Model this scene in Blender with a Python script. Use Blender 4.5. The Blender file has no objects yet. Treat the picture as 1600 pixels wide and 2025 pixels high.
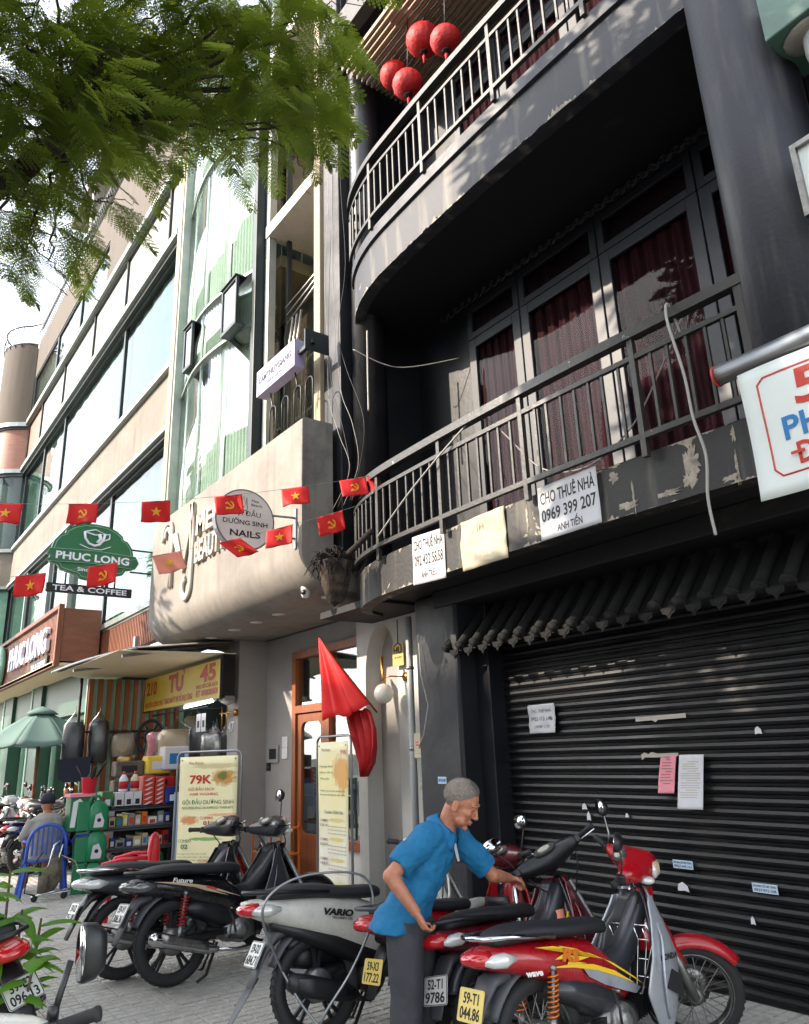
import bpy, math, random
from mathutils import Matrix, Vector, Euler, noise
import numpy as np
rnd = random.Random(7)
SC = bpy.context.scene
COL = SC.collection
R = math.radians

# ---------------------------------------------------------------- camera
cam = bpy.data.objects.new('camera', bpy.data.cameras.new('camera'))
COL.objects.link(cam); SC.camera = cam
yaw, pitch, roll = R(53.3), R(17.45), R(-2.16)
cam.location = (0, 0, 1.6)
fw = Vector((-math.sin(yaw)*math.cos(pitch), math.cos(yaw)*math.cos(pitch), math.sin(pitch)))
rt = Vector((math.cos(yaw), math.sin(yaw), 0)); up = rt.cross(fw)
r2 = rt*math.cos(roll) + up*math.sin(roll); u2 = -rt*math.sin(roll) + up*math.cos(roll)
m = Matrix((r2, u2, -fw)).transposed()
cam.rotation_euler = m.to_euler()
cam.data.sensor_fit = 'HORIZONTAL'; cam.data.sensor_width = 36; cam.data.lens = 33.75
cam.data.clip_start = 0.05; cam.data.clip_end = 600

# ---------------------------------------------------------------- world, sun, exposure
SUN = Vector((0.50, 1.0, -0.66)).normalized()        # direction the light travels
EL = math.asin(-SUN.z)
AZ = math.atan2(-SUN.x, -SUN.y)                       # clockwise from +Y
W = bpy.data.worlds.new("World"); SC.world = W; W.use_nodes = True
nt = W.node_tree; nt.nodes.clear()
sky = nt.nodes.new('ShaderNodeTexSky'); sky.sky_type = 'NISHITA'; sky.sun_disc = False
sky.sun_elevation = EL; sky.sun_rotation = AZ; sky.dust_density = 1.2; sky.air_density = 1.0; sky.ozone_density = 1.0
hs = nt.nodes.new('ShaderNodeHueSaturation'); hs.inputs['Saturation'].default_value = 0.30; hs.inputs['Value'].default_value = 1.0
bg = nt.nodes.new('ShaderNodeBackground'); bg.inputs['Strength'].default_value = 0.15
wo = nt.nodes.new('ShaderNodeOutputWorld')
nt.links.new(sky.outputs[0], hs.inputs['Color']); nt.links.new(hs.outputs[0], bg.inputs['Color']); nt.links.new(bg.outputs[0], wo.inputs['Surface'])
sun = bpy.data.objects.new('sun', bpy.data.lights.new('sun', 'SUN')); COL.objects.link(sun)
sun.data.energy = 2.1; sun.data.angle = R(0.6); sun.data.color = (1.0, 0.86, 0.70)
sun.rotation_euler = SUN.to_track_quat('-Z', 'Y').to_euler(); sun.location = (0, -10, 20)
SC.view_settings.view_transform = 'Standard'; SC.view_settings.look = 'None'
SC.view_settings.exposure = 2.25; SC.view_settings.gamma = 1; SC.view_settings.use_curve_mapping = False

# ---------------------------------------------------------------- materials
MATS = {}
def nodes(name):
    m = bpy.data.materials.new(name); m.use_nodes = True
    n = m.node_tree; p = n.nodes['Principled BSDF']; MATS[name] = m
    return m, n, p
def srgb(h):
    h = h.lstrip('#'); c = [int(h[i:i+2], 16)/255 for i in (0, 2, 4)]
    return tuple(((x+0.055)/1.055)**2.4 if x > 0.04045 else x/12.92 for x in c)
def mat(name, col, rough=0.6, metal=0.0, var=0.12, scale=3.0, bump=0.0, bscale=60.0, col2=None, lo=0.45, hi=0.65,
        stretch=(1, 1, 1), coat=0.0, rnd_amt=0.0, spec=0.5, emit=0.0, sub=0.0, streak=0.0, rvar=0.0, detail=6):
    if name in MATS: return MATS[name]
    if isinstance(col, str): col = srgb(col)
    if isinstance(col2, str): col2 = srgb(col2)
    m, n, p = nodes(name); L = n.links.new
    p.inputs['Roughness'].default_value = rough; p.inputs['Metallic'].default_value = metal
    p.inputs['Coat Weight'].default_value = coat; p.inputs['Coat Roughness'].default_value = 0.06
    p.inputs['Specular IOR Level'].default_value = spec
    tc = n.nodes.new('ShaderNodeTexCoord'); mp = n.nodes.new('ShaderNodeMapping'); L(tc.outputs['Object'], mp.inputs['Vector'])
    mp.inputs['Scale'].default_value = stretch
    nz = n.nodes.new('ShaderNodeTexNoise'); nz.inputs['Scale'].default_value = scale; nz.inputs['Detail'].default_value = detail
    nz.inputs['Roughness'].default_value = 0.65
    L(mp.outputs[0], nz.inputs['Vector'])
    base = None
    mx = n.nodes.new('ShaderNodeMix'); mx.data_type = 'RGBA'
    A, B, F, O = mx.inputs[6], mx.inputs[7], mx.inputs[0], mx.outputs[2]
    if col2 is None:
        A.default_value = (*[c*(1-var) for c in col], 1); B.default_value = (*[min(1, c*(1+var)) for c in col], 1)
        rp = n.nodes.new('ShaderNodeMapRange'); rp.inputs[1].default_value = 0.3; rp.inputs[2].default_value = 0.7
    else:
        A.default_value = (*col, 1); B.default_value = (*col2, 1)
        rp = n.nodes.new('ShaderNodeMapRange'); rp.inputs[1].default_value = lo; rp.inputs[2].default_value = hi
    L(nz.outputs['Fac'], rp.inputs[0]); L(rp.outputs[0], F); base = O
    if streak > 0:
        m2 = n.nodes.new('ShaderNodeMapping'); L(tc.outputs['Object'], m2.inputs['Vector']); m2.inputs['Scale'].default_value = (9, 9, 0.6)
        n2 = n.nodes.new('ShaderNodeTexNoise'); n2.inputs['Scale'].default_value = 1.0; n2.inputs['Detail'].default_value = 5; L(m2.outputs[0], n2.inputs['Vector'])
        r3 = n.nodes.new('ShaderNodeMapRange'); r3.inputs[1].default_value = 0.48; r3.inputs[2].default_value = 0.72; r3.inputs[3].default_value = 0; r3.inputs[4].default_value = streak
        L(n2.outputs['Fac'], r3.inputs[0])
        x2 = n.nodes.new('ShaderNodeMix'); x2.data_type = 'RGBA'; x2.blend_type = 'MULTIPLY'; x2.inputs[7].default_value = (0.35, 0.33, 0.3, 1)
        L(r3.outputs[0], x2.inputs[0]); L(base, x2.inputs[6]); base = x2.outputs[2]
    if rnd_amt > 0:
        oi = n.nodes.new('ShaderNodeObjectInfo'); r4 = n.nodes.new('ShaderNodeMapRange'); r4.inputs[3].default_value = 1-rnd_amt; r4.inputs[4].default_value = 1+rnd_amt
        L(oi.outputs['Random'], r4.inputs[0]); h = n.nodes.new('ShaderNodeHueSaturation'); L(r4.outputs[0], h.inputs['Value']); L(base, h.inputs['Color']); base = h.outputs[0]
    L(base, p.inputs['Base Color'])
    if rvar > 0:
        r5 = n.nodes.new('ShaderNodeMapRange'); r5.inputs[1].default_value = .35; r5.inputs[2].default_value = .65
        r5.inputs[3].default_value = max(0, rough-rvar); r5.inputs[4].default_value = min(1, rough+rvar); L(nz.outputs['Fac'], r5.inputs[0]); L(r5.outputs[0], p.inputs['Roughness'])
    if bump > 0:
        nb = n.nodes.new('ShaderNodeTexNoise'); nb.inputs['Scale'].default_value = bscale; nb.inputs['Detail'].default_value = 4; L(tc.outputs['Object'], nb.inputs['Vector'])
        b = n.nodes.new('ShaderNodeBump'); b.inputs['Strength'].default_value = bump; b.inputs['Distance'].default_value = 0.01
        L(nb.outputs['Fac'], b.inputs['Height']); L(b.outputs[0], p.inputs['Normal'])
    if emit > 0:
        p.inputs['Emission Color'].default_value = (*col, 1); p.inputs['Emission Strength'].default_value = emit
    if sub > 0:
        p.inputs['Subsurface Weight'].default_value = sub; p.inputs['Subsurface Radius'].default_value = (0.02, 0.008, 0.005)
    return m
def glass(name, tint, refl=0.35, rough=0.02, wav=0.0, gl=.95):
    m, n, p = nodes(name); n.nodes.remove(p); L = n.links.new; out = n.nodes['Material Output']
    t = n.nodes.new('ShaderNodeBsdfTransparent'); t.inputs[0].default_value = (*tint, 1)
    g = n.nodes.new('ShaderNodeBsdfGlossy'); g.inputs['Roughness'].default_value = rough; g.inputs[0].default_value = (gl*.97, gl, gl, 1)
    fr = n.nodes.new('ShaderNodeFresnel'); fr.inputs[0].default_value = 1.5
    mr = n.nodes.new('ShaderNodeMapRange'); mr.inputs[1].default_value = 0.04; mr.inputs[2].default_value = 0.6; mr.inputs[3].default_value = refl; mr.inputs[4].default_value = 1.0
    mx = n.nodes.new('ShaderNodeMixShader'); ge = n.nodes.new('ShaderNodeNewGeometry'); iv = n.nodes.new('ShaderNodeMath'); iv.operation = 'SUBTRACT'; iv.inputs[0].default_value = 1; L(ge.outputs['Backfacing'], iv.inputs[1]); mu = n.nodes.new('ShaderNodeMath'); mu.operation = 'MULTIPLY'; L(fr.outputs[0], mr.inputs[0]); L(mr.outputs[0], mu.inputs[0]); L(iv.outputs[0], mu.inputs[1]); L(mu.outputs[0], mx.inputs[0]); L(t.outputs[0], mx.inputs[1]); L(g.outputs[0], mx.inputs[2]); L(mx.outputs[0], out.inputs[0])
    tc = n.nodes.new('ShaderNodeTexCoord'); nz = n.nodes.new('ShaderNodeTexNoise'); nz.inputs['Scale'].default_value = 0.7; L(tc.outputs['Object'], nz.inputs['Vector'])
    b = n.nodes.new('ShaderNodeBump'); b.inputs['Strength'].default_value = 0.12+wav; b.inputs['Distance'].default_value = 0.08; L(nz.outputs[0], b.inputs['Height']); L(b.outputs[0], g.inputs['Normal'])
    return m
def chipped(name, dark, pale, lo, hi, scale=4.0, streaks=0.0, rough=0.6):
    """paint that has flaked off in patches and run in streaks, over pale plaster"""
    m, n, p = nodes(name); L = n.links.new; dark = srgb(dark); pale = srgb(pale)
    tc = n.nodes.new('ShaderNodeTexCoord')
    nz = n.nodes.new('ShaderNodeTexNoise'); nz.inputs['Scale'].default_value = scale; nz.inputs['Detail'].default_value = 9; nz.inputs['Roughness'].default_value = 0.68; nz.inputs['Distortion'].default_value = .4
    L(tc.outputs['Object'], nz.inputs['Vector'])
    rp = n.nodes.new('ShaderNodeMapRange'); rp.inputs[1].default_value = lo; rp.inputs[2].default_value = hi; L(nz.outputs[0], rp.inputs[0])
    n2 = n.nodes.new('ShaderNodeTexNoise'); n2.inputs['Scale'].default_value = 2.2; n2.inputs['Detail'].default_value = 6; L(tc.outputs['Object'], n2.inputs['Vector'])
    dm = n.nodes.new('ShaderNodeMix'); dm.data_type = 'RGBA'; dm.inputs[6].default_value = (*[c*0.7 for c in dark], 1); dm.inputs[7].default_value = (*[c*1.45 for c in dark], 1); L(n2.outputs[0], dm.inputs[0])
    cur = dm.outputs[2]
    if streaks > 0:
        mp = n.nodes.new('ShaderNodeMapping'); mp.inputs['Scale'].default_value = (7, 7, .8); L(tc.outputs['Object'], mp.inputs['Vector'])
        n3 = n.nodes.new('ShaderNodeTexNoise'); n3.inputs['Detail'].default_value = 6; n3.inputs['Scale'].default_value = 1.0; L(mp.outputs[0], n3.inputs['Vector'])
        r3 = n.nodes.new('ShaderNodeMapRange'); r3.inputs[1].default_value = .54; r3.inputs[2].default_value = .74; r3.inputs[4].default_value = streaks; L(n3.outputs[0], r3.inputs[0])
        x3 = n.nodes.new('ShaderNodeMix'); x3.data_type = 'RGBA'; x3.inputs[7].default_value = (*[c*.75 for c in pale], 1); L(r3.outputs[0], x3.inputs[0]); L(cur, x3.inputs[6]); cur = x3.outputs[2]
    mx = n.nodes.new('ShaderNodeMix'); mx.data_type = 'RGBA'; L(rp.outputs[0], mx.inputs[0]); L(cur, mx.inputs[6]); mx.inputs[7].default_value = (*pale, 1)
    L(mx.outputs[2], p.inputs['Base Color']); p.inputs['Roughness'].default_value = rough
    b = n.nodes.new('ShaderNodeBump'); b.inputs['Strength'].default_value = 0.5; b.inputs['Distance'].default_value = 0.006; b.invert = True
    L(rp.outputs[0], b.inputs['Height']); b2 = n.nodes.new('ShaderNodeBump'); b2.inputs['Strength'].default_value = 0.25; b2.inputs['Distance'].default_value = 0.01
    n4 = n.nodes.new('ShaderNodeTexNoise'); n4.inputs['Scale'].default_value = 30; L(tc.outputs['Object'], n4.inputs['Vector']); L(n4.outputs[0], b2.inputs['Height']); L(b.outputs[0], b2.inputs['Normal']); L(b2.outputs[0], p.inputs['Normal'])
    return m
def blobs(name, base, spots, rough=.6, fine=0.0):
    """flat print: a base colour with soft printed spots [(centre, radii, colour, softness)] in object space"""
    m, n, p = nodes(name); L = n.links.new; tc = n.nodes.new('ShaderNodeTexCoord')
    rgb = n.nodes.new('ShaderNodeRGB'); rgb.outputs[0].default_value = (*srgb(base), 1); cur = rgb.outputs[0]
    for c, r, col, *s in spots:
        mp = n.nodes.new('ShaderNodeMapping'); mp.vector_type = 'POINT'
        mp.inputs['Scale'].default_value = tuple(1/x for x in r); mp.inputs['Location'].default_value = tuple(-a/b for a, b in zip(c, r)); L(tc.outputs['Object'], mp.inputs['Vector'])
        nz = n.nodes.new('ShaderNodeTexNoise'); nz.inputs['Scale'].default_value = 2.2; nz.inputs['Detail'].default_value = 5; L(mp.outputs[0], nz.inputs['Vector'])
        ln = n.nodes.new('ShaderNodeVectorMath'); ln.operation = 'LENGTH'; L(mp.outputs[0], ln.inputs[0])
        ad = n.nodes.new('ShaderNodeMath'); ad.operation = 'MULTIPLY_ADD'; ad.inputs[1].default_value = 1.4; L(nz.outputs[0], ad.inputs[0]); L(ln.outputs['Value'], ad.inputs[2])
        mr = n.nodes.new('ShaderNodeMapRange'); soft = s[0] if s else .35; mr.inputs[1].default_value = 1.7+soft/2; mr.inputs[2].default_value = 1.7-soft/2; L(ad.outputs[0], mr.inputs[0])
        mx = n.nodes.new('ShaderNodeMix'); mx.data_type = 'RGBA'; L(mr.outputs[0], mx.inputs[0]); L(cur, mx.inputs[6]); mx.inputs[7].default_value = (*srgb(col), 1); cur = mx.outputs[2]
    L(cur, p.inputs['Base Color']); p.inputs['Roughness'].default_value = rough
    return m
def leafmat(name, col, col2, trans='#7fae1c', w=0.45):
    m, n, p = nodes(name); L = n.links.new; out = n.nodes['Material Output']
    tc = n.nodes.new('ShaderNodeTexCoord'); nz = n.nodes.new('ShaderNodeTexNoise'); nz.inputs['Scale'].default_value = 1.3; nz.inputs['Detail'].default_value = 3; L(tc.outputs['Object'], nz.inputs['Vector'])
    mx = n.nodes.new('ShaderNodeMix'); mx.data_type = 'RGBA'; mx.inputs[6].default_value = (*srgb(col), 1); mx.inputs[7].default_value = (*srgb(col2), 1); L(nz.outputs[0], mx.inputs[0])
    L(mx.outputs[2], p.inputs['Base Color']); p.inputs['Roughness'].default_value = .5; p.inputs['Specular IOR Level'].default_value = .3
    t = n.nodes.new('ShaderNodeBsdfTranslucent'); t.inputs[0].default_value = (*srgb(trans), 1)
    ms = n.nodes.new('ShaderNodeMixShader'); ms.inputs[0].default_value = w; L(p.outputs[0], ms.inputs[1]); L(t.outputs[0], ms.inputs[2]); L(ms.outputs[0], out.inputs[0])
    return m

M = MATS
# dark shophouse
mat('black_wall', '#14161c', .55, var=.3, scale=1.5, bump=.25, bscale=18, rvar=.12)
mat('black_gloss', '#15161c', .42, var=.3, scale=2, bump=.12, bscale=20, rvar=.1)
mat('grey_wall', '#2d2f38', .55, var=.22, scale=1.6, bump=.35, bscale=14, rvar=.12, streak=.45)
chipped('fascia_paint', '#222120', '#a59d8c', .625, .64, 3.4, .45)
chipped('upper_fascia_paint', '#292b32', '#8f897c', .655, .675, 4, .6)
chipped('fascia_pale', '#6f675c', '#b7a893', .60, .70, 3.0, .35)
chipped('column_paint', '#25272f', '#85837f', .705, .72, 3.2, .38)
chipped('rail_paint', '#302f2c', '#a7a89d', .68, .69, 14, 0, .4)
mat('soffit_black', '#101114', .7, var=.3, scale=3, col2='#37312b', lo=.63, hi=.8, bump=.3, bscale=12)
mat('shutter', '#06070b', .42, .0, var=.3, scale=2.5, col2='#2b2926', lo=.58, hi=.85, stretch=(.5, 1, 5), rvar=.12, spec=.45)
mat('door_grey', '#2e3137', .5, var=.15, scale=6, bump=.1)
mat('curtain_red', '#2a0b13', .85, var=.35, scale=5)
mat('roof_tile', '#050608', .85, var=.25, scale=12, bump=.2, bscale=40)
mat('spandrel_beige', '#766f64', .8, var=.12, scale=1.2, col2='#665e54', lo=.4, hi=.7, bump=.2, bscale=12, streak=.3)
mat('far_wall', '#4b443d', .9, var=.1)
mat('far_wall_pale', '#a9a499', .9, var=.1)
mat('lips', '#74392f', .5)
mat('brow', '#4c443e', .8)
mat('logo_plaster', '#b3a99c', .7, var=.05)
mat('plaster_cream', '#9f9079', .8, var=.10, scale=2.0, bump=.25, bscale=16, streak=.35, rvar=.1)
mat('plaster_beige', '#918a81', .8, var=.12, scale=1.2, col2='#76706a', lo=.4, hi=.7, bump=.2, bscale=12, streak=.25)
mat('worn_plaster', '#a1988a', .9, var=.2, scale=14, bump=.5, bscale=60, col2='#6d665c', lo=.45, hi=.7)
mat('concrete', '#8c8880', .85, var=.2, scale=2.2, bump=.35, bscale=25, col2='#5e5b58', lo=.48, hi=.75, streak=.4)
mat('grey_plaster', '#989490', .8, var=.1, scale=1.5, bump=.3, bscale=10)
mat('white_plaster', '#b9b7b2', .75, var=.08, scale=2, bump=.2, bscale=20, streak=.15)
mat('soffit_white', '#b5b1ab', .8, var=.08, scale=1.3, bump=.1)
mat('brown_render', '#4d443b', .85, var=.12, scale=1.5, bump=.3, bscale=30, streak=.3, stretch=(1, 1, .3))
mat('dark_frame', '#2c3335', .4, .3, var=.15)
mat('frame_light', '#8f9692', .4, .4, var=.15)
mat('band_panel', '#7e7e76', .55, var=.06, scale=1)
glass('window_glass', (.72, .79, .77), .06, gl=.58)
glass('clear_glass', (.85, .88, .87), .12)
glass('bay_glass', (.84, .885, .86), .08, .05, wav=-.08, gl=.9)
glass('dark_glass', (.85, .76, .78), .0, gl=.4)
mat('curtain', '#8c988e', .9, var=.12, scale=2)
mat('bay_blind', '#b4beb2', .9, var=.1, scale=2)
mat('curtain_green', '#5f8473', .9, var=.2, scale=3)
mat('interior', '#3d4a48', .9, var=.3, scale=.8)
mat('interior_warm', '#b8a284', .9, var=.2, scale=.8)
mat('wood_slat', '#7c4a33', .6, var=.25, scale=6, stretch=(1, 1, .2), bump=.1, rnd_amt=.12)
mat('wood_panel', '#7a4c38', .55, var=.2, scale=4, stretch=(.3, 1, 4))
mat('wood_door', '#8a4a20', .45, var=.25, scale=5, stretch=(4, 4, .4), bump=.1)
mat('green_beam', '#4c6c60', .5, var=.15, bump=.1)
mat('green_paint', '#1f4a35', .5, var=.1)
mat('green_light', '#7fa890', .5, var=.12)
mat('white_paint', '#d8d6d2', .5, var=.05)
mat('cream_soffit', '#cfc0a0', .7, var=.05)
mat('metal_grey', '#8f9295', .35, .8, var=.1)
mat('chrome', '#c9cbce', .12, 1.0, var=.03)
mat('chrome_dull', '#8d8c8a', .35, 1.0, var=.3, scale=20)
mat('pvc_grey', '#9a9c9c', .5, var=.08)
mat('cable', '#131315', .5, var=.1)
mat('cable_white', '#93918a', .5, var=.1)
mat('yellow_pipe', '#a8913c', .5, var=.1)
mat('rubber', '#222224', .75, var=.2, scale=20, bump=.15, bscale=120)
mat('black_plastic', '#18191c', .42, var=.2, scale=8, bump=.05)
mat('grey_plastic', '#45474b', .5, var=.15, scale=8)
mat('seat_vinyl', '#1b1d22', .55, var=.15, scale=10, bump=.25, bscale=260)
mat('engine_metal', '#8a8a88', .4, .8, var=.25, scale=15, bump=.3, bscale=50)
mat('engine_dark', '#2b2b2d', .5, .5, var=.3, scale=15, bump=.3, bscale=50)
mat('paint_red', '#a00d1b', .3, coat=.6, col2='#7c1a1c', lo=.5, hi=.85, scale=9, rvar=.12)
mat('paint_maroon', '#5a0d1a', .3, coat=.6, col2='#4a2022', lo=.5, hi=.85, scale=9, rvar=.12)
mat('paint_black', '#0e0f12', .28, var=.1, coat=.6, col2='#2c2a27', lo=.55, hi=.85, scale=9, rvar=.1)
mat('paint_white', '#bdbcb3', .3, coat=.5, col2='#93908a', lo=.5, hi=.9, scale=8, rvar=.12)
mat('paint_silver', '#a4a9b0', .38, .5, coat=.3, col2='#7d8086', lo=.5, hi=.85, scale=8)
mat('paint_darkgrey', '#34363b', .35, .2, var=.12, coat=.3)
mat('paint_blue', '#15307c', .25, var=.08, coat=.8)
mat('tail_red', '#b3121b', .15, var=.05, coat=1)
mat('lens_clear', '#c9c9c6', .1, .2, var=.1, coat=1)
mat('lens_smoke', '#5d5c5c', .12, .3, var=.1, coat=1)
mat('orange', '#c4661a', .35, var=.08)
mat('decal_yellow', '#e2b81e', .4, var=.04)
mat('decal_white', '#dcdcd8', .4, var=.03)
mat('ink', '#111114', .6, var=.05)
mat('plate_white', '#c9cac6', .4, .2, var=.05)
mat('plate_yellow', '#d8c069', .45, var=.08)
mat('mirror_glass', '#d9dde0', .02, 1.0, var=.0)
mat('flag_red', '#cf1313', .7, var=.08, scale=5)
mat('flag_pale', '#e08b76', .7, var=.08)
mat('flag_yellow', '#e5a81f', .7, var=.05)
mat('deep_red', '#a30b12', .75, var=.2, scale=4)
mat('paper', '#c2c2c6', .7, var=.05, scale=3)
mat('paper_old', '#b0a68f', .7, var=.08, scale=3)
mat('paper_pink', '#d98796', .7, var=.05)
mat('paper_yellow', '#c9a862', .7, var=.05)
mat('sticker_blue', '#a9bdd0', .6, var=.1)
mat('sign_lilac', '#aca6c8', .4, var=.03)
mat('sign_cream', '#efe6de', .45, var=.03)
mat('sign_green', '#14623a', .35, var=.05)
mat('sign_yellow', '#cfb53c', .5, var=.08)
mat('text_red', '#b5301f', .5, var=.04)
mat('text_white', '#dfe0ee', .4, var=.02)
mat('text_blue', '#1e6fa8', .5, var=.05)
mat('text_green', '#2d6b3c', .5, var=.05)
mat('text_brown', '#7b6a58', .5, var=.05)
mat('text_faded', '#a59f93', .7, var=.08)
mat('banner_white', '#cfd6d2', .6, var=.05)
mat('tube_light', '#ffffff', .5, var=0, emit=4)
mat('brass', '#a8813f', .3, .9, var=.15)
mat('globe', '#d9d3c6', .35, var=.03)
mat('lantern_red', '#b01614', .6, var=.3, scale=9, bump=.9, bscale=22)
mat('skin', '#ab7157', .48, var=.22, scale=14, bump=.25, bscale=90, sub=.12, detail=4)
mat('hair_grey', '#8a8178', .8, var=.3, scale=60, bump=.8, bscale=180, stretch=(1, 1, 1))
mat('shirt_blue', '#0c6794', .8, var=.1, scale=4, bump=.3, bscale=140)
mat('collar_blue', '#0c679a', .8, var=.08, scale=6, bump=.3, bscale=200)
mat('trousers', '#3a3a40', .8, var=.12, scale=4, bump=.2, bscale=120)
mat('shirt_grey', '#8f8d86', .85, var=.1, scale=6)
mat('cap_navy', '#161a2c', .8, var=.2)
mat('eye_white', '#80706a', .3, var=0); mat('eye_dark', '#1a100c', .2, var=0)
mat('plastic_blue', '#2f50a8', .45, var=.08)
mat('plastic_red', '#c4142a', .4, var=.06)
mat('oil_green', '#10724a', .35, var=.1)
mat('umbrella', '#627c76', .8, var=.08, scale=2)
mat('burlap', '#5b554a', .95, var=.3, scale=9, bump=.8, bscale=40)
mat('asphalt', '#4a4a4a', .9, var=.2, scale=8, bump=.5, bscale=80)
mat('paver', '#a3a19b', .85, var=.14, scale=9, bump=.5, bscale=90, rnd_amt=.07, streak=0)
mat('paver_joint', '#56544f', .95, var=.2, scale=20)
mat('kerb', '#8b8a85', .85, var=.15, scale=6, bump=.4)
mat('plant_stem', '#5b4a38', .9, var=.2)
mat('bark', '#3b322a', .9, var=.3, scale=8, bump=.9, bscale=25, stretch=(1, 1, .3))
mat('charcoal_brown', '#4a3c30', .95, var=.5, scale=14, bump=1, bscale=40, col2='#231c18', lo=.4, hi=.6)
mat('charcoal', '#241c1a', .95, var=.5, scale=30, bump=1, bscale=60)
leafmat('leaf_green', '#3b5421', '#687b2b', '#93a632', .5)
leafmat('leaf_dark', '#1f421a', '#35591f', '#4d7a1c', .3)
leafmat('leaf_palm', '#2f6a22', '#5c8f2c', '#9cc83a', .4)

# ---------------------------------------------------------------- mesh building
class MB:
    def __init__(s): s.v = []; s.f = []; s.m = []; s.s = []; s.T = Matrix()
    def add(s, vs, fs, mi=0, sm=False):
        o = len(s.v); s.v += [tuple(s.T @ Vector(v)) for v in vs]
        s.f += [tuple(i+o for i in f) for f in fs]; s.m += [mi]*len(fs); s.s += [sm]*len(fs); return s
    def box(s, x0, y0, z0, x1, y1, z1, mi=0):
        if x0 > x1: x0, x1 = x1, x0
        if y0 > y1: y0, y1 = y1, y0
        if z0 > z1: z0, z1 = z1, z0
        return s.add([(x, y, z) for z in (z0, z1) for y in (y0, y1) for x in (x0, x1)],
                     [(0, 2, 3, 1), (4, 5, 7, 6), (0, 1, 5, 4), (2, 6, 7, 3), (0, 4, 6, 2), (1, 3, 7, 5)], mi)
    def bar(s, a, b, w, h=None, mi=0):
        """rectangular bar from a to b"""
        a, b = Vector(a), Vector(b); h = h or w; d = (b-a).normalized()
        u = d.cross(Vector((0, 0, 1))); u = Vector((1, 0, 0)) if u.length < 1e-3 else u.normalized(); n = u.cross(d)
        vs = [p + u*sx*w/2 + n*sy*h/2 for p in (a, b) for sx, sy in ((-1, -1), (1, -1), (1, 1), (-1, 1))]
        return s.add(vs, [(3, 2, 1, 0), (4, 5, 6, 7), (0, 1, 5, 4), (1, 2, 6, 5), (2, 3, 7, 6), (3, 0, 4, 7)], mi)
    def tube(s, pts, r, n=8, mi=0, cap=True, closed=False):
        pts = [Vector(p) for p in pts]; k = len(pts)
        rs = list(r) if isinstance(r, (list, tuple)) else [r]*k
        nrm = None; vs = []
        for i, p in enumerate(pts):
            if closed: d = pts[(i+1) % k]-pts[i-1]
            else: d = pts[min(i+1, k-1)]-pts[max(i-1, 0)]
            d = d.normalized() if d.length > 1e-9 else Vector((0, 0, 1))
            if nrm is None:
                nrm = d.orthogonal().normalized()
            else:
                nrm = (nrm - d*nrm.dot(d)); nrm = nrm.normalized() if nrm.length > 1e-6 else d.orthogonal().normalized()
            b = d.cross(nrm)
            vs += [p + (nrm*math.cos(2*math.pi*j/n) + b*math.sin(2*math.pi*j/n))*rs[i] for j in range(n)]
        fs = [(i*n+j, i*n+(j+1) % n, (i+1)*n+(j+1) % n, (i+1)*n+j) for i in range(k-1) for j in range(n)]
        if closed: fs += [((k-1)*n+j, (k-1)*n+(j+1) % n, (j+1) % n, j) for j in range(n)]
        elif cap: fs += [tuple(range(n))[::-1], tuple((k-1)*n+j for j in range(n))]
        return s.add(vs, fs, mi, n > 4)
    def lathe(s, prof, n=24, mi=0, c=(0, 0, 0), axis='Z', cap=True):
        vs = []; c = Vector(c)
        for r, h in prof:
            for j in range(n):
                a = 2*math.pi*j/n; x, y = r*math.cos(a), r*math.sin(a)
                vs.append(c + Vector({'Z': (x, y, h), 'Y': (x, h, y), 'X': (h, x, y)}[axis]))
        k = len(prof); fs = [(i*n+j, i*n+(j+1) % n, (i+1)*n+(j+1) % n, (i+1)*n+j) for i in range(k-1) for j in range(n)]
        if cap and prof[0][0] > 1e-5: fs.append(tuple(range(n))[::-1])
        if cap and prof[-1][0] > 1e-5: fs.append(tuple((k-1)*n+j for j in range(n)))
        return s.add(vs, fs, mi, True)
    def loft(s, rings, mi=0, cap=True, closed=True, sm=True):
        n = len(rings[0]); vs = [v for r in rings for v in r]; k = len(rings); jn = n if closed else n-1
        fs = [(i*n+j, i*n+(j+1) % n, (i+1)*n+(j+1) % n, (i+1)*n+j) for i in range(k-1) for j in range(jn)]
        if cap and closed: fs += [tuple(range(n))[::-1], tuple((k-1)*n+j for j in range(n))]
        return s.add(vs, fs, mi, sm)
    def prism(s, poly, o, u, v, t, mi=0):
        """2-D outline in the plane o + a*u + b*v, pushed out by t along u x v"""
        o, u, v = Vector(o), Vector(u), Vector(v); nn = u.cross(v).normalized()*t; k = len(poly)
        a = [o+u*x+v*y for x, y in poly]; vs = a+[p+nn for p in a]
        fs = [tuple(range(k))[::-1], tuple(range(k, 2*k))]+[(i, (i+1) % k, k+(i+1) % k, k+i) for i in range(k)]
        return s.add(vs, fs, mi)
    def sheet(s, fn, nu, nv, mi=0, sm=True):
        vs = [fn(i/nu, j/nv) for j in range(nv+1) for i in range(nu+1)]; w = nu+1
        return s.add(vs, [(j*w+i, j*w+i+1, (j+1)*w+i+1, (j+1)*w+i) for j in range(nv) for i in range(nu)], mi, sm)
    def ball(s, c, r, n=12, mi=0):
        c = Vector(c); r = Vector(r) if isinstance(r, (tuple, list)) else Vector((r, r, r)); rings = []
        for i in range(1, n):
            a = math.pi*i/n; rings.append([c+Vector((math.sin(a)*math.cos(2*math.pi*j/(2*n))*r.x, math.sin(a)*math.sin(2*math.pi*j/(2*n))*r.y, -math.cos(a)*r.z)) for j in range(2*n)])
        return s.loft(rings, mi)
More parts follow.
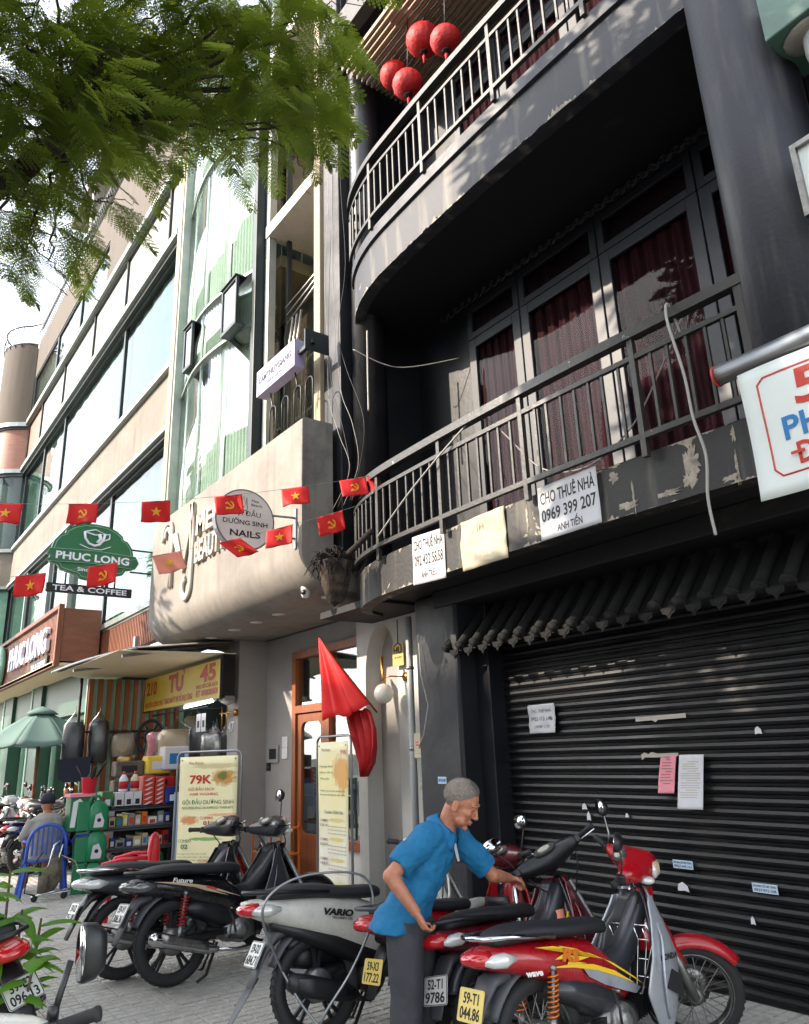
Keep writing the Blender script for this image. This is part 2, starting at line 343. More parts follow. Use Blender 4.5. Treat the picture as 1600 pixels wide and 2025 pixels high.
    def mesh(s, name, mats):
        me = bpy.data.meshes.new(name); me.from_pydata(s.v, [], s.f)
        for mm in (mats if isinstance(mats, (list, tuple)) else [mats]): me.materials.append(MATS[mm] if isinstance(mm, str) else mm)
        me.polygons.foreach_set('material_index', s.m); me.polygons.foreach_set('use_smooth', s.s); me.update()
        return me
def props(o, label=None, cat=None, group=None, kind=None):
    if label: o['label'] = label
    if cat: o['category'] = cat
    if group: o['group'] = group
    if kind: o['kind'] = kind
    return o
def link(name, me, parent=None, loc=None, rot=None):
    o = bpy.data.objects.new(name, me); COL.objects.link(o)
    if parent is not None:
        o.parent = parent
        if parent.get('_w'): o.matrix_parent_inverse = Matrix.Translation(-Vector(parent['_w']))
    if loc is not None: o.location = loc
    if rot is not None: o.rotation_euler = rot
    return o
def obj(name, mb, mats, parent=None, bevel=0, solid=0, sub=0, kind=None):
    me = mb.mesh(name, mats) if isinstance(mb, MB) else mb
    o = link(name, me, parent)
    if solid: md = o.modifiers.new('s', 'SOLIDIFY'); md.thickness = solid; md.offset = 0
    if bevel: md = o.modifiers.new('b', 'BEVEL'); md.width = bevel; md.segments = 2; md.limit_method = 'ANGLE'; md.angle_limit = R(40); md.harden_normals = False
    if sub: md = o.modifiers.new('u', 'SUBSURF'); md.levels = sub; md.render_levels = sub
    if kind: o['kind'] = kind
    return o
def thing(name, label, cat, loc=(0, 0, 0), rz=0, group=None, world=False):
    """an Empty at the base of a thing; world=True: its parts are given in world coordinates"""
    o = bpy.data.objects.new(name, None); COL.objects.link(o); o.empty_display_size = .1
    o.location = loc; o.rotation_euler = (0, 0, rz); props(o, label, cat, group)
    if world: o['_w'] = list(loc)
    return o
def sub(o):
    """mark a mesh whose vertices are world coordinates so that its own children may use them too"""
    return o
def B(x0, y0, z0, x1, y1, z1): return MB().box(x0, y0, z0, x1, y1, z1)
def frame_rect(mb, x0, x1, z0, z1, y0, y1, w, mi=0):
    mb.box(x0, y0, z0, x0+w, y1, z1, mi); mb.box(x1-w, y0, z0, x1, y1, z1, mi)
    mb.box(x0+w, y0, z0, x1-w, y1, z0+w, mi); mb.box(x0+w, y0, z1-w, x1-w, y1, z1, mi)
_tc = {}
def text_mesh(s, bold=0.0, shear=0.0):
    k = (s, bold, shear)
    if k in _tc: return _tc[k]
    c = bpy.data.curves.new('t', 'FONT'); c.body = s; c.size = 1; c.offset = bold; c.shear = shear; c.resolution_u = 3; c.extrude = 0.0
    o = bpy.data.objects.new('t', c); COL.objects.link(o)
    dg = bpy.context.evaluated_depsgraph_get(); dg.update()
    me = bpy.data.meshes.new_from_object(o.evaluated_get(dg))
    v = [tuple(x.co) for x in me.vertices]; f = [tuple(p.vertices) for p in me.polygons]
    bpy.data.objects.remove(o); bpy.data.curves.remove(c); bpy.data.meshes.remove(me)
    _tc[k] = (v, f); return v, f
def text(parent, s, mt, o, u, v, h, w=None, bold=0.0, t=0.0012, align='C', name='lettering', shear=0.0, mb=None, build=True):
    """raised or printed lettering: o = centre (align C) or left end of the baseline box; u, v unit axes; h = cap height; w = width to fit"""
    vs, fs = text_mesh(s, bold, shear)
    if not vs: return None
    x0 = min(p[0] for p in vs); x1 = max(p[0] for p in vs); y1 = max(p[1] for p in vs); 
    sy = h/0.72; sx = sy if w is None else w/(x1-x0)
    off = (x1+x0)/2*sx if align == 'C' else x0*sx
    o, u, v = Vector(o), Vector(u).normalized(), Vector(v).normalized(); n = u.cross(v)
    mb = mb or MB()
    P = [o+u*(p[0]*sx-off)+v*(p[1]*sy-h/2) for p in vs]
    k = len(P); bd = {}
    for f in fs:
        for a, b in zip(f, f[1:]+f[:1]): bd[(a, b)] = bd.get((a, b), 0)+1
    edge = [(a, b) for (a, b) in bd if (b, a) not in bd]
    vv = [p+n*t for p in P]+P
    mb.add(vv, list(fs)+[(a, a+k, b+k, b) for a, b in edge], 0)
    if not build: return mb
    return obj(name, mb, mt, parent)

# ================================================================ GROUND
g = props(obj('pavement', MB().box(-60, -1.2, -.3, 8, 5.6, -.012), 'paver_joint'), kind='structure')
PV = .26
def slab(cells=3, full=True):
    mb = MB(); w = PV-.008
    mb.box(0, 0, -.03, w, w, -.009)
    c = w/cells
    for i in range(cells):
        for j in range(cells):
            x0, y0 = i*c+.004, j*c+.004; x1, y1 = (i+1)*c-.004, (j+1)*c-.004
            mb.add([(x0, y0, -.009), (x1, y0, -.009), (x1, y1, -.009), (x0, y1, -.009), (x0+.003, y0+.003, 0), (x1-.003, y0+.003, 0), (x1-.003, y1-.003, 0), (x0+.003, y1-.003, 0)],
                   [(4, 5, 6, 7), (0, 1, 5, 4), (1, 2, 6, 5), (2, 3, 7, 6), (3, 0, 4, 7)])
    return mb
pm = slab().mesh('paving_tile', 'paver')
cells = []
for i in range(int(60/PV)):
    for j in range(int(6.6/PV)):
        cells.append((-58+i*PV, -1.15+j*PV))
def keyf(c):      # tiles that show largest and in the open
    x, y = c; inn = (-12.5 < x < -3.9 and .8 < y < 3.6 and y > -.02*x+.3)
    return (0 if inn else 1, x*x+y*y)
cells.sort(key=keyf)
for (x, y) in cells[:290]:
    o = link('paving_tile', pm, g); o.location = (x, y, rnd.uniform(-.0025, .0015)); o.rotation_euler = (rnd.uniform(-.004, .004), rnd.uniform(-.004, .004), 0)
mb = MB(); sv, sf = slab().v, slab().f
sl = slab(); lo = MB().box(0, 0, -.03, PV-.008, PV-.008, 0)
for (x, y) in cells[290:]:
    src = sl if (x > -14 and y > -.5) else lo; mb.T = Matrix.Translation((x, y, rnd.uniform(-.002, .001))); mb.add(src.v, src.f)
obj('paving_tiles', mb, 'paver', g, kind='stuff')
props(obj('road', B(-120, -16, -.4, 40, -1.32, -.14), 'asphalt'), kind='structure')
props(obj('kerb', B(-60, -1.32, -.3, 8, -1.2, 0.0), 'kerb', bevel=.012), kind='structure')
props(obj('far_pavement', B(-120, -22, -.4, 40, -16, -.02), 'kerb'), kind='structure')
props(obj('ground', B(-300, -300, -.7, 300, 300, -.45), 'asphalt'), kind='structure')

# ================================================================ DARK SHOPHOUSE
D = thing('shophouse', 'vacant black painted shophouse with two curved railed balconies above a closed roller shutter', 'building', (-4, 5.2, 0), world=True)
def curve_y(x, y0=4.05, x0=-6.75, x1=-1.4):        # plan of the balcony edge: nearly straight, turned back at the left
    t = (x-x0)/(x1-x0); b = -.10*math.sin(math.pi*min(1, max(0, t)))
    k = max(0, (x0+1.25-x)/1.25); return y0 + b + .50*(1-math.sqrt(max(0, 1-k*k)))
XS = [-6.75+5.35*i/60 for i in range(61)]
def fascia(z0, z1, y0, name, mt, dy=.14, ragged=0.0):
    rings = []
    for i, x in enumerate(XS):
        y = curve_y(x, y0); r = ragged*(noise.noise(Vector((x*9, z0, 0)))*.6+noise.noise(Vector((x*30, z0, 3)))*.5)
        rings.append([(x, y, z0+r), (x, y+dy, z0), (x, y+dy, z1), (x, y+.01, z1+r*.3), (x, y, z1-.012)])
    return obj(name, MB().loft(rings, sm=False), mt, D)
fascia(3.0, 3.37, 4.05, 'lower_balcony_edge', 'fascia_paint', ragged=.012)
fascia(6.42, 7.0, 4.05, 'upper_balcony_edge', 'upper_fascia_paint', ragged=.03)
def edge_wear(z, amp, nm, seed, up=True):      # plaster laid bare in ragged bits along an edge
    mb = MB(); n = 420; pts = []
    for i in range(n+1):
        x = -6.4+4.75*i/n; h = amp*max(0, noise.noise(V((x*3.1, seed, 0)))*1.1+noise.noise(V((x*13, seed, 1)))*.8+noise.noise(V((x*45, seed, 2)))*.5-.12); pts.append((x, h))
    for (x0, h0), (x1, h1) in zip(pts, pts[1:]):
        if h0 <= 0 and h1 <= 0: continue
        s = 1 if up else -1; y0, y1 = curve_y(x0)-.0025, curve_y(x1)-.0025
        f = [(x0, y0, z), (x1, y1, z), (x1, y1, z+s*h1), (x0, y0, z+s*h0)]
        mb.add(f+[(a, b+.004, c) for a, b, c in f], [(0, 1, 2, 3), (3, 2, 6, 7), (0, 3, 7, 4), (1, 5, 6, 2)])
    return obj(nm, mb, 'worn_plaster', D, kind='stuff')
V = Vector
edge_wear(6.415, .10, 'chipped_edge', 3); edge_wear(3.0, .07, 'chipped_edge', 8); edge_wear(3.362, .06, 'chipped_edge', 15, False)
# moulding along the upper edge
obj('moulding', MB().loft([[(x, curve_y(x)-.035, 6.90), (x, curve_y(x)+.02, 6.90), (x, curve_y(x)+.02, 7.03), (x, curve_y(x)-.035, 7.03)] for x in XS], sm=False), 'grey_wall', D)
for nm, z0, z1 in (('lower_balcony_floor', 3.06, 3.3), ('upper_balcony_floor', 6.5, 6.95)):
    mb = MB(); f = [(x, curve_y(x)+.13) for x in XS]
    mb.prism(f+[(-1.4, 5.3), (-6.75, 5.3)], (0, 0, z0), (1, 0, 0), (0, 1, 0), z1-z0); obj(nm, mb, 'soffit_black', D)
# plaster soffit of the lower balcony with a stepped strip
obj('soffit_beam', B(-5.7, 4.55, 2.9, -1.2, 4.95, 3.058), 'soffit_black', D, bevel=.01)
# side and back walls
mb = MB(); mb.box(-6.72, 4.42, 3.3, -6.6, 5.3, 14); mb.box(-1.35, 4.4, 3.0, -1.2, 5.3, 14); mb.box(-6.6, 5.22, 3.3, -5.62, 5.3, 9.8); mb.box(-2.4, 5.24, 3.3, -1.2, 5.32, 9.8)
mb.box(-5.62, 5.22, 5.98, -2.4, 5.3, 6.5); mb.box(-5.62, 5.22, 9.2, -2.4, 5.3, 9.8)
obj('wall', mb, 'black_wall', D)
obj('rear_wall', MB().box(-6.6, 6.4, 0, -1.2, 6.5, 14), 'black_wall', D)
# left pilaster: flat face and half round shaft
obj('pilaster', MB().box(-7.16, 4.20, 3.5, -6.78, 4.60, 14), 'black_wall', D, bevel=.01)
obj('round_pilaster', MB().lathe([(.20, 3.06), (.20, 10), (.20, 14)], 32, c=(-6.62, 4.5, 0)), 'black_gloss', D)
obj('side_beam', MB().box(-7.35, 4.25, 3.03, -6.2, 5.25, 3.1), 'soffit_black', D)
# right column
obj('column', MB().lathe([(.29, 3.35), (.285, 5), (.285, 6.6), (.285, 14)], 40, c=(-1.70, 4.15, 0)), 'column_paint', D)
# ground floor column and wall beside the shutter
obj('ground_column', MB().box(-6.05, 4.58, -.02, -5.42, 5.1, 3.05), 'black_wall', D, bevel=.03)
obj('shutter_jamb', MB().box(-5.42, 4.80, 0, -5.24, 5.1, 3.05), 'black_gloss', D, bevel=.006)
obj('cable_recess', MB().box(-6.5, 5.0, 0, -6.05, 5.12, 3.05), 'black_wall', D)
obj('shutter_head', MB().box(-5.42, 4.93, 2.5, -.3, 5.1, 3.05), 'black_wall', D)
obj('right_pier', MB().box(-1.1, 4.6, 0, -.5, 5.1, 3.05), 'black_wall', D)
# roller shutter: every slat
sh = obj('roller_shutter', MB().box(-5.26, 5.0, 0, -1.0, 5.03, 2.52), 'black_gloss', D)
pr = [(0, .004), (.004, .004), (.012, -.012), (.032, -.018), (.052, -.012), (.060, .002), (.0635, .002), (.0665, -.004), (.07, -.004), (.071, .004)]
mb = MB(); mb.loft([[(x, 4.985+p[1], p[0]) for p in pr] for x in (-5.25, -3.2, -1.02)], closed=False, sm=False)
sm_ = mb.mesh('slat', 'shutter')
for i in range(35):
    o = link('slat', sm_, sh); o.location = (0, rnd.uniform(-.002, .002), .02+i*.0715)
# tiled canopy over the shutter: round cover tiles with disc ends and pointed drip tiles
cn = obj('canopy', MB().loft([[(x, 4.60, 2.50), (x, 4.93, 2.86), (x, 4.93, 2.82), (x, 4.60, 2.46)] for x in (-5.62, -1.0)], sm=False), 'roof_tile', D)
mb = MB(); a, b_ = Vector((0, 4.56, 2.50)), Vector((0, 4.96, 2.93)); mb.tube([a, b_], .042, 10)
d = (b_-a).normalized(); mb.tube([a-d*.012, a+d*.006], .052, 14); mb.tube([a-d*.016, a-d*.011], .030, 12)
tm = mb.mesh('cover_tile', 'roof_tile')
mb = MB(); mb.prism([(-.062, .02), (-.05, -.02), (-.02, -.03), (0, -.062), (.02, -.03), (.05, -.02), (.062, .02)], (0, 4.575, 2.455), (1, 0, 0), (0, 0, 1), .012)
mb.prism([(-.05, .012), (0, -.035), (.05, .012)], (0, 4.565, 2.455), (1, 0, 0), (0, 0, 1), .006)
tm2 = mb.mesh('drip_tile', 'roof_tile')
for i in range(24):
    o = link('cover_tile', tm, cn); o.location = (-5.53+i*.193, rnd.uniform(-.01, .01), rnd.uniform(-.006, .006))
    o = link('drip_tile', tm2, cn); o.location = (-5.434+i*.193, rnd.uniform(-.006, .006), rnd.uniform(-.005, .005))
# folding doors with grey frames, dark panes and red curtains
def doors(z0, z1):
    xs = [-5.62, -4.80, -3.75, -2.70, -1.65]
    for a, b in zip(xs, xs[1:]):
        mb = MB(); frame_rect(mb, a+.008, b-.008, z0, z1-.42, 5.17, 5.22, .11)
        lf = obj('door_leaf', mb, 'door_grey', D, bevel=.006); obj('pane', MB().box(a+.12, 5.192, z0+.11, b-.12, 5.198, z1-.53), 'dark_glass', lf)
        mb = MB(); frame_rect(mb, a+.008, b-.008, z1-.41, z1, 5.17, 5.22, .075)
        tr = obj('transom', mb, 'door_grey', D, bevel=.006); obj('pane', MB().box(a+.083, 5.192, z1-.335, b-.083, 5.198, z1-.075), 'dark_glass', tr)
        obj('curtain', MB().sheet(lambda u, v, a=a, b=b: (a+u*(b-a), 5.235+.018*math.sin(u*46+2*math.sin(v*2.2))+.012*math.sin(u*91+v*3), z0-.05+v*(z1-z0)), 90, 8), 'curtain_red', D)
doors(3.3, 6.38); doors(6.95, 9.7)
# ornamental scroll moulding where wall and ceiling meet
mb = MB().tube([(-5.9, 5.04, 6.33), (-1.9, 5.04, 6.33)], .03, 6)
orn = obj('ceiling_moulding', mb, 'black_wall', D)
mb = MB(); mb.tube([(.035*math.cos(t*.55)*(1-t*.05), 0, .035*math.sin(t*.55)*(1-t*.05)) for t in range(15)], .012, 5); mb.tube([(.02, 0, -.03), (.06, 0, -.05), (.1, 0, -.02)], .012, 5)
om = mb.mesh('scroll', 'black_wall')
for i in range(33):
    o = link('scroll', om, orn); o.location = (-5.85+i*.12, 5.0, 6.31)
# railings
def railing(zb, zm, zt, y0, mt, top, mid):
    yf = lambda x: curve_y(x, y0)
    xs = [x for x in XS if x < -1.8]
    def rail(z, w, h, nm):
        return obj(nm, MB().loft([[(x, yf(x)-w/2, z-h/2), (x, yf(x)+w/2, z-h/2), (x, yf(x)+w/2, z+h/2), (x, yf(x)-w/2, z+h/2)] for x in xs], sm=False), mt, rl)
    rl = obj('railing', MB().box(-1.95, yf(-1.9)-.03, zb-.05, -1.90, yf(-1.9)+.03, zt), mt, D)
    rail(zt, .075, .07, 'top_rail'); rail(zm, .035, .035, 'mid_rail'); rail(zb, .04, .04, 'bottom_rail')
    bm = MB().box(-.0095, -.0095, zb, .0095, .0095, zm).mesh('baluster', mt); pm_ = MB().box(-.02, -.02, zb-.14, .02, .02, zt-.03).mesh('rail_post', mt)
    x = -6.62; i = 0
    while x < -1.95:
        post = (i % 8 == 7); o = link('rail_post' if post else 'baluster', pm_ if post else bm, rl); o.location = (x, yf(x), 0); o.rotation_euler = (0, rnd.uniform(-.002, .002), 0)
        x += .127; i += 1
railing(3.46, 4.02, 4.19, 4.0, 'rail_paint', 0, 0)
railing(7.16, 7.74, 7.93, 4.0, 'rail_paint', 0, 0)
# slatted ceiling over the upper balcony
sc = obj('slatted_ceiling', MB().box(-5.55, 4.1, 9.98, -5.35, 6.3, 10.12), 'interior_warm', D); obj('cross_beam', MB().box(-3.6, 4.1, 9.98, -3.4, 6.3, 10.12), 'interior_warm', sc)
sl_ = MB().box(-6.4, -.016, -.03, -1.4, .016, .03).mesh('ceiling_slat', 'plaster_cream')
for i in range(30):
    o = link('ceiling_slat', sl_, sc); o.location = (0, 4.05+i*.075, 9.93)
obj('roof_soffit', MB().box(-6.7, 3.9, 10.2, -1.2, 4.05, 10.5).box(-6.7, 3.9, 10.5, -1.2, 6.4, 10.6), 'black_wall', D)
obj('upper_wall', MB().box(-6.6, 5.9, 6.95, -1.2, 6.0, 10.2), 'black_wall', D)
# burnt planter stub and the peeled patch
t = thing('broken_basket', 'charred dried plant in a basket pot at the lower balcony corner', 'plant pot', (-6.35, 4.0, 3.0), world=True)
c = Vector((-6.15, 3.72, 3.35))
mb = MB(); mb.lathe([(.01, -.42), (.08, -.36), (.13, -.2), (.17, 0.0), (.165, .02), (.15, .0)], 22, c=c); mb.v = [(x+.03*noise.noise(Vector((x*14, y*14, z*14))), y+.03*noise.noise(Vector((x*14+5, y*14, z*14))), z) for x, y, z in mb.v]; obj('pot', mb, 'charcoal_brown', t)
mb = MB(); rr = random.Random(3)
for i in range(800):
    a = rr.uniform(0, 6.3); r = rr.uniform(.02, .21); p = c+Vector((r*math.cos(a)-.03, r*math.sin(a)*.8, rr.uniform(-.03, .08)))
    q = p+Vector((rr.uniform(-.10, .07), rr.uniform(-.08, .06), rr.uniform(-.16, .08))); mb.tube([p, (p+q)/2+Vector((0, 0, .03)), q], [.012, .009, .003], 5)
obj('dried_leaves', mb, 'charcoal', t)
mb = MB(); mb.tube([c+Vector((.1, .0, .0)), c+Vector((.25, .06, .1)), c+Vector((.5, .1, .22))], [.04, .03, .03], 8); obj('stub', mb, 'charcoal', t)
# letting posters
def poster(label, x0, x1, z0, z1, y, lines, mt='paper', ink='ink', tilt=0, name='letting_poster', cat='poster', crease=.004, group=None):
    if y < 4.2: y = min(curve_y(x0), curve_y(x1), curve_y((x0+x1)/2))-.004
    t = thing(name, label, cat, ((x0+x1)/2, y, (z0+z1)/2), group=group)
    w, h = x1-x0, z1-z0
    sh = MB().sheet(lambda u, v: ((u-.5)*w, -.006-crease*noise.noise(Vector((u*3, v*3, x0*7)))-crease*.4*noise.noise(Vector((u*9, v*9, x0))), (v-.5)*h+tilt*(u-.5)), 16, 12)
    obj('sheet', sh, mt, t, solid=.0015)
    for s, cz, hh, ww, bo in lines:
        mb = text(t, s, ink, (0, 0, cz*h), (1, 0, 0), (0, 0, 1), hh*h, ww*w, bold=bo, t=.0004, build=False)
        if not mb: continue
        def yy(x, z): u, v = x/w+.5, z/h+.5; return -.006-crease*noise.noise(Vector((u*3, v*3, x0*7)))-crease*.4*noise.noise(Vector((u*9, v*9, x0)))-.0016
        mb.v = [(x, yy(x, z)+y, z+tilt*x/w) for x, y, z in mb.v]; obj('lettering', mb, ink, t)
    return t
poster('white letting poster numbered 092 432 58.58, leftmost of three on the balcony edge', -5.20, -4.75, 2.965, 3.40, 3.975, [('CHO THUÊ NHÀ', .30, .20, .9, .02), ('092 432 58.58', -.02, .22, .88, .02), ('ANH TRIỀU', -.33, .13, .48, .02)], tilt=-.02)
poster('yellowed creased letting poster with washed out lettering between two white ones', -4.53, -4.0, 2.96, 3.37, 3.965, [('CHO THUÊ NHÀ', .28, .2, .9, .02), ('092 432 58.58', 0, .2, .85, .02), ('ANH TRIỀU', -.28, .13, .5, .02)], 'paper_old', 'text_faded', crease=.018)
poster('white letting poster numbered 0969 399 207, rightmost and largest on the balcony edge', -3.65, -3.10, 3.0, 3.40, 3.945, [('CHO THUÊ NHÀ', .27, .22, .92, .02), ('0969 399 207', -.05, .22, .92, .02), ('ANH TIẾN', -.34, .13, .42, .02)])
poster('small wrinkled white notice with the number 0923 113 598 taped on the shutter', -4.93, -4.61, 1.70, 1.94, 4.95, [('CHO THUÊ NHÀ', .27, .12, .75, .0), ('0923 113 598', 0, .14, .82, .01), ('(CHÍNH CHỦ)', -.27, .10, .6, .0)], name='shutter_notice', cat='notice', crease=.02)
def notice(label, x0, x1, z0, z1, mt, n, ink, name='notice'):
    t = thing(name, label, 'notice', ((x0+x1)/2, 4.955, (z0+z1)/2)); w, h = x1-x0, z1-z0; sk = -.05
    f = lambda u, v, d=0: ((u-.5)*w+sk*(v-.5)*(-1), -.008-.05*(1-v)**2*h*2-.012*math.sin(u*6+v*3)-d, (v-.5)*h)
    obj('sheet', MB().sheet(f, 12, 16), mt, t, solid=.0012)
    mb = MB(); rr = random.Random(len(label))
    for i in range(n):
        v = .86-i*.7/n; u0 = .12 if i % 4 else .3; u1 = rr.uniform(.6, .9)
        mb.sheet(lambda a, b: f(u0+a*(u1-u0), v+b*.25/n, .0016), 10, 1)
    obj('print', mb, ink, t)
notice('narrow pink slip hanging from tape on the shutter', -3.635, -3.50, 1.24, 1.50, 'paper_pink', 9, 'text_brown', 'pink_slip')
notice('long white printed letter hanging beside the pink slip on the shutter', -3.48, -3.28, 1.14, 1.50, 'paper', 16, 'text_faded', 'white_letter')
def scrap(label, x0, x1, z0, z1, mt, poly=None, name='torn_tape', cat='tape', y=4.955):
    w, h = x1-x0, z1-z0; poly = poly or [(0, 0), (1, .08), (1, 1), (0, .95)]
    o = obj(name, MB().prism([((a-.5)*w, (b-.5)*h) for a, b in poly], (0, 0, 0), (1, 0, 0), (0, 0, 1), .004), mt); o.location = ((x0+x1)/2, y, (z0+z1)/2); props(o, label, cat); return o
scrap('long dull strip of tape stuck across the upper part of the shutter', -3.80, -3.36, 1.745, 1.785, 'text_faded', [(0, 0), (.33, .12), (.4, -.25), (.46, .12), (1, .2), (1, 1), (0, .8)])
scrap('crumpled clear tape holding the pink slip to the shutter', -3.78, -3.46, 1.485, 1.515, 'text_faded', [(0, -.6), (.1, .1), (.4, .0), (.7, .1), (1, .3), (1, 1), (.45, .9), (.3, 1.3), (.2, .8), (.1, 1.2), (0, .8)], y=4.945)
for lb, x0, x1, z0, z1, s in (('pale blue phone sticker low on the shutter above the red mudguard', -3.63, -3.47, .745, .80, '0967.645.161'), ('pale blue phone sticker at the right of the shutter, lower than the other', -3.05, -2.88, .655, .71, '0937.972.168')):
    t = thing('phone_sticker', lb, 'sticker', ((x0+x1)/2, 4.955, (z0+z1)/2)); w, h = x1-x0, z1-z0
    obj('sheet', MB().box(-w/2, -.006, -h/2, w/2, -.004, h/2), 'sticker_blue', t)
    text(t, s, 'ink', (0, -.007, -.2*h), (1, 0, 0), (0, 0, 1), h*.3, w*.85); text(t, 'KHOAN CẮT BÊ TÔNG', 'ink', (0, -.007, .22*h), (1, 0, 0), (0, 0, 1), h*.22, w*.9)
t = thing('pillar_sticker', 'small blue and white sticker on the dark column above the man', 'sticker', (-5.72, 4.578, 1.33)); obj('sheet', MB().box(-.06, -.003, -.03, .06, 0, .03), 'sticker_blue', t); text(t, '0918 08', 'text_blue', (0, -.0035, 0), (1, 0, 0), (0, 0, 1), .03, .1, bold=.03)
for i, (x, z, w, h) in enumerate([(-4.42, 1.10, .05, .05), (-4.38, 1.02, .04, .07), (-3.62, .60, .09, .06), (-2.86, 1.62, .05, .05), (-4.0, 1.06, .03, .03), (-3.1, .46, .03, .05)]):
    scrap(['small torn white paper scrap high on the shutter left of centre', 'narrow paper scrap just below another on the shutter', 'rounded white paper remnant below the left phone sticker', 'torn paper remnant at the right of the shutter', 'tiny fleck of paper in the middle of the shutter', 'tiny white fleck low on the right of the shutter'][i], x, x+w, z, z+h, 'paper', [(0, 0), (.6, .1), (1, 0), (.9, .6), (.5, 1), (.1, .7)], 'paper_scrap', 'paper scrap')
# peeled plaster patches on the balcony edge
mb = MB(); rr = random.Random(11)
for cx, cz, w, h in [(-2.42, 3.20, .13, .26), (-2.44, 3.10, .10, .12), (-2.98, 3.28, .10, .08), (-2.14, 3.30, .03, .10), (-2.62, 3.06, .24, .05), (-2.85, 3.10, .018, .22), (-3.78, 3.22, .02, .24), (-2.15, 3.1, .02, .2), (-2.2, 3.04, .12, .04), (-2.9, 3.06, .18, .05)]:
    n = 90; kk = [.42+.30*noise.noise(Vector((math.cos(a)*1.6, math.sin(a)*1.6, cx*5)))+.22*noise.noise(Vector((math.cos(a)*6, math.sin(a)*6, cx*5)))+.12*noise.noise(Vector((math.cos(a)*19, math.sin(a)*19, cz*5))) for a in [2*math.pi*i/n for i in range(n)]]; poly = [(w*k_*math.cos(2*math.pi*i/n), h*k_*math.sin(2*math.pi*i/n)) for i, k_ in enumerate(kk)]
    mb.prism(poly, (cx, curve_y(cx)+.0015, cz), (1, 0, 0), (0, 0, 1), .004)
obj('peeled_patch', mb, 'worn_plaster', D, kind='stuff')
# lanterns
LC = [(-5.25, 4.45, 9.58, 'red fabric lantern hanging left of the topmost pair', .20), (-4.70, 4.3, 8.95, 'orange red lantern hanging at the right of the topmost pair', .165), (-5.90, 4.5, 9.66, 'red fabric lantern half hidden behind the lowest lantern', .18), (-5.39, 4.3, 8.95, 'red fabric lantern hanging lowest, nearest the balcony rail', .175)]
for x, y, z, lb, r in LC:
    t = thing('lantern', lb, 'lantern', (x, y, z), group='red lanterns under the slatted ceiling')
    mb = MB(); n = 16; rings = []
    for i in range(13):
        a = math.pi*(.06+.88*i/12); rings.append([(math.sin(a)*r*(1+.035*abs(math.cos(n/2*b)))*math.cos(b), math.sin(a)*r*(1+.035*abs(math.cos(n/2*b)))*math.sin(b), -math.cos(a)*r*.92) for b in [2*math.pi*j/48 for j in range(48)]])
    mb.loft(rings); obj('shade', mb, 'lantern_red', t)
    obj('cap', MB().lathe([(.045, -r*.97), (.05, -r*.88)], 14), 'black_plastic', t); obj('cap', MB().lathe([(.05, r*.88), (.045, r*.97)], 14), 'black_plastic', t)
    obj('tassel', MB().tube([(0, 0, -r*.97), (0, 0, -r*1.15)], .004, 5).tube([(0, 0, -r*1.15), (0, 0, -r*1.2), (0, 0, -r*1.75)], [.012, .02, .014], 8), 'deep_red', t)
    obj('cord', MB().tube([(0, 0, r*.95), (.03, .02, 9.95-z)], .006, 5), 'cable', t)

# ================================================================ BEAUTY SALON BUILDING
S = thing('salon_building', 'narrow cream plastered building with a curved bottomed balcony and tall green glass bay', 'building', (-9.5, 5, 0), world=True)
# balcony: smooth concrete bowl, front rolled under into the soffit
def bal_ring(x):
    p = []
    zt = 5.20
    p += [(x, 4.14, zt), (x, 3.78, zt), (x, 3.75, zt-.02)]
    r = .42; cy, cz = 3.75+r, 3.27+r
    for i in range(11):
        a = math.pi*i/20; p.append((x, cy-r*math.cos(a), cz-r*math.sin(a)))
    p += [(x, 5.25, 3.27), (x, 5.25, 3.45), (x, 4.14, 3.6)]
    return p
mb = MB(); xs = [-12.2+.2*i for i in range(27)]; xs[-1] = -6.9
rings = []
for k, x in enumerate(xs):
    rr_ = bal_ring(x)
    if x < -11.7:      # rounded far end
        t = (-11.7-x)/.5; s_ = 1-math.sqrt(max(0, 1-t*t)); rr_ = [(x, y+(4.3-y)*s_*.6 if y < 4.3 else y, z+(4.2-z)*s_*.25 if z < 4.2 and y < 4.6 else z) for _, y, z in rr_]
    rings.append(rr_)
mb.loft(rings, sm=True); bo = obj('balcony', mb, 'plaster_beige', S); md = bo.modifiers.new('e', 'EDGE_SPLIT'); md.split_angle = R(35)
obj('balcony_end', MB().prism([(-a[1], a[2]) for a in bal_ring(0)], (-6.902, 0, 0), (0, -1, 0), (0, 0, 1), -.03), 'concrete', S)
for i, (x, y) in enumerate([(-9.78, 4.3), (-9.09, 4.3), (-8.46, 4.3), (-7.25, 4.3), (-10.6, 4.3)]):
    obj('downlight', MB().lathe([(.085, 3.262), (.085, 3.27)], 20, c=(x, y, 0)).lathe([(.06, 3.2585), (.06, 3.262)], 20, c=(x, y, 0)), 'white_paint', S)
# railing of tall loops
for x in (-7.95, -7.62, -7.30, -7.02):
    w = .085; pts = [(x-w, 3.92, 5.2), (x-w, 3.92, 5.72)]+[(x-w*math.cos(a), 3.92, 5.72+w*math.sin(a)) for a in [math.pi*i/8 for i in range(1, 8)]]+[(x+w, 3.92, 5.72), (x+w, 3.92, 5.2)]
    obj('rail_loop', MB().tube(pts, .010, 6), 'dark_frame', S)
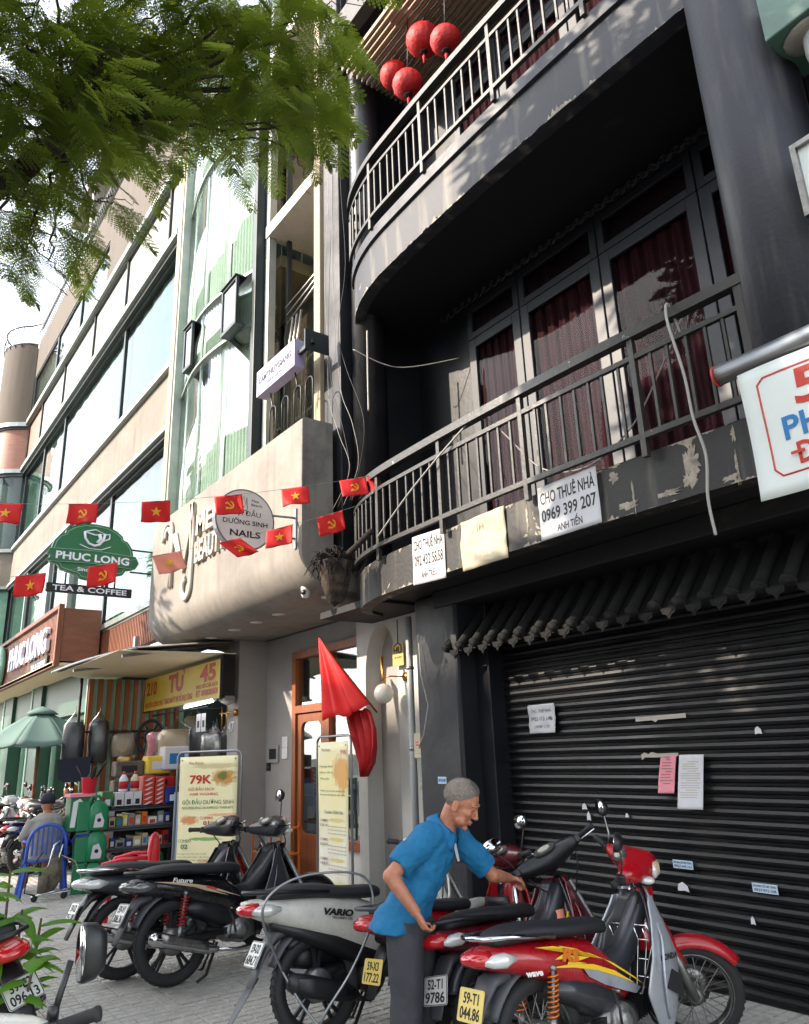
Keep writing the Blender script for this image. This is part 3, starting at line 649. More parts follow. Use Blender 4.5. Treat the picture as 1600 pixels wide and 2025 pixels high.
# bay of curved glass
ang = lambda t: (-12.0+2.95*t, 4.15-.22*math.sin(math.pi*t))
def bay(z0, z1, n=4):
    for i in range(n):
        t0, t1 = i/n+.004, (i+1)/n-.004
        obj('bay_pane', MB().sheet(lambda u, v: (*ang(t0+(t1-t0)*u), z0+v*(z1-z0)), 8, 1), 'bay_glass', S, solid=.01)
        obj('blind', MB().sheet(lambda u, v: (ang(t0+(t1-t0)*u)[0], ang(t0+(t1-t0)*u)[1]+.07+.012*math.sin(u*60), z0+v*(z1-z0)), 60, 1), 'bay_blind' if (i+int(z0)) % 3 else 'curtain', S)
bay(5.0, 7.63); bay(7.68, 8.55); bay(8.6, 11.4); bay(11.5, 13.6)
for z in (7.655, 8.575, 11.45):
    mb = MB(); mb.loft([[(ang(t)[0], ang(t)[1]-.012, z-.02), (ang(t)[0], ang(t)[1]+.04, z-.02), (ang(t)[0], ang(t)[1]+.04, z+.02), (ang(t)[0], ang(t)[1]-.012, z+.02)] for t in [i/20 for i in range(21)]], sm=False); obj('bay_bar', mb, 'frame_light', S)
for x, z, w in ((-11.25, 7.75, .36), (-9.66, 7.62, .54)):     # small projecting vent windows
    y = 3.93
    fr = obj('vent_window', MB(), 'dark_frame', S); mb = MB(); frame_rect(mb, x, x+w, z, z+.78, y-.06, y-.02, .04); mb.box(x-.01, y-.09, z+.78, x+w+.01, y+.1, z+.80); mb.box(x, y-.06, z-.02, x+w, y+.1, z); mb.box(x, y-.04, z, x+.02, y+.15, z+.78)
    fr.data = mb.mesh('vent_window', 'dark_frame'); obj('pane', MB().box(x+.04, y-.045, z+.04, x+w-.04, y-.04, z+.74), 'clear_glass', fr); obj('blind', MB().box(x+.05, y-.02, z+.05, x+w-.05, y, z+.73), 'plaster_cream', fr)
obj('mullion', MB().box(-9.05, 4.08, 5.0, -8.93, 4.24, 13.6), 'dark_frame', S, bevel=.006)
obj('mullion', MB().box(-8.90, 4.22, 5.0, -8.78, 4.34, 13.6), 'frame_light', S, bevel=.006)
obj('mullion', MB().box(-8.76, 4.5, 5.0, -8.70, 4.56, 13.6), 'dark_frame', S)
obj('side_pane', MB().box(-8.86, 4.34, 5.0, -8.84, 5.2, 13.6), 'bay_glass', S)
# recess with cream walls, cream column
obj('recess_wall', MB().box(-8.9, 5.2, 3.45, -7.0, 5.3, 14).box(-7.02, 4.5, 3.45, -6.95, 5.2, 14), 'plaster_cream', S)
obj('recess_floor', MB().box(-8.86, 4.2, 9.0, -7.33, 5.2, 9.2), 'white_plaster', S); obj('recess_floor', MB().box(-8.86, 4.2, 12.4, -7.33, 5.2, 12.6), 'white_plaster', S)
obj('column', MB().box(-7.33, 4.15, 5.1, -7.17, 4.6, 14.2), 'plaster_cream', S, bevel=.015)
for dz in (0, .12, .24):
    obj('drying_pole', MB().tube([(-8.6, 4.45-.15*dz, 7.5+dz), (-7.34, 4.35, 7.62+dz*.6)], .014, 6), 'chrome_dull', S)
for k in range(3):
    obj('folded_rack_bar', MB().tube([(-8.35+.12*k, 4.4, 7.45), (-8.42+.12*k, 4.35, 6.75)], .016, 6), 'chrome_dull', S)
# building sides / party wall and core
obj('party_wall', MB().box(-12.25, 4.16, 3.45, -12.06, 4.75, 13.8), 'white_plaster', S, bevel=.01)
obj('core', MB().box(-12.05, 5.35, 0, -6.6, 5.5, 14).box(-12.05, 4.3, 13.7, -7.0, 5.5, 13.9), 'interior', S)
obj('bay_slab', MB().box(-12.0, 4.5, 5.2, -8.95, 5.3, 5.4).box(-12.0, 4.5, 8.7, -8.95, 5.3, 8.9).box(-12.0, 4.5, 12.0, -8.95, 5.3, 12.2), 'interior_warm', S)
# ground floor: piers, door front, arched wall
obj('left_pier', MB().box(-11.1, 4.79, -.02, -10.68, 5.3, 3.275), 'grey_plaster', S, bevel=.012)
obj('front_wall', MB().box(-10.68, 5.25, -.02, -9.72, 5.33, 3.275).box(-9.72, 5.25, 2.98, -7.6, 5.33, 3.275), 'grey_plaster', S)
obj('ceiling_groove', MB().box(-10.68, 5.2, 3.262, -7.7, 5.24, 3.274), 'dark_frame', S)
# arched wall: a slab with an arched niche
xa, xb, L0, L1, zs = -7.52, -6.88, -7.70, -6.50, 2.42
r = (xb-xa)*.5+.05; n = 14
arch = [(xb, -.02), (xb, zs+.0)]+[((xa+xb)/2+(xb-xa)/2*math.cos(math.pi*i/n), zs+.58*math.sin(math.pi*i/n)) for i in range(1, n)]+[(xa, zs), (xa, -.02)]
poly = [(L0, -.02), (L0, 3.275), (L1, 3.275), (L1, -.02)]+arch
obj('arched_wall', MB().prism(poly, (0, 4.95, 0), (1, 0, 0), (0, 0, 1), -.28), 'white_plaster', S)
obj('arch_niche', MB().box(xa-.05, 5.16, -.02, xb+.05, 5.22, 3.2), 'grey_plaster', S)
dr = obj('entrance', MB(), 'wood_door', S); mb = MB()
mb.box(-9.72, 5.16, 0, -9.62, 5.3, 2.98); mb.box(-8.84, 5.16, 0, -8.72, 5.3, 2.98); mb.box(-9.62, 5.16, 2.88, -8.84, 5.3, 2.98); mb.box(-9.62, 5.16, 2.14, -8.84, 5.3, 2.24); mb.box(-8.72, 5.16, 2.88, -7.75, 5.3, 2.98); mb.box(-8.72, 5.16, .5, -7.75, 5.3, .6); mb.box(-8.72, 5.16, 2.14, -7.75, 5.3, 2.2)
dr.data = mb.mesh('entrance', 'wood_door')
mb = MB(); n = 8; o_ = (-9.60, -8.86, .02, 2.12); i_ = (-9.50, -8.97, .62, 2.02); rc = .1
rounded = []
for cx, cz, a0 in ((i_[1]-rc, i_[2]+rc, -90), (i_[1]-rc, i_[3]-rc, 0), (i_[0]+rc, i_[3]-rc, 90), (i_[0]+rc, i_[2]+rc, 180)):
    rounded += [(cx+rc*math.cos(R(a0+90*k/n)), cz+rc*math.sin(R(a0+90*k/n))) for k in range(n+1)]
door_poly = [(o_[0], o_[2]), (o_[0], o_[3]), (o_[1], o_[3]), (o_[1], o_[2]), (i_[1]-rc, o_[2]), (i_[1]-rc, i_[2])]+rounded[1:]+[(i_[1]-rc-.001, i_[2]), (i_[1]-rc-.001, o_[2])]
mb.prism(door_poly, (0, 5.19, 0), (1, 0, 0), (0, 0, 1), -.05); obj('door_leaf', mb, 'wood_door', dr)
for x0, x1, z0, z1 in ((-9.5, -8.97, .62, 2.02), (-9.62, -8.84, 2.24, 2.88), (-8.72, -7.75, .6, 2.14), (-8.72, -7.75, 2.2, 2.88)):
    obj('pane', MB().box(x0, 5.215, z0, x1, 5.22, z1), 'clear_glass', dr)
obj('plinth_tiles', MB().box(-8.72, 5.2, 0, -7.75, 5.3, .5), 'white_plaster', S)
obj('interior_wall', MB().box(-9.7, 6.8, 0, -7.0, 6.9, 3.2).box(-9.8, 5.34, 0, -9.72, 6.9, 3.2).box(-9.7, 5.34, 3.15, -7.2, 6.9, 3.2), 'interior_warm', S)
for j in range(6):
    obj('wall_tile', MB().box(-8.5, 6.4, .2+.4*j, -7.9, 6.75, .23+.4*j), 'white_paint', S)
text(S, 'Le', 'text_white', (-7.86, 5.21, 1.52), (1, 0, 0), (0, 0, 1), .10, .18)
text(S, '47', 'text_white', (-10.9, 4.785, 2.03), (1, 0, 0), (0, 0, 1), .15, .2, t=.006)
# switch box, bell and intercom on the wall
t = thing('fuse_box', 'grey flush fuse box beside a white card on the salon wall', 'fuse box', (-10.42, 5.25, 1.62)); mb = MB(); frame_rect(mb, -.17, .17, -.12, .12, -.03, 0, .05); obj('frame', mb, 'grey_plaster', t, bevel=.006); obj('door', MB().box(-.12, -.02, -.07, .12, -.012, .07), 'dark_frame', t)
t = thing('wall_card', 'pale slim intercom card right of the fuse box', 'intercom', (-10.07, 5.25, 1.70)); obj('top', MB().box(-.08, -.015, 0, .08, 0, .15), 'white_paint', t, bevel=.004); obj('bottom', MB().box(-.08, -.018, -.15, .08, 0, -.005), 'white_paint', t, bevel=.004)
t = thing('socket', 'small black double socket below the fuse box', 'socket', (-10.57, 5.25, 1.47)); obj('plate', MB().box(-.06, -.015, -.08, .06, 0, .08), 'black_plastic', t, bevel=.004); obj('outlet', MB().lathe([(.02, -.02), (.02, -.013)], 12, axis='Y', c=(0, 0, .035)).lathe([(.02, -.02), (.02, -.013)], 12, axis='Y', c=(0, 0, -.035)), 'grey_plastic', t)
# globe lamp on the arched wall
t = thing('wall_lamp', 'brass arm wall lamp with a white glass globe on the arched wall', 'lamp', (-6.84, 4.95, 2.36)); obj('plate', MB().lathe([(.05, -.02), (.05, 0)], 18, axis='Y', c=(.12, 0, 0)), 'brass', t); obj('arm', MB().tube([(.12, -.02, 0), (.12, -.2, 0), (-.0, -.22, 0)], .008, 6).tube([(-.03, -.22, .22), (0, -.22, .0), (.0, -.22, -.06)], .018, 8), 'brass', t); obj('globe', MB().ball((0, -.22, -.17), .105, 12), 'globe', t)
t = thing('hanging_sign', 'small yellow house number board hanging above the globe lamp', 'sign', (-6.78, 4.9, 2.62)); obj('board', MB().box(-.10, -.01, -.14, .10, .0, .10), 'paper_yellow', t); text(t, 'HU', 'ink', (0, -.012, .03), (1, 0, 0), (0, 0, 1), .07, .15, bold=.03); text(t, '47 NTH', 'ink', (0, -.012, -.05), (1, 0, 0), (0, 0, 1), .025, .13); obj('roof_mark', MB().prism([(-.08, 0), (0, .04), (.08, 0), (.07, -.01), (0, .025), (-.07, -.01)], (0, -.011, .075), (1, 0, 0), (0, 0, 1), .002), 'ink', t); obj('hanger', MB().box(-.006, -.01, .1, .006, -.004, .36), 'ink', t)
def camera_thing(label, loc, rz=0):
    t = thing('security_camera', label, 'camera', loc, rz); obj('base', MB().lathe([(.05, 0), (.05, -.02)], 16), 'white_paint', t); obj('body', MB().loft([[(.052*s*math.cos(a), .05*s*math.sin(a), z) for a in [2*math.pi*i/16 for i in range(16)]] for s, z in ((.8, -.02), (1, -.05), (1, -.13), (.75, -.17), (.1, -.18))]), 'white_paint', t)
    obj('lens', MB().lathe([(.03, -.058), (.032, -.045)], 16, axis='Y', c=(0, 0, -.12)), 'black_plastic', t); return t
camera_thing('white dome security camera under the ceiling at the arched wall', (-7.55, 4.6, 3.26), R(40)); camera_thing('white bullet security camera under the balcony bowl near its right end', (-7.2, 3.98, 3.40), R(30))
# signs of the salon -------------------------------------------------
t = thing('raised_logo', 'large raised cream M monogram beside the name on the balcony front', 'sign', (-9.9, 3.75, 4.5))
def strk(mb, pts, w=.06, d=.045): mb.tube([(x, -d*.5, z) for x, z in pts], w*.5, 8)
mb = MB(); ft = .03
arcp = lambda cx, cz, r, a0, a1, n=10: [(cx+r*math.cos(R(a0+(a1-a0)*i/n)), cz+r*math.sin(R(a0+(a1-a0)*i/n))) for i in range(n+1)]
for dlt in (0, .075):
    strk(mb, arcp(-.82, .30, .15-dlt, 200, 20)+[(-.66+dlt*.3, .2), (-.62-dlt, -.35)], .058)
    strk(mb, [(-.62+dlt, .25), (-.25, -.25), (-.02-dlt, .48), (.02-dlt, .1), (-.02+0*dlt, -.42)]+arcp(-.15, -.44, .13-dlt*.4, 0, -250, 12), .058)
t.scale = (1.3, 1, 1.3); t.location = (-9.98, 3.75, 4.46); obj('monogram', mb, 'logo_plaster', t)
text(t, 'MEE', 'logo_plaster', (.42, -.002, .18), (1, 0, 0), (0, 0, 1), .22, .60, bold=.03, t=.05); text(t, 'BEAUTY', 'logo_plaster', (.50, -.002, -.12), (1, 0, 0), (0, 0, 1), .22, .78, bold=.03, t=.05)
t = thing('round_sign', 'round cream light box sign reading NAILS on two steel arms from the balcony', 'sign', (-7.0, 3.16, 3.94)); t.scale = (.8, .8, .8)
rr_ = .415; dirx = Vector((.80, -.60, 0)); dn = Vector((-.0, 0, 0))
ux = Vector((0, 1, 0))     # the sign stands square to the facade
nn = Vector((ux.y, -ux.x, 0))               # faces the pavement
def disc(mb, r, d0, d1, mi=0, n=48):
    ring = lambda d, q: [ux*q*math.cos(2*math.pi*i/n)+Vector((0, 0, 1))*q*math.sin(2*math.pi*i/n)+nn*d for i in range(n)]
    mb.loft([ring(d0, r-.004), ring(d0+.004*(1 if d1 > d0 else -1), r), ring(d1, r)], mi, sm=False)
mb = MB(); disc(mb, rr_, .0, -.10); obj('rim', mb, 'metal_grey', t); mb = MB(); disc(mb, rr_-.02, .003, -.02); obj('face', mb, 'sign_cream', t)
fo = nn*.006
for s, z, h, w, b in (('GỘI ĐẦU', .085, .066, .42, 0), ('DƯỠNG SINH', -.04, .062, .62, .01), ('NAILS', -.19, .085, .42, .02)): text(t, s, 'ink', fo+Vector((0, 0, z)), ux, (0, 0, 1), h, w, bold=b)
text(t, 'Mee', 'ink', fo+ux*.13+Vector((0, 0, .27)), ux, (0, 0, 1), .034, .10); text(t, 'Beauty', 'ink', fo+ux*.155+Vector((0, 0, .215)), ux, (0, 0, 1), .034, .155)
mb = MB(); P3 = lambda x, z: ux*x+Vector((0, 0, z))+nn*.004
mb.tube([P3(*p) for p in [(-.13, .20), (-.12, .27), (-.09, .30), (-.07, .2), (-.03, .31), (0, .2), (.01, .30), (.02, .16)]+arcp(-.01, .15, .03, 0, -250, 8)], .004, 5); obj('monogram', mb, 'ink', t)
obj('bracket', MB().tube([ux*(.40)+Vector((0, 0, .13))-nn*.05, Vector((0, .72, .13))], .016, 8).tube([ux*(.38)+Vector((0, 0, -.16))-nn*.05, Vector((0, .72, -.16))], .016, 8).box(-.03, .715, -.3, .03, .735, .26), 'metal_grey', t)
t = thing('hair_salon_sign', 'tilted lilac white light box sign fixed above the balcony railing', 'sign', (-7.68, 3.8, 6.17)); w, h, d = 1.02, .36, .14
obj('box', MB().box(-w/2, 0, -h/2, w/2, d, h/2), 'sign_lilac', t, bevel=.004)
text(t, 'LAMTHUYGIANG', 'ink', (0, -.002, .02), (1, 0, 0), (0, 0, 1), .085, .86, bold=.02, t=.002); text(t, 'HAIR BY LUONG', 'ink', (0, -.002, -.09), (1, 0, 0), (0, 0, 1), .035, .42, bold=.01)
obj('bracket', MB().box(w/2-.1, .05, -.02, w/2+.34, .10, .03).tube([(-.3, .1, -h/2), (-.3, .16, -.55)], .012, 6).tube([(.35, .1, -h/2), (.35, .16, -.5)], .012, 6).box(w/2+.28, -.02, -.10, w/2+.30, .3, .16), 'dark_frame', t)
# ================================================================ FLAGS: bunting strings
def star(mb, c, r, u, v, n_, t=.003):
    mb.prism([(r*(1 if i % 2 == 0 else .4)*math.sin(math.pi*i/5), r*(1 if i % 2 == 0 else .4)*math.cos(math.pi*i/5)) for i in range(10)], c, u, v, t)
def hammer(mb, c, r, u, v, t=.003):
    arc = [(r*.9*math.cos(R(a)), r*.9*math.sin(R(a))) for a in range(-140, 75, 12)]; inn = [(r*.62*math.cos(R(a))+.0*r, r*.62*math.sin(R(a))+.08*r) for a in range(70, -138, -12)]
    mb.prism(arc+inn, c, u, v, t); c2 = Vector(c)
    q = lambda pts: mb.prism(pts, c2, u, v, t+.001)
    q([(-.75*r, .35*r), (-.55*r, .15*r), (-.1*r, .5*r), (-.35*r, .7*r)]); q([(-.3*r, .35*r), (-.15*r, .5*r), (.75*r, -.6*r), (.6*r, -.75*r)]); q([(-.75*r, -.85*r), (-.6*r, -.95*r), (-.35*r, -.65*r), (-.5*r, -.55*r)])
V3 = Vector
fl = [((-5.85, 3.93, 4.20), (-7.6, .95, 3.93), [(-.012, 0, .19), (.045, 2, .12), (.208, 1, .08), (.391, 2, .1), (.585, 1, 0), (.776, 2, 0), (.974, 1, 0)]),
      ((-5.78, 3.93, 3.92), (-7.6, 1.05, 3.23), [(.122, 2, .1), (.262, 1, .0), (.40, 3, .3), (.568, 4, .3), (.734, 2, .0), (.921, 1, .03)])]
nm = {1: 'star', 2: 'hammer'}
FL = ['small red pennant folded against the corner of the lower balcony rail', 'red flag with yellow hammer and sickle hanging beside the dark round pilaster, upper string', 'red flag with yellow star hanging right of the round cream sign, upper string', 'darker red flag with hammer and sickle just above the round sign, upper string', 'creased red flag with star in front of the cream party wall, upper string', 'red flag with hammer and sickle above the green coffee sign, upper string', 'red flag with star at the left edge of the picture, upper string',
      'crimson flag with hammer and sickle before the concrete balcony end', 'red flag half hidden behind the right rim of the round sign, lower string', 'red flag blown sideways under the round sign, lower string', 'sun bleached pink flag with faint star before the raised monogram, lower string', 'red flag with hammer and sickle covering part of the green coffee sign, lower string', 'red flag with star and torn lower edge left of the green coffee sign']
fi = 0
for si, (a, b, marks) in enumerate(fl):
    a, b = V3(a), V3(b); sag = lambda t: a.lerp(b, t)-V3((0, 0, .10*4*t*(1-t)))
    s = obj('bunting_string', MB().tube([sag(i/30*1.15) for i in range(31)], .0022, 4), 'cable_white'); props(s, ['upper thin string of flags running left from the balcony rail', 'lower thin string of flags running left from the balcony rail'][si], 'string')
    for t_, kd, sk in marks:
        p = sag(t_); u = (sag(t_-.01)-sag(t_+.01)).normalized(); w = .245*(p-V3((0, 0, 1.6))).length/7.0; h = w*.74; rr = random.Random(fi)
        if kd == 0: w *= .45
        if kd == 3: w *= .8
        ph = rr.uniform(0, 6); am = .02*w/.25; nrm = V3((u.y, -u.x, 0)).normalized()
        f = lambda x, y: p+u*((x-.5)*w+sk*.25*(1-y)*(1 if kd != 3 else 2.5))+V3((0, 0, (y-1)*h*(1-.1*sk)))+nrm*(am*(1.15-y)*math.sin(x*5+ph)+am*.8*(1-y)*math.sin(x*9+y*4+ph*2)+(1-y)*rr_f)
        rr_f = rr.uniform(-.05, .05)
        T = thing('flag', FL[fi], 'flag', p, group='flags on the two bunting strings'); g_ = lambda x, y: f(x, y)-p
        obj('cloth', MB().sheet(g_, 14, 10), 'flag_pale' if kd == 4 else 'flag_red', T, solid=.0015)
        if kd:
            mb = MB(); uu = (g_(.6, .5)-g_(.4, .5)).normalized(); vv = (g_(.5, .6)-g_(.5, .4)).normalized(); cc = g_(.5, .5)-nrm*0
            nn2 = uu.cross(vv); cam_side = 1 if nn2.dot(V3((0, 0, 1.6))-p) > 0 else -1
            em = MB()
            if kd in (1, 4): star(em, V3((0, 0, 0)), w*.19, V3((1, 0, 0)), V3((0, 1, 0)), None, .0005)
            else: hammer(em, V3((0, 0, 0)), w*.19, V3((1, 0, 0)), V3((0, 1, 0)), .0005)
            # drape the emblem on the cloth
            vs = [g_(.5+x/w, .5+y/h)+nn2*cam_side*(.003+z) for x, y, z in em.v]
            mb.add(vs, em.f); obj('emblem', mb, 'flag_yellow', T)
        fi += 1
# draped red flag by the entrance
t = thing('draped_flag', 'large red flag drooping from a pole beside the salon entrance', 'flag', (-7.6, 4.85, 2.0))
P_ = lambda x, y, z: V3((x+7.6, y-4.85, z-2.0))
rings = []
for k in range(13):
    v = k/12; n = 30; l = V3((-7.69, 4.42, 2.88)).lerp(V3((-7.50, 4.34, 1.97)), v); r = V3((-7.67, 4.42, 2.88)).lerp(V3((-6.86, 4.52, 2.06)), v)
    rings.append([P_(*(l.lerp(r, i/n)+V3((0, -.06*v*math.sin(math.pi*i/n)+.045*v*math.sin(i*.62+v*1.5), -.05*v*math.sin(math.pi*i/n)+.02*v*math.sin(i*.9))))) for i in range(n+1)])
obj('cloth', MB().loft(rings, closed=False), 'flag_red', t, solid=.004)
rings = []
for (x, z, w) in [(-7.15, 2.06, .42), (-7.08, 1.9, .44), (-7.02, 1.7, .34), (-7.0, 1.52, .2), (-7.05, 1.36, .03)]:
    n = 22; rings.append([P_(x+(i/n-.5)*w*1.3, 4.6+.05*math.sin(i*1.1), z-.10*abs(math.sin(i*.55))*w*2) for i in range(n+1)])
obj('fold', MB().loft(rings, closed=False), 'deep_red', t, solid=.004)
obj('pole', MB().tube([P_(-7.3, 4.95, 2.02), P_(-7.66, 4.42, 2.84)], .012, 6), 'wood_door', t)

# ================================================================ COFFEE BUILDING
C = thing('coffee_building', 'long corner building with horizontal window bands, beige spandrels and a brown parapet', 'building', (-20, 5, 0), world=True)
X0, X1 = -27.2, -12.28; Y = 4.1
# rounded corner at the far end: plan from (X0, Y) curving away
def plan(s):       # s<=0 straight along the street, s>0 round the corner bulge
    return s
cx_, cy_, cr = -28.6, 5.4, 1.45
corner = [(X0, Y), (-27.35, Y+.02), (-27.5, Y+.0)]+[(-28.75+1.25*math.cos(R(a)), Y+.35+1.25*math.sin(R(a))) for a in range(-30, -200, -12)]
def band(z0, z1, dy, mt, nm, bev=0):
    mb = MB(); path = [(X1, Y)]+corner; rings = []
    for i, (x, y) in enumerate(path):
        a = V3(path[max(0, i-1)]); b = V3(path[min(len(path)-1, i+1)]); d = (b-a).normalized(); n_ = V3((-d.y, d.x))   # outward
        if n_.y > 0 and i < 3: n_ = -n_
        n_ = V3((0, -1)) if i < 3 else V3((x+28.75, y-Y-.35)).normalized()
        rings.append([(x+n_.x*dy, y+n_.y*dy, z0), (x-n_.x*.15, y-n_.y*.15, z0), (x-n_.x*.15, y-n_.y*.15, z1), (x+n_.x*dy, y+n_.y*dy, z1)])
    return obj(nm, mb.loft(rings, sm=False), mt, C)
band(4.06, 4.16, .10, 'frame_light', 'sill'); band(7.13, 7.22, .12, 'frame_light', 'cornice'); band(7.06, 7.13, .05, 'dark_frame', 'trim'); band(7.22, 8.38, .02, 'spandrel_beige', 'spandrel'); band(8.38, 8.50, .12, 'frame_light', 'cornice'); band(8.50, 8.54, .06, 'dark_frame', 'trim')
band(11.10, 11.20, .05, 'dark_frame', 'trim'); band(11.20, 11.34, .14, 'frame_light', 'cornice')
for x0, x1, c_ in ((-13.13, -12.28, 0), (-16.03, -13.13, 0), (-18.85, -16.03, 0), (-22.1, -18.85, 0), (-25.1, -22.1, 0), (X0, -25.1, 1)):
    obj('band_panel', MB().box(x0+.02, Y+.02, 11.34, x1-.02, Y+.1, 12.88), 'wood_panel' if c_ else 'band_panel', C); obj('mullion', MB().box(x0-.03, Y-.03, 11.34, x0+.03, Y+.06, 12.88), 'dark_frame', C)
band(12.88, 12.95, .05, 'dark_frame', 'trim'); band(12.95, 13.10, .14, 'frame_light', 'cornice')
obj('parapet_wall', MB().box(-18.0, Y-.02, 13.1, X1, Y+.3, 16.1).box(X0, Y-.02, 14.75, -18.0, Y+.3, 16.1), 'brown_render', C)
# windows of three floors: panes, mullions, blinds
def winrow(z0, z1, xs, deep=.12, fr='dark_frame', gl='window_glass', seed=1):
    rr = random.Random(seed)
    for a, b in zip(xs, xs[1:]):
        mb = MB(); frame_rect(mb, a, b, z0, z1, Y+deep-.05, Y+deep+.03, .055); w = obj('window', mb, fr, C)
        obj('pane', MB().box(a+.055, Y+deep-.015, z0+.055, b-.055, Y+deep-.005, z1-.055), gl, w)
        k = rr.random()
        obj('blind', MB().sheet(lambda u, v: (a+u*(b-a), Y+deep+.10+.03*math.sin(u*40), z0+(v)*(z1-z0)), 60, 1), 'curtain' if k < .6 else 'curtain_green', w)
winrow(4.16, 7.06, [X0, -24.4, -21.15, -19.15, -16.05, -12.3], .10, seed=2); winrow(8.54, 11.10, [X0, -24.3, -21.65, -16.05, -12.3], .10, seed=5); winrow(13.1, 14.75, [X0, -23.75, -20.85, -18.0], .05, seed=9)
for xx in (-21.4, -19.0, -24.4): obj('mullion', MB().box(xx-.05, Y-.02, 4.16, xx+.05, Y+.2, 7.06), 'frame_light', C)
# corner bulge
def corner_wall(z0, z1, mt, nm, off=0): 
    pts = corner[2:]; return obj(nm, MB().loft([[(x-(off*(1 if i else 0)), y, z0), (x, y, z1)] for i, (x, y) in enumerate(pts)], closed=False), mt, C)
corner_wall(4.1, 7.1, 'curtain_green', 'corner_glass'); corner_wall(7.2, 8.4, 'spandrel_beige', 'corner_spandrel'); corner_wall(8.5, 11.2, 'window_glass', 'corner_glass'); corner_wall(11.3, 13.0, 'wood_panel', 'corner_panel'); corner_wall(13.1, 16.3, 'brown_render', 'corner_wall')
obj('corner_core', MB().lathe([(1.1, 0), (1.1, 16.2)], 24, c=(-28.75, Y+.35, 0)), 'interior', C)
obj('core', MB().box(X0-2.5, 4.9, 4, X1, 5.2, 15.9).box(X0, 4.35, 4.0, X1, 5, 4.15).box(X0, 4.35, 7.06, X1, 5, 8.5).box(X0, 4.35, 11.1, X1, 5, 13.1).box(X0, 4.4, 15.8, X1, 12, 16.05), 'interior', C)
obj('end_column', MB().box(X1, Y-.12, 3.6, -12.06, Y+.2, 14.8), 'plaster_cream', C, bevel=.01); obj('end_column_side', MB().box(-12.058, Y-.10, 3.6, -11.99, Y+.2, 14.8), 'frame_light', C)
# roof terrace: iron railing with curved balusters, set back rooms
rl = obj('terrace_rail', MB().tube([(-12.4, 4.15, 17.0), (X0, 4.15, 17.0)]+[(x, y, 17.0) for x, y in corner[3:]], .03, 6).tube([(-12.4, 4.15, 16.15), (X0, 4.15, 16.15)]+[(x, y, 16.3) for x, y in corner[3:]], .02, 6), 'dark_frame', C)
bm = MB().tube([(0, 0, 0), (0, -.06, .15), (0, -.14, .3), (0, -.10, .48), (0, -.0, .62), (0, 0, .85)], .014, 5).mesh('iron_baluster', 'dark_frame')
for i in range(92):
    o = link('iron_baluster', bm, rl); o.location = (-12.6-.16*i, 4.15, 16.15)
for i, (x, y) in enumerate(corner[4::1]):
    o = link('iron_baluster', bm, rl); o.location = (x, y, 16.15); o.rotation_euler = (0, 0, R(-20-12*i))
obj('terrace_room', MB().box(-27, 6.2, 16, -14, 6.4, 19.5).box(-27.5, 5.0, 19.4, -14, 7.5, 19.65), 'white_plaster', C)
obj('terrace_slab', MB().box(-24.5, 4.2, 19.4, -17, 6.2, 19.7).box(-22, 4.3, 16.1, -21.7, 4.6, 19.4).box(-17.5, 4.3, 16.1, -17.2, 4.6, 19.4), 'concrete', C)
# wood slat strip and shop front
obj('slat_backing', MB().box(-20, Y+.0, 3.45, -12.3, Y+.06, 4.05), 'wood_panel', C)
sm2 = MB().box(0, -.05, 0, .045, 0, .56).mesh('wood_slat', 'wood_slat')
wb = obj('slat_rail', MB().box(-16.6, Y-.06, 4.02, -12.3, Y+.0, 4.06), 'frame_light', C)
for i in range(int(4.2/.09)): o = link('wood_slat', sm2, wb); o.location = (-16.5+i*.09, Y, 3.46)
obj('soffit', MB().box(-30, 3.2, 3.36, -15.45, 4.2, 3.44), 'cream_soffit', C)
t = obj('sign_panel', MB().box(-24, 3.28, 3.40, -15.45, 4.0, 4.45), 'wood_panel', C, bevel=.01); mb = MB(); frame_rect(mb, -24, -15.42, 3.34, 4.52, 3.20, 3.30, .09); obj('sign_frame', mb, 'wood_slat', C, bevel=.01)
for i in range(60): o = link('wood_slat', MB().box(0, -.02, 0, .07, 0, .92).mesh('w', 'wood_slat') if i == 0 else _ws, t); _ws = o.data; o.location = (-22.4+i*.113, 3.28, 3.46)
T = thing('coffee_fascia_sign', 'white raised PHUC LONG lettering on the wooden fascia board', 'sign', (-18, 3.24, 3.9)); text(T, 'PHUC LONG', 'text_white', (-.1, 0, .05), (1, 0, 0), (0, 0, 1), .50, 3.9, bold=.02, t=.07); obj('plate', MB().box(.3, -.03, -.50, 1.9, .02, -.28), 'ink', T); text(T, 'TEA & COFFEE', 'text_white', (1.1, -.033, -.39), (1, 0, 0), (0, 0, 1), .10, 1.3)
T = thing('round_logo', 'pale green round cup emblem at the left end of the wooden fascia', 'sign', (-21.3, 3.22, 3.9)); obj('disc', MB().lathe([(.50, -.10), (.52, -.08), (.52, 0)], 32, axis='Y'), 'green_light', T); obj('cup', MB().tube([(-.2, -.11, .1), (-.15, -.11, -.12), (.05, -.11, -.16), (.2, -.11, .1)], .02, 6), 'text_white', T)
for x0, x1 in ((-24.3, -23.2), (-20.6, -19.7)):
    obj('shop_column', MB().box(x0, 3.9, 0, x1, 4.6, 3.36), 'green_paint', C); obj('column_trim', MB().box(x0-.18, 3.88, 0, x0-.01, 4.4, 3.36), 'green_light', C)
obj('shop_beam', MB().box(-30, 3.98, 2.55, -15.3, 4.3, 3.36), 'green_paint', C)
for x0, x1 in ((-23.1, -20.8), (-19.6, -17.4), (-17.3, -15.3)):
    mb = MB(); frame_rect(mb, x0, x1, 0, 2.54, 4.2, 4.3, .09); w = obj('shop_window', mb, 'green_light', C); obj('pane', MB().box(x0+.09, 4.24, .09, x1-.09, 4.25, 2.45), 'clear_glass', w)
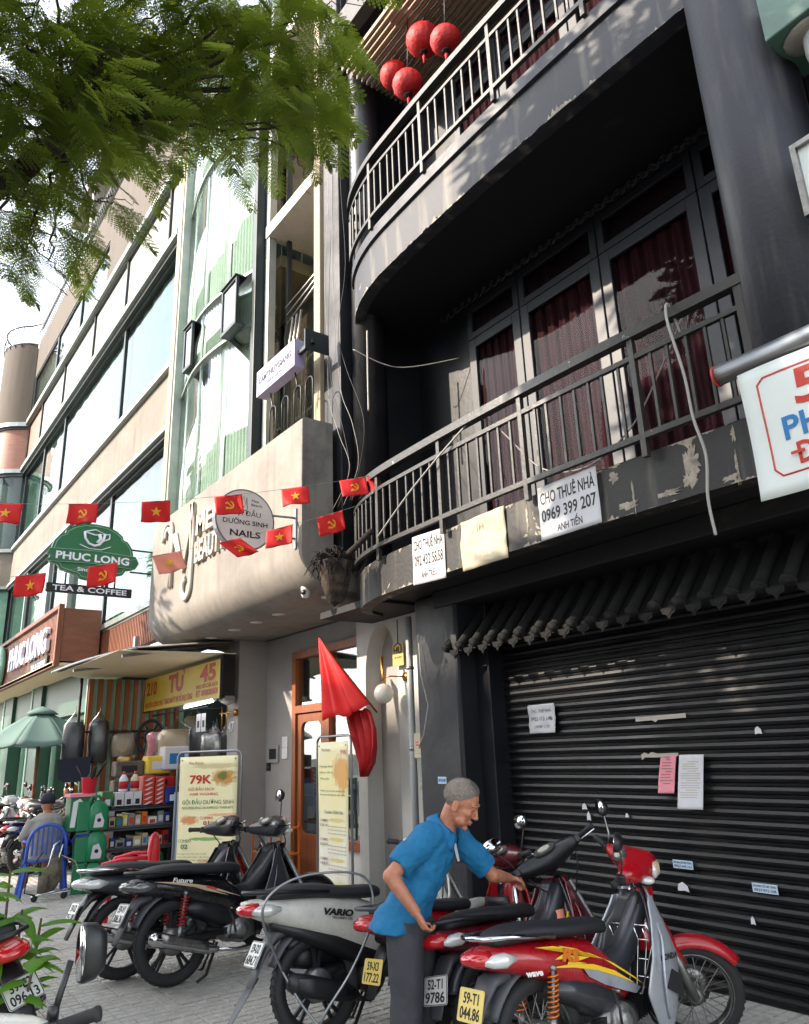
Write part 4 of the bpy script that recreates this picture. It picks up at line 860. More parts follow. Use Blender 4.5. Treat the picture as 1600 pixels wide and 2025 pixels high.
obj('shop_interior', MB().box(-30, 6.5, 0, -14, 6.6, 3.3).box(-30, 4.4, -.01, -14, 6.5, .01), 'interior_warm', C)
for i in range(14): obj('shop_goods', MB().box(-23+i*.6, 5.2+.3*(i % 2), .0, -22.6+i*.6, 5.6, .8+.5*((i*7) % 5)/4), ['wood_door', 'text_green', 'deep_red', 'plaster_cream'][i % 4], C)
# projecting sign: shield, banner ribbon and lower plate, facing along the pavement
T = thing('coffee_projecting_sign', 'green shield shaped coffee sign with cup emblem and ribbon on two dark arms', 'sign', (-12.3, 2.97, 4.78)); T.scale = (.74, .74, .74)
ux = V3((0, 1, 0)); nn = V3((ux.y, -ux.x, 0)); vz = V3((0, 0, 1)); 
k = 1.0
half = [(0, .62), (.25, .60), (.45, .52), (.58, .42), (.60, .34), (.70, .30), (.80, .16), (.84, 0.0), (.86, -.12), (.86, -.30), (.70, -.34), (.64, -.44), (.50, -.48), (.30, -.52), (.22, -.60), (0, -.63)]
outl = half+[(-x, y) for x, y in half[-2:0:-1]]
o0 = -nn*.05
obj('board', MB().prism([(x*k, y*k) for x, y in outl], o0, ux, vz, .10), 'sign_green', T)
inner = [(x*.93, y*.91) for x, y in outl if y > -.1]; 
line = MB().tube([ux*x*.94+vz*y*.92+nn*.056 for x, y in outl+outl[:1]], .008, 4); obj('border', line, 'green_light', T)
rib = [(-.95, -.16), (-.90, -.02), (-.5, .0), (0, .02), (.5, .0), (.90, -.02), (.98, -.16), (.90, -.30), (.5, -.28), (0, -.26), (-.5, -.28), (-.93, -.30), (-.85, -.16)]
obj('ribbon', MB().prism([(x*.98, y) for x, y in rib], nn*.052, ux, vz, .02), 'sign_green', T); obj('ribbon_edge', MB().tube([ux*x*.98+vz*y+nn*.076 for x, y in rib+rib[:1]], .007, 4), 'green_light', T)
text(T, 'PHUC LONG', 'text_white', nn*.075+vz*-.14, ux, vz, .16, 1.5, bold=.03); text(T, 'Since 1968', 'text_white', nn*.055+vz*-.40, ux, vz, .08, .6, bold=.02)
mb = MB(); a_ = lambda pts, r=.03: mb.tube([ux*x+vz*y+nn*.062 for x, y in pts], r, 6)
a_([(-.22, .42), (-.20, .28), (-.12, .17), (0, .13), (.10, .17), (.18, .28), (.20, .42)], .028); a_([(-.22, .42), (0, .49), (.2, .42), (0, .37), (-.22, .42)], .016); a_([(.2, .4), (.30, .42), (.30, .32), (.17, .25)], .018); a_([(-.3, .13), (-.1, .06), (.15, .06), (.34, .15)], .010)
mb.tube([ux*.08+vz*.40+nn*.062, ux*.12+vz*.30+nn*.062, ux*.06+vz*.2+nn*.062], .04, 6); obj('cup', mb, 'text_white', T)
obj('lower_plate', MB().prism([(-.86, -.92), (.86, -.92), (.86, -.74), (-.86, -.74)], -nn*.05, ux, vz, .10), 'ink', T); text(T, 'TEA & COFFEE', 'text_white', nn*.052+vz*-.83, ux, vz, .11, 1.5, bold=.02)
obj('hanger', MB().box(-.02, -.02, -.02, .02, .02, .02).tube([ux*-.5+vz*-.5, ux*-.5+vz*-.75], .02, 6).tube([ux*.5+vz*-.5, ux*.5+vz*-.75], .02, 6).tube([ux*.25+vz*-.6, ux*.25+vz*-.75], .03, 6).tube([ux*.8+vz*.15, ux*.8+vz*.15+V3((0, .6, 0))], .022, 6).tube([ux*.8+vz*-.35, ux*.8+vz*-.35+V3((0, .6, 0))], .022, 6), 'dark_frame', T)

# ================================================================ STREET STALL UNDER THE AWNING
A = thing('awning', 'corrugated sheet awning with a pale lit underside over the open stall', 'awning', (-12, 3.5, 3), world=True)
pts = []
def aw(u, v):      # u along the street (left..right), v from the wall out
    x = -15.6+u*4.9-.0*v; y0 = 4.7; y1 = 2.92+.35*u**4
    if u < .3: x += 1.6*(.3-u)/.3*v
    y = y0+(y1-y0)*v; z = 3.26-.16*v
    return (x, y, z+.014*math.sin(x*70))
obj('sheet', MB().sheet(aw, 220, 6), 'concrete', A, solid=.004)
obj('edge', MB().tube([(aw(i/20, 1)[0], aw(i/20, 1)[1], 3.085) for i in range(21)], .02, 6), 'chrome_dull', A)
obj('lining', MB().prism([(-14.0, 2.98), (-10.8, 3.05), (-10.6, 4.7), (-15.5, 4.7), (-15.3, 4.1)], (0, 0, 3.05), (1, 0, 0), (0, 1, 0), .015), 'cream_soffit', A)
obj('bracket', MB().bar((-10.95, 4.7, 3.26), (-10.95, 3.15, 3.0), .04).bar((-13, 4.7, 3.26), (-13, 3.0, 3.0), .04).box(-10.98, 3.3, 3.05, -10.9, 3.36, 3.28), 'chrome_dull', A)
K = thing('stall', 'open fronted motorbike parts stall with a red and white striped side wall', 'stall', (-13, 4.5, 0), world=True)
wl = obj('back_wall', MB().box(-15.0, 6.3, 0, -10.9, 6.4, 3.2).box(-15.1, 4.15, 0, -14.3, 6.3, 3.2), 'interior', K)
obj('right_wall', MB().box(-11.12, 5.0, 0, -11.05, 6.4, 3.2), 'interior_warm', K)
st = obj('striped_wall', MB().box(-14.3, 3.55, 0.4, -14.24, 5.3, 3.0), 'green_light', K)
sm3 = MB().box(-.015, 0, .4, .03, .075, 3.0).mesh('wood_stripe', 'wood_door')
for i in range(11): o = link('stripe', sm3, st); o.location = (-14.22, 3.57+i*.155, 0)
obj('shelf_bar', MB().tube([(-14.1, 3.4, 2.1), (-14.1, 5.2, 2.1)], .02, 6).tube([(-14.15, 3.42, 0), (-14.15, 3.42, 3.0)], .03, 6).tube([(-11.5, 4.5, 2.32), (-11.5, 5.5, 2.32)], .012, 6).tube([(-13.6, 4.5, 2.33), (-11.1, 4.5, 2.33)], .012, 6), 'ink', K)
# sign board
T = thing('stall_sign', 'yellow stall signboard reading 210 TƯ 45 in red', 'sign', (-12.33, 4.48, 2.70)); w, h = 3.36, .56
obj('board', MB().box(-w/2, 0, -h/2, w/2, .03, h/2), 'sign_yellow', T); mb = MB(); frame_rect(mb, -w/2-.02, w/2+.02, -h/2-.02, h/2+.02, -.005, .035, .02); obj('frame', mb, 'dark_frame', T)
text(T, '210', 'text_red', (-1.30, -.002, .10), (1, 0, 0), (0, 0, 1), .22, .52, bold=.03); text(T, 'TƯ', 'text_red', (-.10, -.002, .10), (1, 0, 0), (0, 0, 1), .27, .72, bold=.05); text(T, '45', 'text_red', (1.22, -.002, .13), (1, 0, 0), (0, 0, 1), .24, .62, bold=.04)
text(T, 'PHỤC HỒI CHÌA KHÓA', 'text_red', (1.2, -.002, -.06), (1, 0, 0), (0, 0, 1), .06, .85, bold=.02); text(T, 'NGUYỄN CÔNG TRỨ', 'text_red', (-1.15, -.002, -.18), (1, 0, 0), (0, 0, 1), .08, .9, bold=.02); text(T, 'THAY NHỚT VÁ VỎ PHỤ TÙNG', 'text_red', (.0, -.002, -.17), (1, 0, 0), (0, 0, 1), .09, 1.25, bold=.03); text(T, 'ĐT 0908080808', 'text_red', (1.2, -.002, -.16), (1, 0, 0), (0, 0, 1), .09, .85, bold=.03)
T = thing('tube_lamp', 'lit fluorescent tube under the right end of the yellow signboard', 'lamp', (-11.2, 4.40, 2.36)); obj('tube', MB().tube([(-.6, 0, 0), (.5, 0, .02)], .018, 10), 'tube_light', T); obj('batten', MB().box(-.62, .0, .02, .52, .05, .06), 'white_paint', T)
T = thing('black_box', 'dark box on the right of the yellow signboard under the ceiling', 'speaker', (-10.72, 4.6, 2.75)); obj('case', MB().box(-.10, -.1, -.3, .10, .1, .28), 'ink', T, bevel=.01); obj('bracket', MB().box(-.12, -.05, -.36, .12, .08, -.30), 'metal_grey', T)
T = thing('water_heater_cap', 'pale rounded wall fitting above the brass hook', 'fitting', (-10.80, 4.68, 2.40)); obj('dome', MB().lathe([(.02, -.07), (.10, -.03), (.115, .02), (.10, .06), (.02, .08)], 20), 'soffit_white', T)
T = thing('brass_hook', 'brass towel hook rail on the pier beside the number 47', 'hook', (-10.80, 4.76, 2.22)); obj('rose', MB().lathe([(.05, -.02), (.05, .02)], 14, axis='Y', c=(.1, 0, 0)), 'brass', T); obj('arm', MB().tube([(.1, 0, 0), (-.25, -.1, 0)], .01, 6).tube([(-.1, -.05, .1), (-.1, -.05, -.25)], .012, 6).tube([(-.2, -.08, .1), (-.2, -.08, -.22)], .012, 6), 'brass', T)
# hanging wares
def bag(label, loc, w, h, inner, rz=0, cat='wares', name='hanging_bag', seed=0):
    T = thing(name, label, cat, loc, rz); rr = random.Random(seed)
    def ring(z, s): 
        n = 20; return [(s*w/2*math.cos(a)*(1+.18*noise.noise(Vector((math.cos(a)*2, z*9, seed)))), s*w*.22*math.sin(a)*(1+.5*noise.noise(Vector((math.sin(a)*3, z*11, seed)))), z) for a in [2*math.pi*i/n for i in range(n)]]
    obj('contents', MB().loft([ring(-h, .75), ring(-h*.96, .95), ring(-h*.6, 1), ring(-h*.3, .98), ring(-h*.2, .75)]), inner, T)
    obj('plastic_wrap', MB().loft([ring(-h*1.02, .8), ring(-h*.95, 1.05), ring(-h*.5, 1.08), ring(-h*.25, 1.0), ring(-h*.1, .4), ring(0, .06), ring(.08, .04)], cap=False), 'wrap', T); return T
glass('wrap', (.80, .80, .78), .06, .35)
bag('tall dark raincoat set in clear plastic at the left end of the stall', (-14.05, 3.35, 2.45), .34, .95, 'cap_navy', R(70), seed=1)
bag('second dark wrapped seat cover roll beside the left post of the stall', (-14.05, 3.75, 2.45), .32, .85, 'paint_darkgrey', R(70), seed=2)
bag('tan folded covers in a clear bag below the black bar', (-13.95, 4.15, 2.15), .38, .48, 'plaster_cream', R(70), seed=3)
bag('amber and grey cloths in a bag under the tan covers', (-13.93, 4.2, 1.75), .36, .28, 'brass', R(70), seed=4)
bag('pink and white towels in clear bag right of the fan guard', (-13.3, 4.6, 2.15), .5, .5, 'paper_pink', R(60), seed=5)
bag('large brown wrapped seat cushion hanging near the centre of the stall', (-12.6, 4.6, 2.2), .62, .68, 'interior_warm', R(55), seed=6)
bag('narrow tan wrapped roll hanging behind the yellow board', (-12.9, 5.0, 2.4), .35, .55, 'plaster_cream', R(60), seed=7)
bag('silver grey pleated cover hanging above the box shelf', (-12.8, 4.35, 1.75), .42, .48, 'metal_grey', R(65), seed=8)
bag('black jacket bag hanging right under the tube lamp', (-11.9, 4.7, 2.2), .32, .6, 'ink', R(50), seed=9)
bag('dark maroon garment hanging next to the black jacket', (-11.7, 4.9, 2.15), .30, .7, 'paint_maroon', R(50), seed=10)
bag('clear bag of grey parts tied at the top near the right pier', (-11.25, 4.65, 2.05), .34, .48, 'chrome_dull', R(45), seed=11)
bag('black and chrome hoses hanging by the right pier', (-11.1, 4.8, 2.1), .2, .7, 'rubber', R(45), seed=12)
bag('green gloves bundle hanging just above the tall cream banner', (-11.3, 4.5, 1.62), .22, .22, 'oil_green', R(45), seed=13)
for i, (x, y) in enumerate(((-11.45, 4.5), (-11.25, 4.5))):
    T = thing('price_card', ['white printed card hanging left under the tube lamp', 'small white card hanging right under the tube lamp'][i], 'card', (x, y, 2.12)); obj('card', MB().box(-.08, -.004, -.14, .08, 0, .12), 'paper', T); obj('picture', MB().box(-.04, -.006, -.08, .04, -.004, .02), 'ink', T)
T = thing('fan_guard', 'round black fan guard hanging on the striped wall', 'fan guard', (-13.75, 4.55, 1.98), R(65)); mb = MB(); mb.tube([(.22*math.cos(a), 0, .28*math.sin(a)) for a in [2*math.pi*i/28 for i in range(28)]], .028, 6, closed=True); mb.tube([(.10*math.cos(a), -.02, .12*math.sin(a)) for a in [2*math.pi*i/16 for i in range(16)]], .02, 6, closed=True)
for k in range(6): a = k*math.pi/3; mb.tube([(.1*math.cos(a), -.02, .12*math.sin(a)), (.22*math.cos(a), 0, .28*math.sin(a))], .016, 5)
obj('ring', mb, 'ink', T)
T = thing('mudflap', 'large dark green rubber mudflap hanging above the red bucket', 'mudflap', (-13.9, 3.35, 1.5), R(75)); obj('flap', MB().prism([(-.26, .16), (.26, .20), (.26, -.05), (.2, -.17), (.08, -.2), (-.12, -.2), (-.22, -.14)], (0, 0, 0), (1, 0, 0), (0, 0, 1), -.02), 'cap_navy', T, bevel=.004)
# counter rack facing along the pavement
K2 = thing('goods_rack', 'grey wire shop rack with shelves of small boxed parts', 'rack', (-11.6, 3.65, 0))
def box_(x0, y0, z0, x1, y1, z1, nm, mt, par, bv=.003): return obj(nm, MB().box(x0, y0, z0, x1, y1, z1), mt, par, bevel=bv)
mb = MB()
for y in (-.48, .48):
    for x in (-.3, .18): mb.box(x-.015, y-.015, 0, x+.015, y+.015, 1.02)
obj('frame', mb, 'engine_dark', K2)
for z in (.12, .45, .72, .98): obj('shelf', MB().box(-.32, -.5, z-.012, .2, .5, z).box(.19, -.5, z-.03, .2, .5, z+.03), 'grey_plastic', K2)
cols = ['paper', 'paper_old', 'interior_warm', 'paint_blue', 'text_red', 'sign_yellow', 'banner_white', 'metal_grey', 'deep_red', 'text_green', 'ink', 'orange']
rr = random.Random(5); N = 0
desc = ['white', 'cream', 'tan', 'blue', 'red', 'yellow', 'pale', 'silver', 'dark red', 'green', 'black', 'orange']
for z, hmax, nm in ((.45, .2, 'second'), (.72, .2, 'third')):
    y = -.46
    while y < .42:
        w = rr.uniform(.07, .14); h = rr.uniform(.12, hmax); c = rr.randrange(len(cols)); N = N+1 if y > -.46 else 0; T = thing('carton', '%s carton, %s from the left on the %s shelf of the wire rack' % (desc[c], ['first', 'second', 'third', 'fourth', 'fifth', 'sixth', 'seventh', 'eighth', 'ninth', 'tenth', 'eleventh', 'twelfth'][N], nm), 'box', (-11.6+.05, 3.65+y+w/2, z), group='small cartons on the wire rack'); box_(-.2, -w/2+.004, 0, .12, w/2-.004, h, 'carton_box', cols[c], T); obj('label', MB().box(.121, -w*.3, h*.3, .123, w*.3, h*.7), rr.choice(['paper', 'ink', 'text_red', 'banner_white', 'text_blue']), T); y += w+.004
def jug(T, c, s, mt, par=None, lab='paper'):
    c = V3(c); mb = MB(); n = 16
    def rg(z, a, b, ox=0): return [c+V3((ox+a*s*math.copysign(abs(math.cos(t))**.5, math.cos(t)), b*s*math.copysign(abs(math.sin(t))**.5, math.sin(t)), z*s)) for t in [2*math.pi*i/n for i in range(n)]]
    mb.loft([rg(0, .06, .10), rg(.01, .068, .112), rg(.2, .07, .115), rg(.26, .062, .10), rg(.31, .04, .06, 0), rg(.33, .025, .03, 0)]); 
    mb.tube([c+V3((0, -.075*s, .25*s)), c+V3((0, -.11*s, .30*s)), c+V3((0, -.08*s, .37*s)), c+V3((0, 0, .37*s)), c+V3((0, .04*s, .32*s))], .018*s, 8)
    b = obj('jug_body', mb, mt, T); obj('label', MB().prism([(-.06*s, .03*s), (.05*s, .03*s), (.06*s, .10*s), (.02*s, .19*s), (-.04*s, .17*s)], c+V3((.071*s, 0, 0)), (0, 1, 0), (0, 0, 1), .002), lab, b)
    obj('mark', MB().lathe([(.022*s, 0), (.022*s, .002)], 14, axis='X', c=c+V3((.0735*s, .0, .11*s))), 'text_red' if mt != 'oil_green' else 'ink', b)
    obj('cap', MB().lathe([(.028*s, .33*s), (.028*s, .37*s)], 12, c=c+V3((0, .045*s, -.015*s))), 'deep_red', b)
for i in range(5):
    T = thing('oil_bottle', 'oil jug on the bottom shelf of the rack, %s' % ['far left dark green', 'second from the left, grey green', 'middle, pale', 'fourth, white labelled', 'far right green'][i], 'oil bottle', (-11.6, 3.65-.38+i*.19, .12), group='oil jugs on the bottom shelf'); jug(T, (0, 0, 0), .8, ['oil_green', 'metal_grey', 'paint_darkgrey', 'plate_white', 'oil_green'][i])
for i, (y, w, h, c, lb, st_) in enumerate([(-.42, .15, .22, 'text_green', 'green tin at the left end of the rack top', 0), (-.26, .13, .2, 'paper', 'first of the three white boxes on the rack top', 0), (-.13, .12, .2, 'paper', 'second of the three white boxes on the rack top', 0), (-.01, .12, .2, 'paper', 'third of the three white boxes on the rack top', 0), (.14, .16, .40, 'text_red', 'tall red and white striped carton pile on the rack top', 1), (.30, .14, .38, 'text_red', 'second red striped carton on the rack top', 1), (.52, .28, .24, 'paint_blue', 'wide navy carton at the right of the rack top', 0)]):
    T = thing('carton', lb, 'box', (-11.52, 3.65+y, .985)); b = box_(-.14, -w/2+.003, 0, .12, w/2-.003, h, 'carton_box', c, T)
    if st_:
        mb = MB()
        for k in range(6): z = .02+k*h/6.3; mb.prism([(-w*.42, z), (-w*.1, z), (w*.4, z+.04), (w*.1, z+.04)], (.1205, 0, 0), (0, 1, 0), (0, 0, 1), .0012)
        obj('stripe', mb, 'paper', T)
    else: obj('label', MB().box(.121, -w*.25, h*.2, .1225, w*.25, h*.55), 'text_white' if c != 'paper' else 'ink', T)
for lb, x, y, z, mt in (('white squeeze bottle with a picture label on the rack top', -11.5, 3.46, 1.19, 'paper'), ('cream bottle with an orange label beside the striped cartons', -11.5, 3.62, 1.19, 'paper_old')):
    T = thing('bottle', lb, 'bottle', (x, y, z)); obj('body', MB().lathe([(.055, 0), (.06, .02), (.06, .17), (.03, .22), (.02, .23)], 16), mt, T); obj('cap', MB().lathe([(.02, .23), (.018, .27)], 10), 'text_red', T); obj('label', MB().lathe([(.061, .04), (.061, .14)], 16), 'deep_red', T)
for i, (x, y, z, w, h, mt, lb) in enumerate([(-12.3, 3.75, 1.38, .42, .22, 'burlap', 'brown bagged cloths on the back shelf'), (-12.2, 4.15, 1.4, .36, .26, 'sign_yellow', 'yellow wrapped pack behind the cartons'), (-12.1, 4.4, 1.45, .42, .34, 'paper', 'white carton with a printed pump picture'), (-12.1, 4.15, 1.2, .45, .16, 'deep_red', 'red bundle under the yellow pack'), (-12.1, 4.75, 1.35, .4, .3, 'banner_white', 'grey wrapped sheets pack on the back shelf'), (-12.3, 3.7, 1.15, .35, .18, 'burlap', 'dark bagged parts left of the red bundle'), (-12, 5.2, 1.2, .7, .12, 'cap_navy', 'dark folded covers on the shelf behind the banner')]):
    T = thing('pack', lb, 'pack', (x, y, z)); obj('body', MB().box(-.12, -w/2, 0, .12, w/2, h), mt, T, bevel=.02); obj('label', MB().box(.121, -w*.3, h*.25, .1225, w*.25, h*.7), ['ink', 'paper', 'text_blue'][i % 3], T)
obj('back_counter', MB().box(-12.6, 3.5, 0, -11.95, 5.6, 1.12), 'engine_dark', K)
# blue and white posters beside the rack
for i, (x, y, z0, z1, mt) in enumerate(((-11.2, 4.25, .15, 1.15, 'sticker_blue'), (-10.9, 4.35, 0, 1.0, 'sticker_blue'))):
    T = thing('pump_box', ['pale blue tall carton with bottle pictures behind the banner', 'nearer pale blue carton with a bottle picture at the banner edge'][i], 'box', (x, y, z0)); obj('body', MB().box(-.08, -.13, 0, .08, .13, z1-z0), mt, T, bevel=.004); mb = MB(); mb.box(.081, -.05, .1, .083, .05, .35); mb.box(.081, -.05, .5, .083, .06, .85); obj('picture', mb, 'text_white', T); mb = MB(); mb.box(.0832, -.10, .38, .0842, .10, .46); obj('print', mb, 'text_blue', T)
# stacked green oil containers, bucket
for k in range(3):
    T = thing('oil_container', ['bottom', 'middle', 'top'][k]+' green oil jug container of the stack by the rack', 'container', (-11.15, 2.96, .0+.375*k), R(-10+4*k), group='stack of green oil containers'); jug(T, (0, .09, 0), 1.12, 'oil_green'); b = obj('carton_box', MB().box(-.13, -.17, 0, .03, -.02, .36), 'oil_green', T, bevel=.01)
    if k == 1: obj('band', MB().box(-.132, -.172, .3, .033, -.018, .34), 'paint_blue', b)
T = thing('green_carton', 'tall green and white paint drum carton behind the stacked jugs', 'box', (-11.3, 2.83, .75)); obj('body', MB().box(-.14, -.13, 0, .14, .15, .42), 'sign_green', T, bevel=.01); obj('print', MB().prism([(-.12, .05), (-.1, .36), (-.02, .40), (.02, .36), (-.04, .3), (-.06, .05)], (.142, 0, 0), (0, 1, 0), (0, 0, 1), .001), 'banner_white', T); obj('lid', MB().box(-.16, -.15, .42, .16, .17, .46), 'paper_pink', T)
T = thing('red_bucket', 'red plastic bucket full of black rods on top of the green cartons', 'bucket', (-11.2, 2.92, 1.21)); obj('body', MB().lathe([(.075, 0), (.08, .005), (.105, .19), (.112, .2), (.10, .19), (.074, .01)], 24), 'plastic_red', T); mb = MB(); rr = random.Random(8)
for i in range(9): a = rr.uniform(0, 6.28); mb.tube([(0, 0, .05), (.2*math.cos(a), .2*math.sin(a), .36+rr.uniform(-.05, .05))], .012, 6)
obj('rod', mb, 'ink', T)
# banner standees
def standee(label, loc, rz, w, h, lines, spots, mtn, extra=None):
    T = thing('banner_stand', label, 'banner', loc, rz)
    blobs(mtn, spots[0], spots[1])
    mb = MB(); r_ = .07; W_ = w/2+.045; H = h+.10
    mb.tube([(-W_, 0, 0), (-W_, 0, H-r_)]+[(-W_+r_-r_*math.cos(a), 0, H-r_+r_*math.sin(a)) for a in [R(x) for x in (20, 45, 70, 90)]]+[(W_-r_+r_*math.sin(a), 0, H-r_+r_*math.cos(a)) for a in [R(x) for x in (0, 20, 45, 70)]]+[(W_, 0, H-r_), (W_, 0, 0)], .014, 8)
    mb.tube([(-W_, 0, .03), (-W_, .35, .03)], .012, 6); mb.tube([(W_, 0, .03), (W_, .35, .03)], .012, 6); mb.tube([(-W_, 0, .12), (W_, 0, .12)], .01, 6); obj('frame', mb, 'metal_grey', T)
    cl = obj('panel', MB().sheet(lambda u, v: ((u-.5)*w, -.012+.006*math.sin(u*3+v*5), .14+v*(h-.10)), 10, 16), mtn, T, solid=.002)
    for s, x, z, hh, ww, mt, b, *sh in lines: text(T, s, mt, (x*w/2, -.024, .14+z*(h-.10)), (1, 0, 0), (0, 0, 1), hh, ww*w, bold=b, t=.0006, shear=sh[0] if sh else 0)
    for x in (-w/2+.03, w/2-.03): obj('eyelet', MB().lathe([(.008, -.024), (.008, -.018)], 8, axis='Y', c=(x, 0, h-.0)), 'ink', T)
    return T
fine = []
rr = random.Random(2)
T1 = standee('wide cream banner stand with the red price 79K for hair washing', (-9.75, 4.0, 0), R(38), .82, 1.58,
    [('Mee Beauty', -.42, .95, .035, .25, 'text_brown', .0), ('79K', -.25, .815, .10, .38, 'text_red', .03), ('GỘI ĐẦU SẠCH', -.22, .735, .035, .45, 'text_red', 0), ('HAIR WASHING', -.12, .695, .035, .48, 'text_red', 0), ('GỘI ĐẦU DƯỠNG SINH', .02, .63, .048, .88, 'text_green', 0), ('NOURISHING SHAMPOO THERAPY', .02, .585, .03, .88, 'text_green', 0),
     ('COMBO', .0, .505, .035, .22, 'text_red', .0), ('01', .0, .465, .05, .10, 'text_red', .02), ('COMBO', -.72, .325, .035, .22, 'text_green', 0), ('02', -.72, .28, .05, .12, 'text_green', .02), ('COMBO', .0, .17, .035, .22, 'text_red', 0), ('03', .0, .13, .05, .12, 'text_red', .02),
     ('massage cổ vai gáy · xông tinh dầu', .5, .475, .014, .42, 'text_brown', 0), ('đắp mặt nạ · gội thảo dược', .5, .45, .014, .42, 'text_brown', 0), ('rửa mặt · chườm ngải cứu', .5, .425, .014, .42, 'text_brown', 0), ('massage tay chân bấm huyệt', -.45, .225, .014, .5, 'text_brown', 0), ('ngâm chân thảo dược · tẩy tế bào', -.40, .2, .014, .55, 'text_brown', 0), ('gội sạch hai lần nước', -.5, .175, .014, .4, 'text_brown', 0)],
    ('#e3dcb0', [((.22, 0, 1.36), (.16, 1, .09), '#b98a48', .5), ((.2, 0, 1.38), (.07, 1, .05), '#6b6a2c', .5), ((-.25, 0, .86), (.12, 1, .05), '#c98a5c', .5), ((.25, 0, .48), (.11, 1, .08), '#bf8547', .5), ((.1, 0, 1.5), (.3, 1, .03), '#c8b98c', .5), ((.27, 0, .92), (.26, 1, .018), '#dba884', .2), ((-.02, 0, .64), (.22, 1, .02), '#86a85a', .15)]), 'banner_print_wide')
T2 = standee('narrow cream banner stand at the door with combo prices in pale yellow', (-7.5, 4.5, 0), R(0), .62, 1.68,
    [('99K', .78, .93, .05, .22, 'text_red', .0), ('Mee Beauty', -.4, .95, .035, .3, 'text_brown', 0), ('Massage Body', -.4, .84, .02, .45, 'text_green', 0), ('Nối mi · Uốn mi', -.4, .80, .02, .45, 'text_green', 0), ('Phun xăm', -.5, .76, .02, .3, 'text_green', 0), ('Chăm sóc da mặt chuyên sâu', 0, .68, .018, .8, 'text_green', 0), ('Trị mụn và nâng cơ săn chắc', 0, .655, .018, .85, 'text_green', 0), ('Combo Chăm Sóc', .1, .545, .035, .62, 'text_green', 0), ('COMBO', -.55, .49, .025, .26, 'text_brown', .01), ('DA 01', -.55, .46, .025, .26, 'text_brown', .01), ('COMBO', -.55, .37, .025, .26, 'text_brown', .01), ('BODY', -.55, .34, .025, .26, 'text_brown', .01), ('COMBO', -.55, .25, .025, .26, 'text_brown', .01), ('FEET', -.55, .22, .025, .26, 'text_brown', .01)]+[('rửa mặt sạch sâu và hút mụn', .3, .455-.12*i-.022*j, .012, .6, 'text_brown', 0) for i in range(3) for j in range(3)]+[('ĐƯỜNG NGUYỄN', .1, .04, .03, .75, 'text_red', .01)],
    ('#dfdccb', [((0, 0, 1.3), (.6, 1, .45), '#e0d6a0', 1.2), ((.15, 0, 1.42), (.14, 1, .14), '#c79a5e', .6), ((.2, 0, 1.36), (.1, 1, .16), '#cf9a54', .4), ((.08, 0, .92), (.16, 1, .02), '#cfc07a', .15), ((.08, 0, .73), (.16, 1, .02), '#cfc07a', .15), ((.08, 0, .53), (.16, 1, .02), '#cfc07a', .15), ((.12, 0, .25), (.14, 1, .1), '#cfc99c', .6)]), 'banner_print_narrow')
# shoe rack by the door
T = thing('shoe_rack', 'low wooden shoe rack with pale sandals beside the salon door', 'shoe rack', (-9.55, 4.85, 0)); mb = MB()
for z in (.12, .42, .72): mb.box(-.4, -.14, z-.01, .4, .14, z+.01)
for x in (-.4, .38): 
    for y in (-.14, .12): mb.box(x, y, 0, x+.02, y+.02, .78)
obj('frame', mb, 'orange', T); 
for i in range(7):
    T = thing('sandal', ['pale', 'grey', 'cream'][i % 3]+' sandal on the shoe rack, place %s from the left' % ['first', 'second', 'third', 'fourth', 'fifth', 'sixth', 'seventh'][i] , 'sandal', (-9.55-.3+(i % 4)*.19, 4.82, .735 if i < 4 else .435), group='sandals on the shoe rack'); obj('sole', MB().prism([(-.05, -.1), (.05, -.1), (.045, .1), (-.045, .1)], (0, 0, 0), (1, 0, 0), (0, 1, 0), .02), 'burlap', T); obj('strap', MB().tube([(-.05, -.02, .01), (-.04, -.02, .06), (0, -.02, .08), (.04, -.02, .06), (.05, -.02, .01)], .018, 6), ['paper', 'metal_grey', 'paper_old'][i % 3], T)
# umbrella
T = thing('market_umbrella', 'faded green market umbrella on a brown pole beside the parked scooters', 'umbrella', (-15.0, 3.0, 0)); mb = MB(); n = 8; cr_ = V3((0, 0, 2.53))
rim = [V3((.98*math.cos(a), .98*math.sin(a), 1.93)) for a in [2*math.pi*(i+.3)/n for i in range(n)]]
for i in range(n):
    a, b = rim[i], rim[(i+1) % n]
    obj('canopy_panel', MB().sheet(lambda u, v: (cr_.lerp(a.lerp(b, u), v)+V3((0, 0, .05*math.sin(math.pi*v)-.05*v*math.sin(math.pi*u)))), 6, 8), 'umbrella', T, solid=.003)
obj('pole', MB().tube([(0, 0, 0), (0, 0, 2.55)], .03, 10), 'wood_panel', T); obj('vent', MB().lathe([(.28, 2.44), (.2, 2.5), (.01, 2.58)], 16), 'umbrella', T); obj('base', MB().lathe([(.25, 0), (.25, .08), (.1, .12)], 20), 'concrete', T)
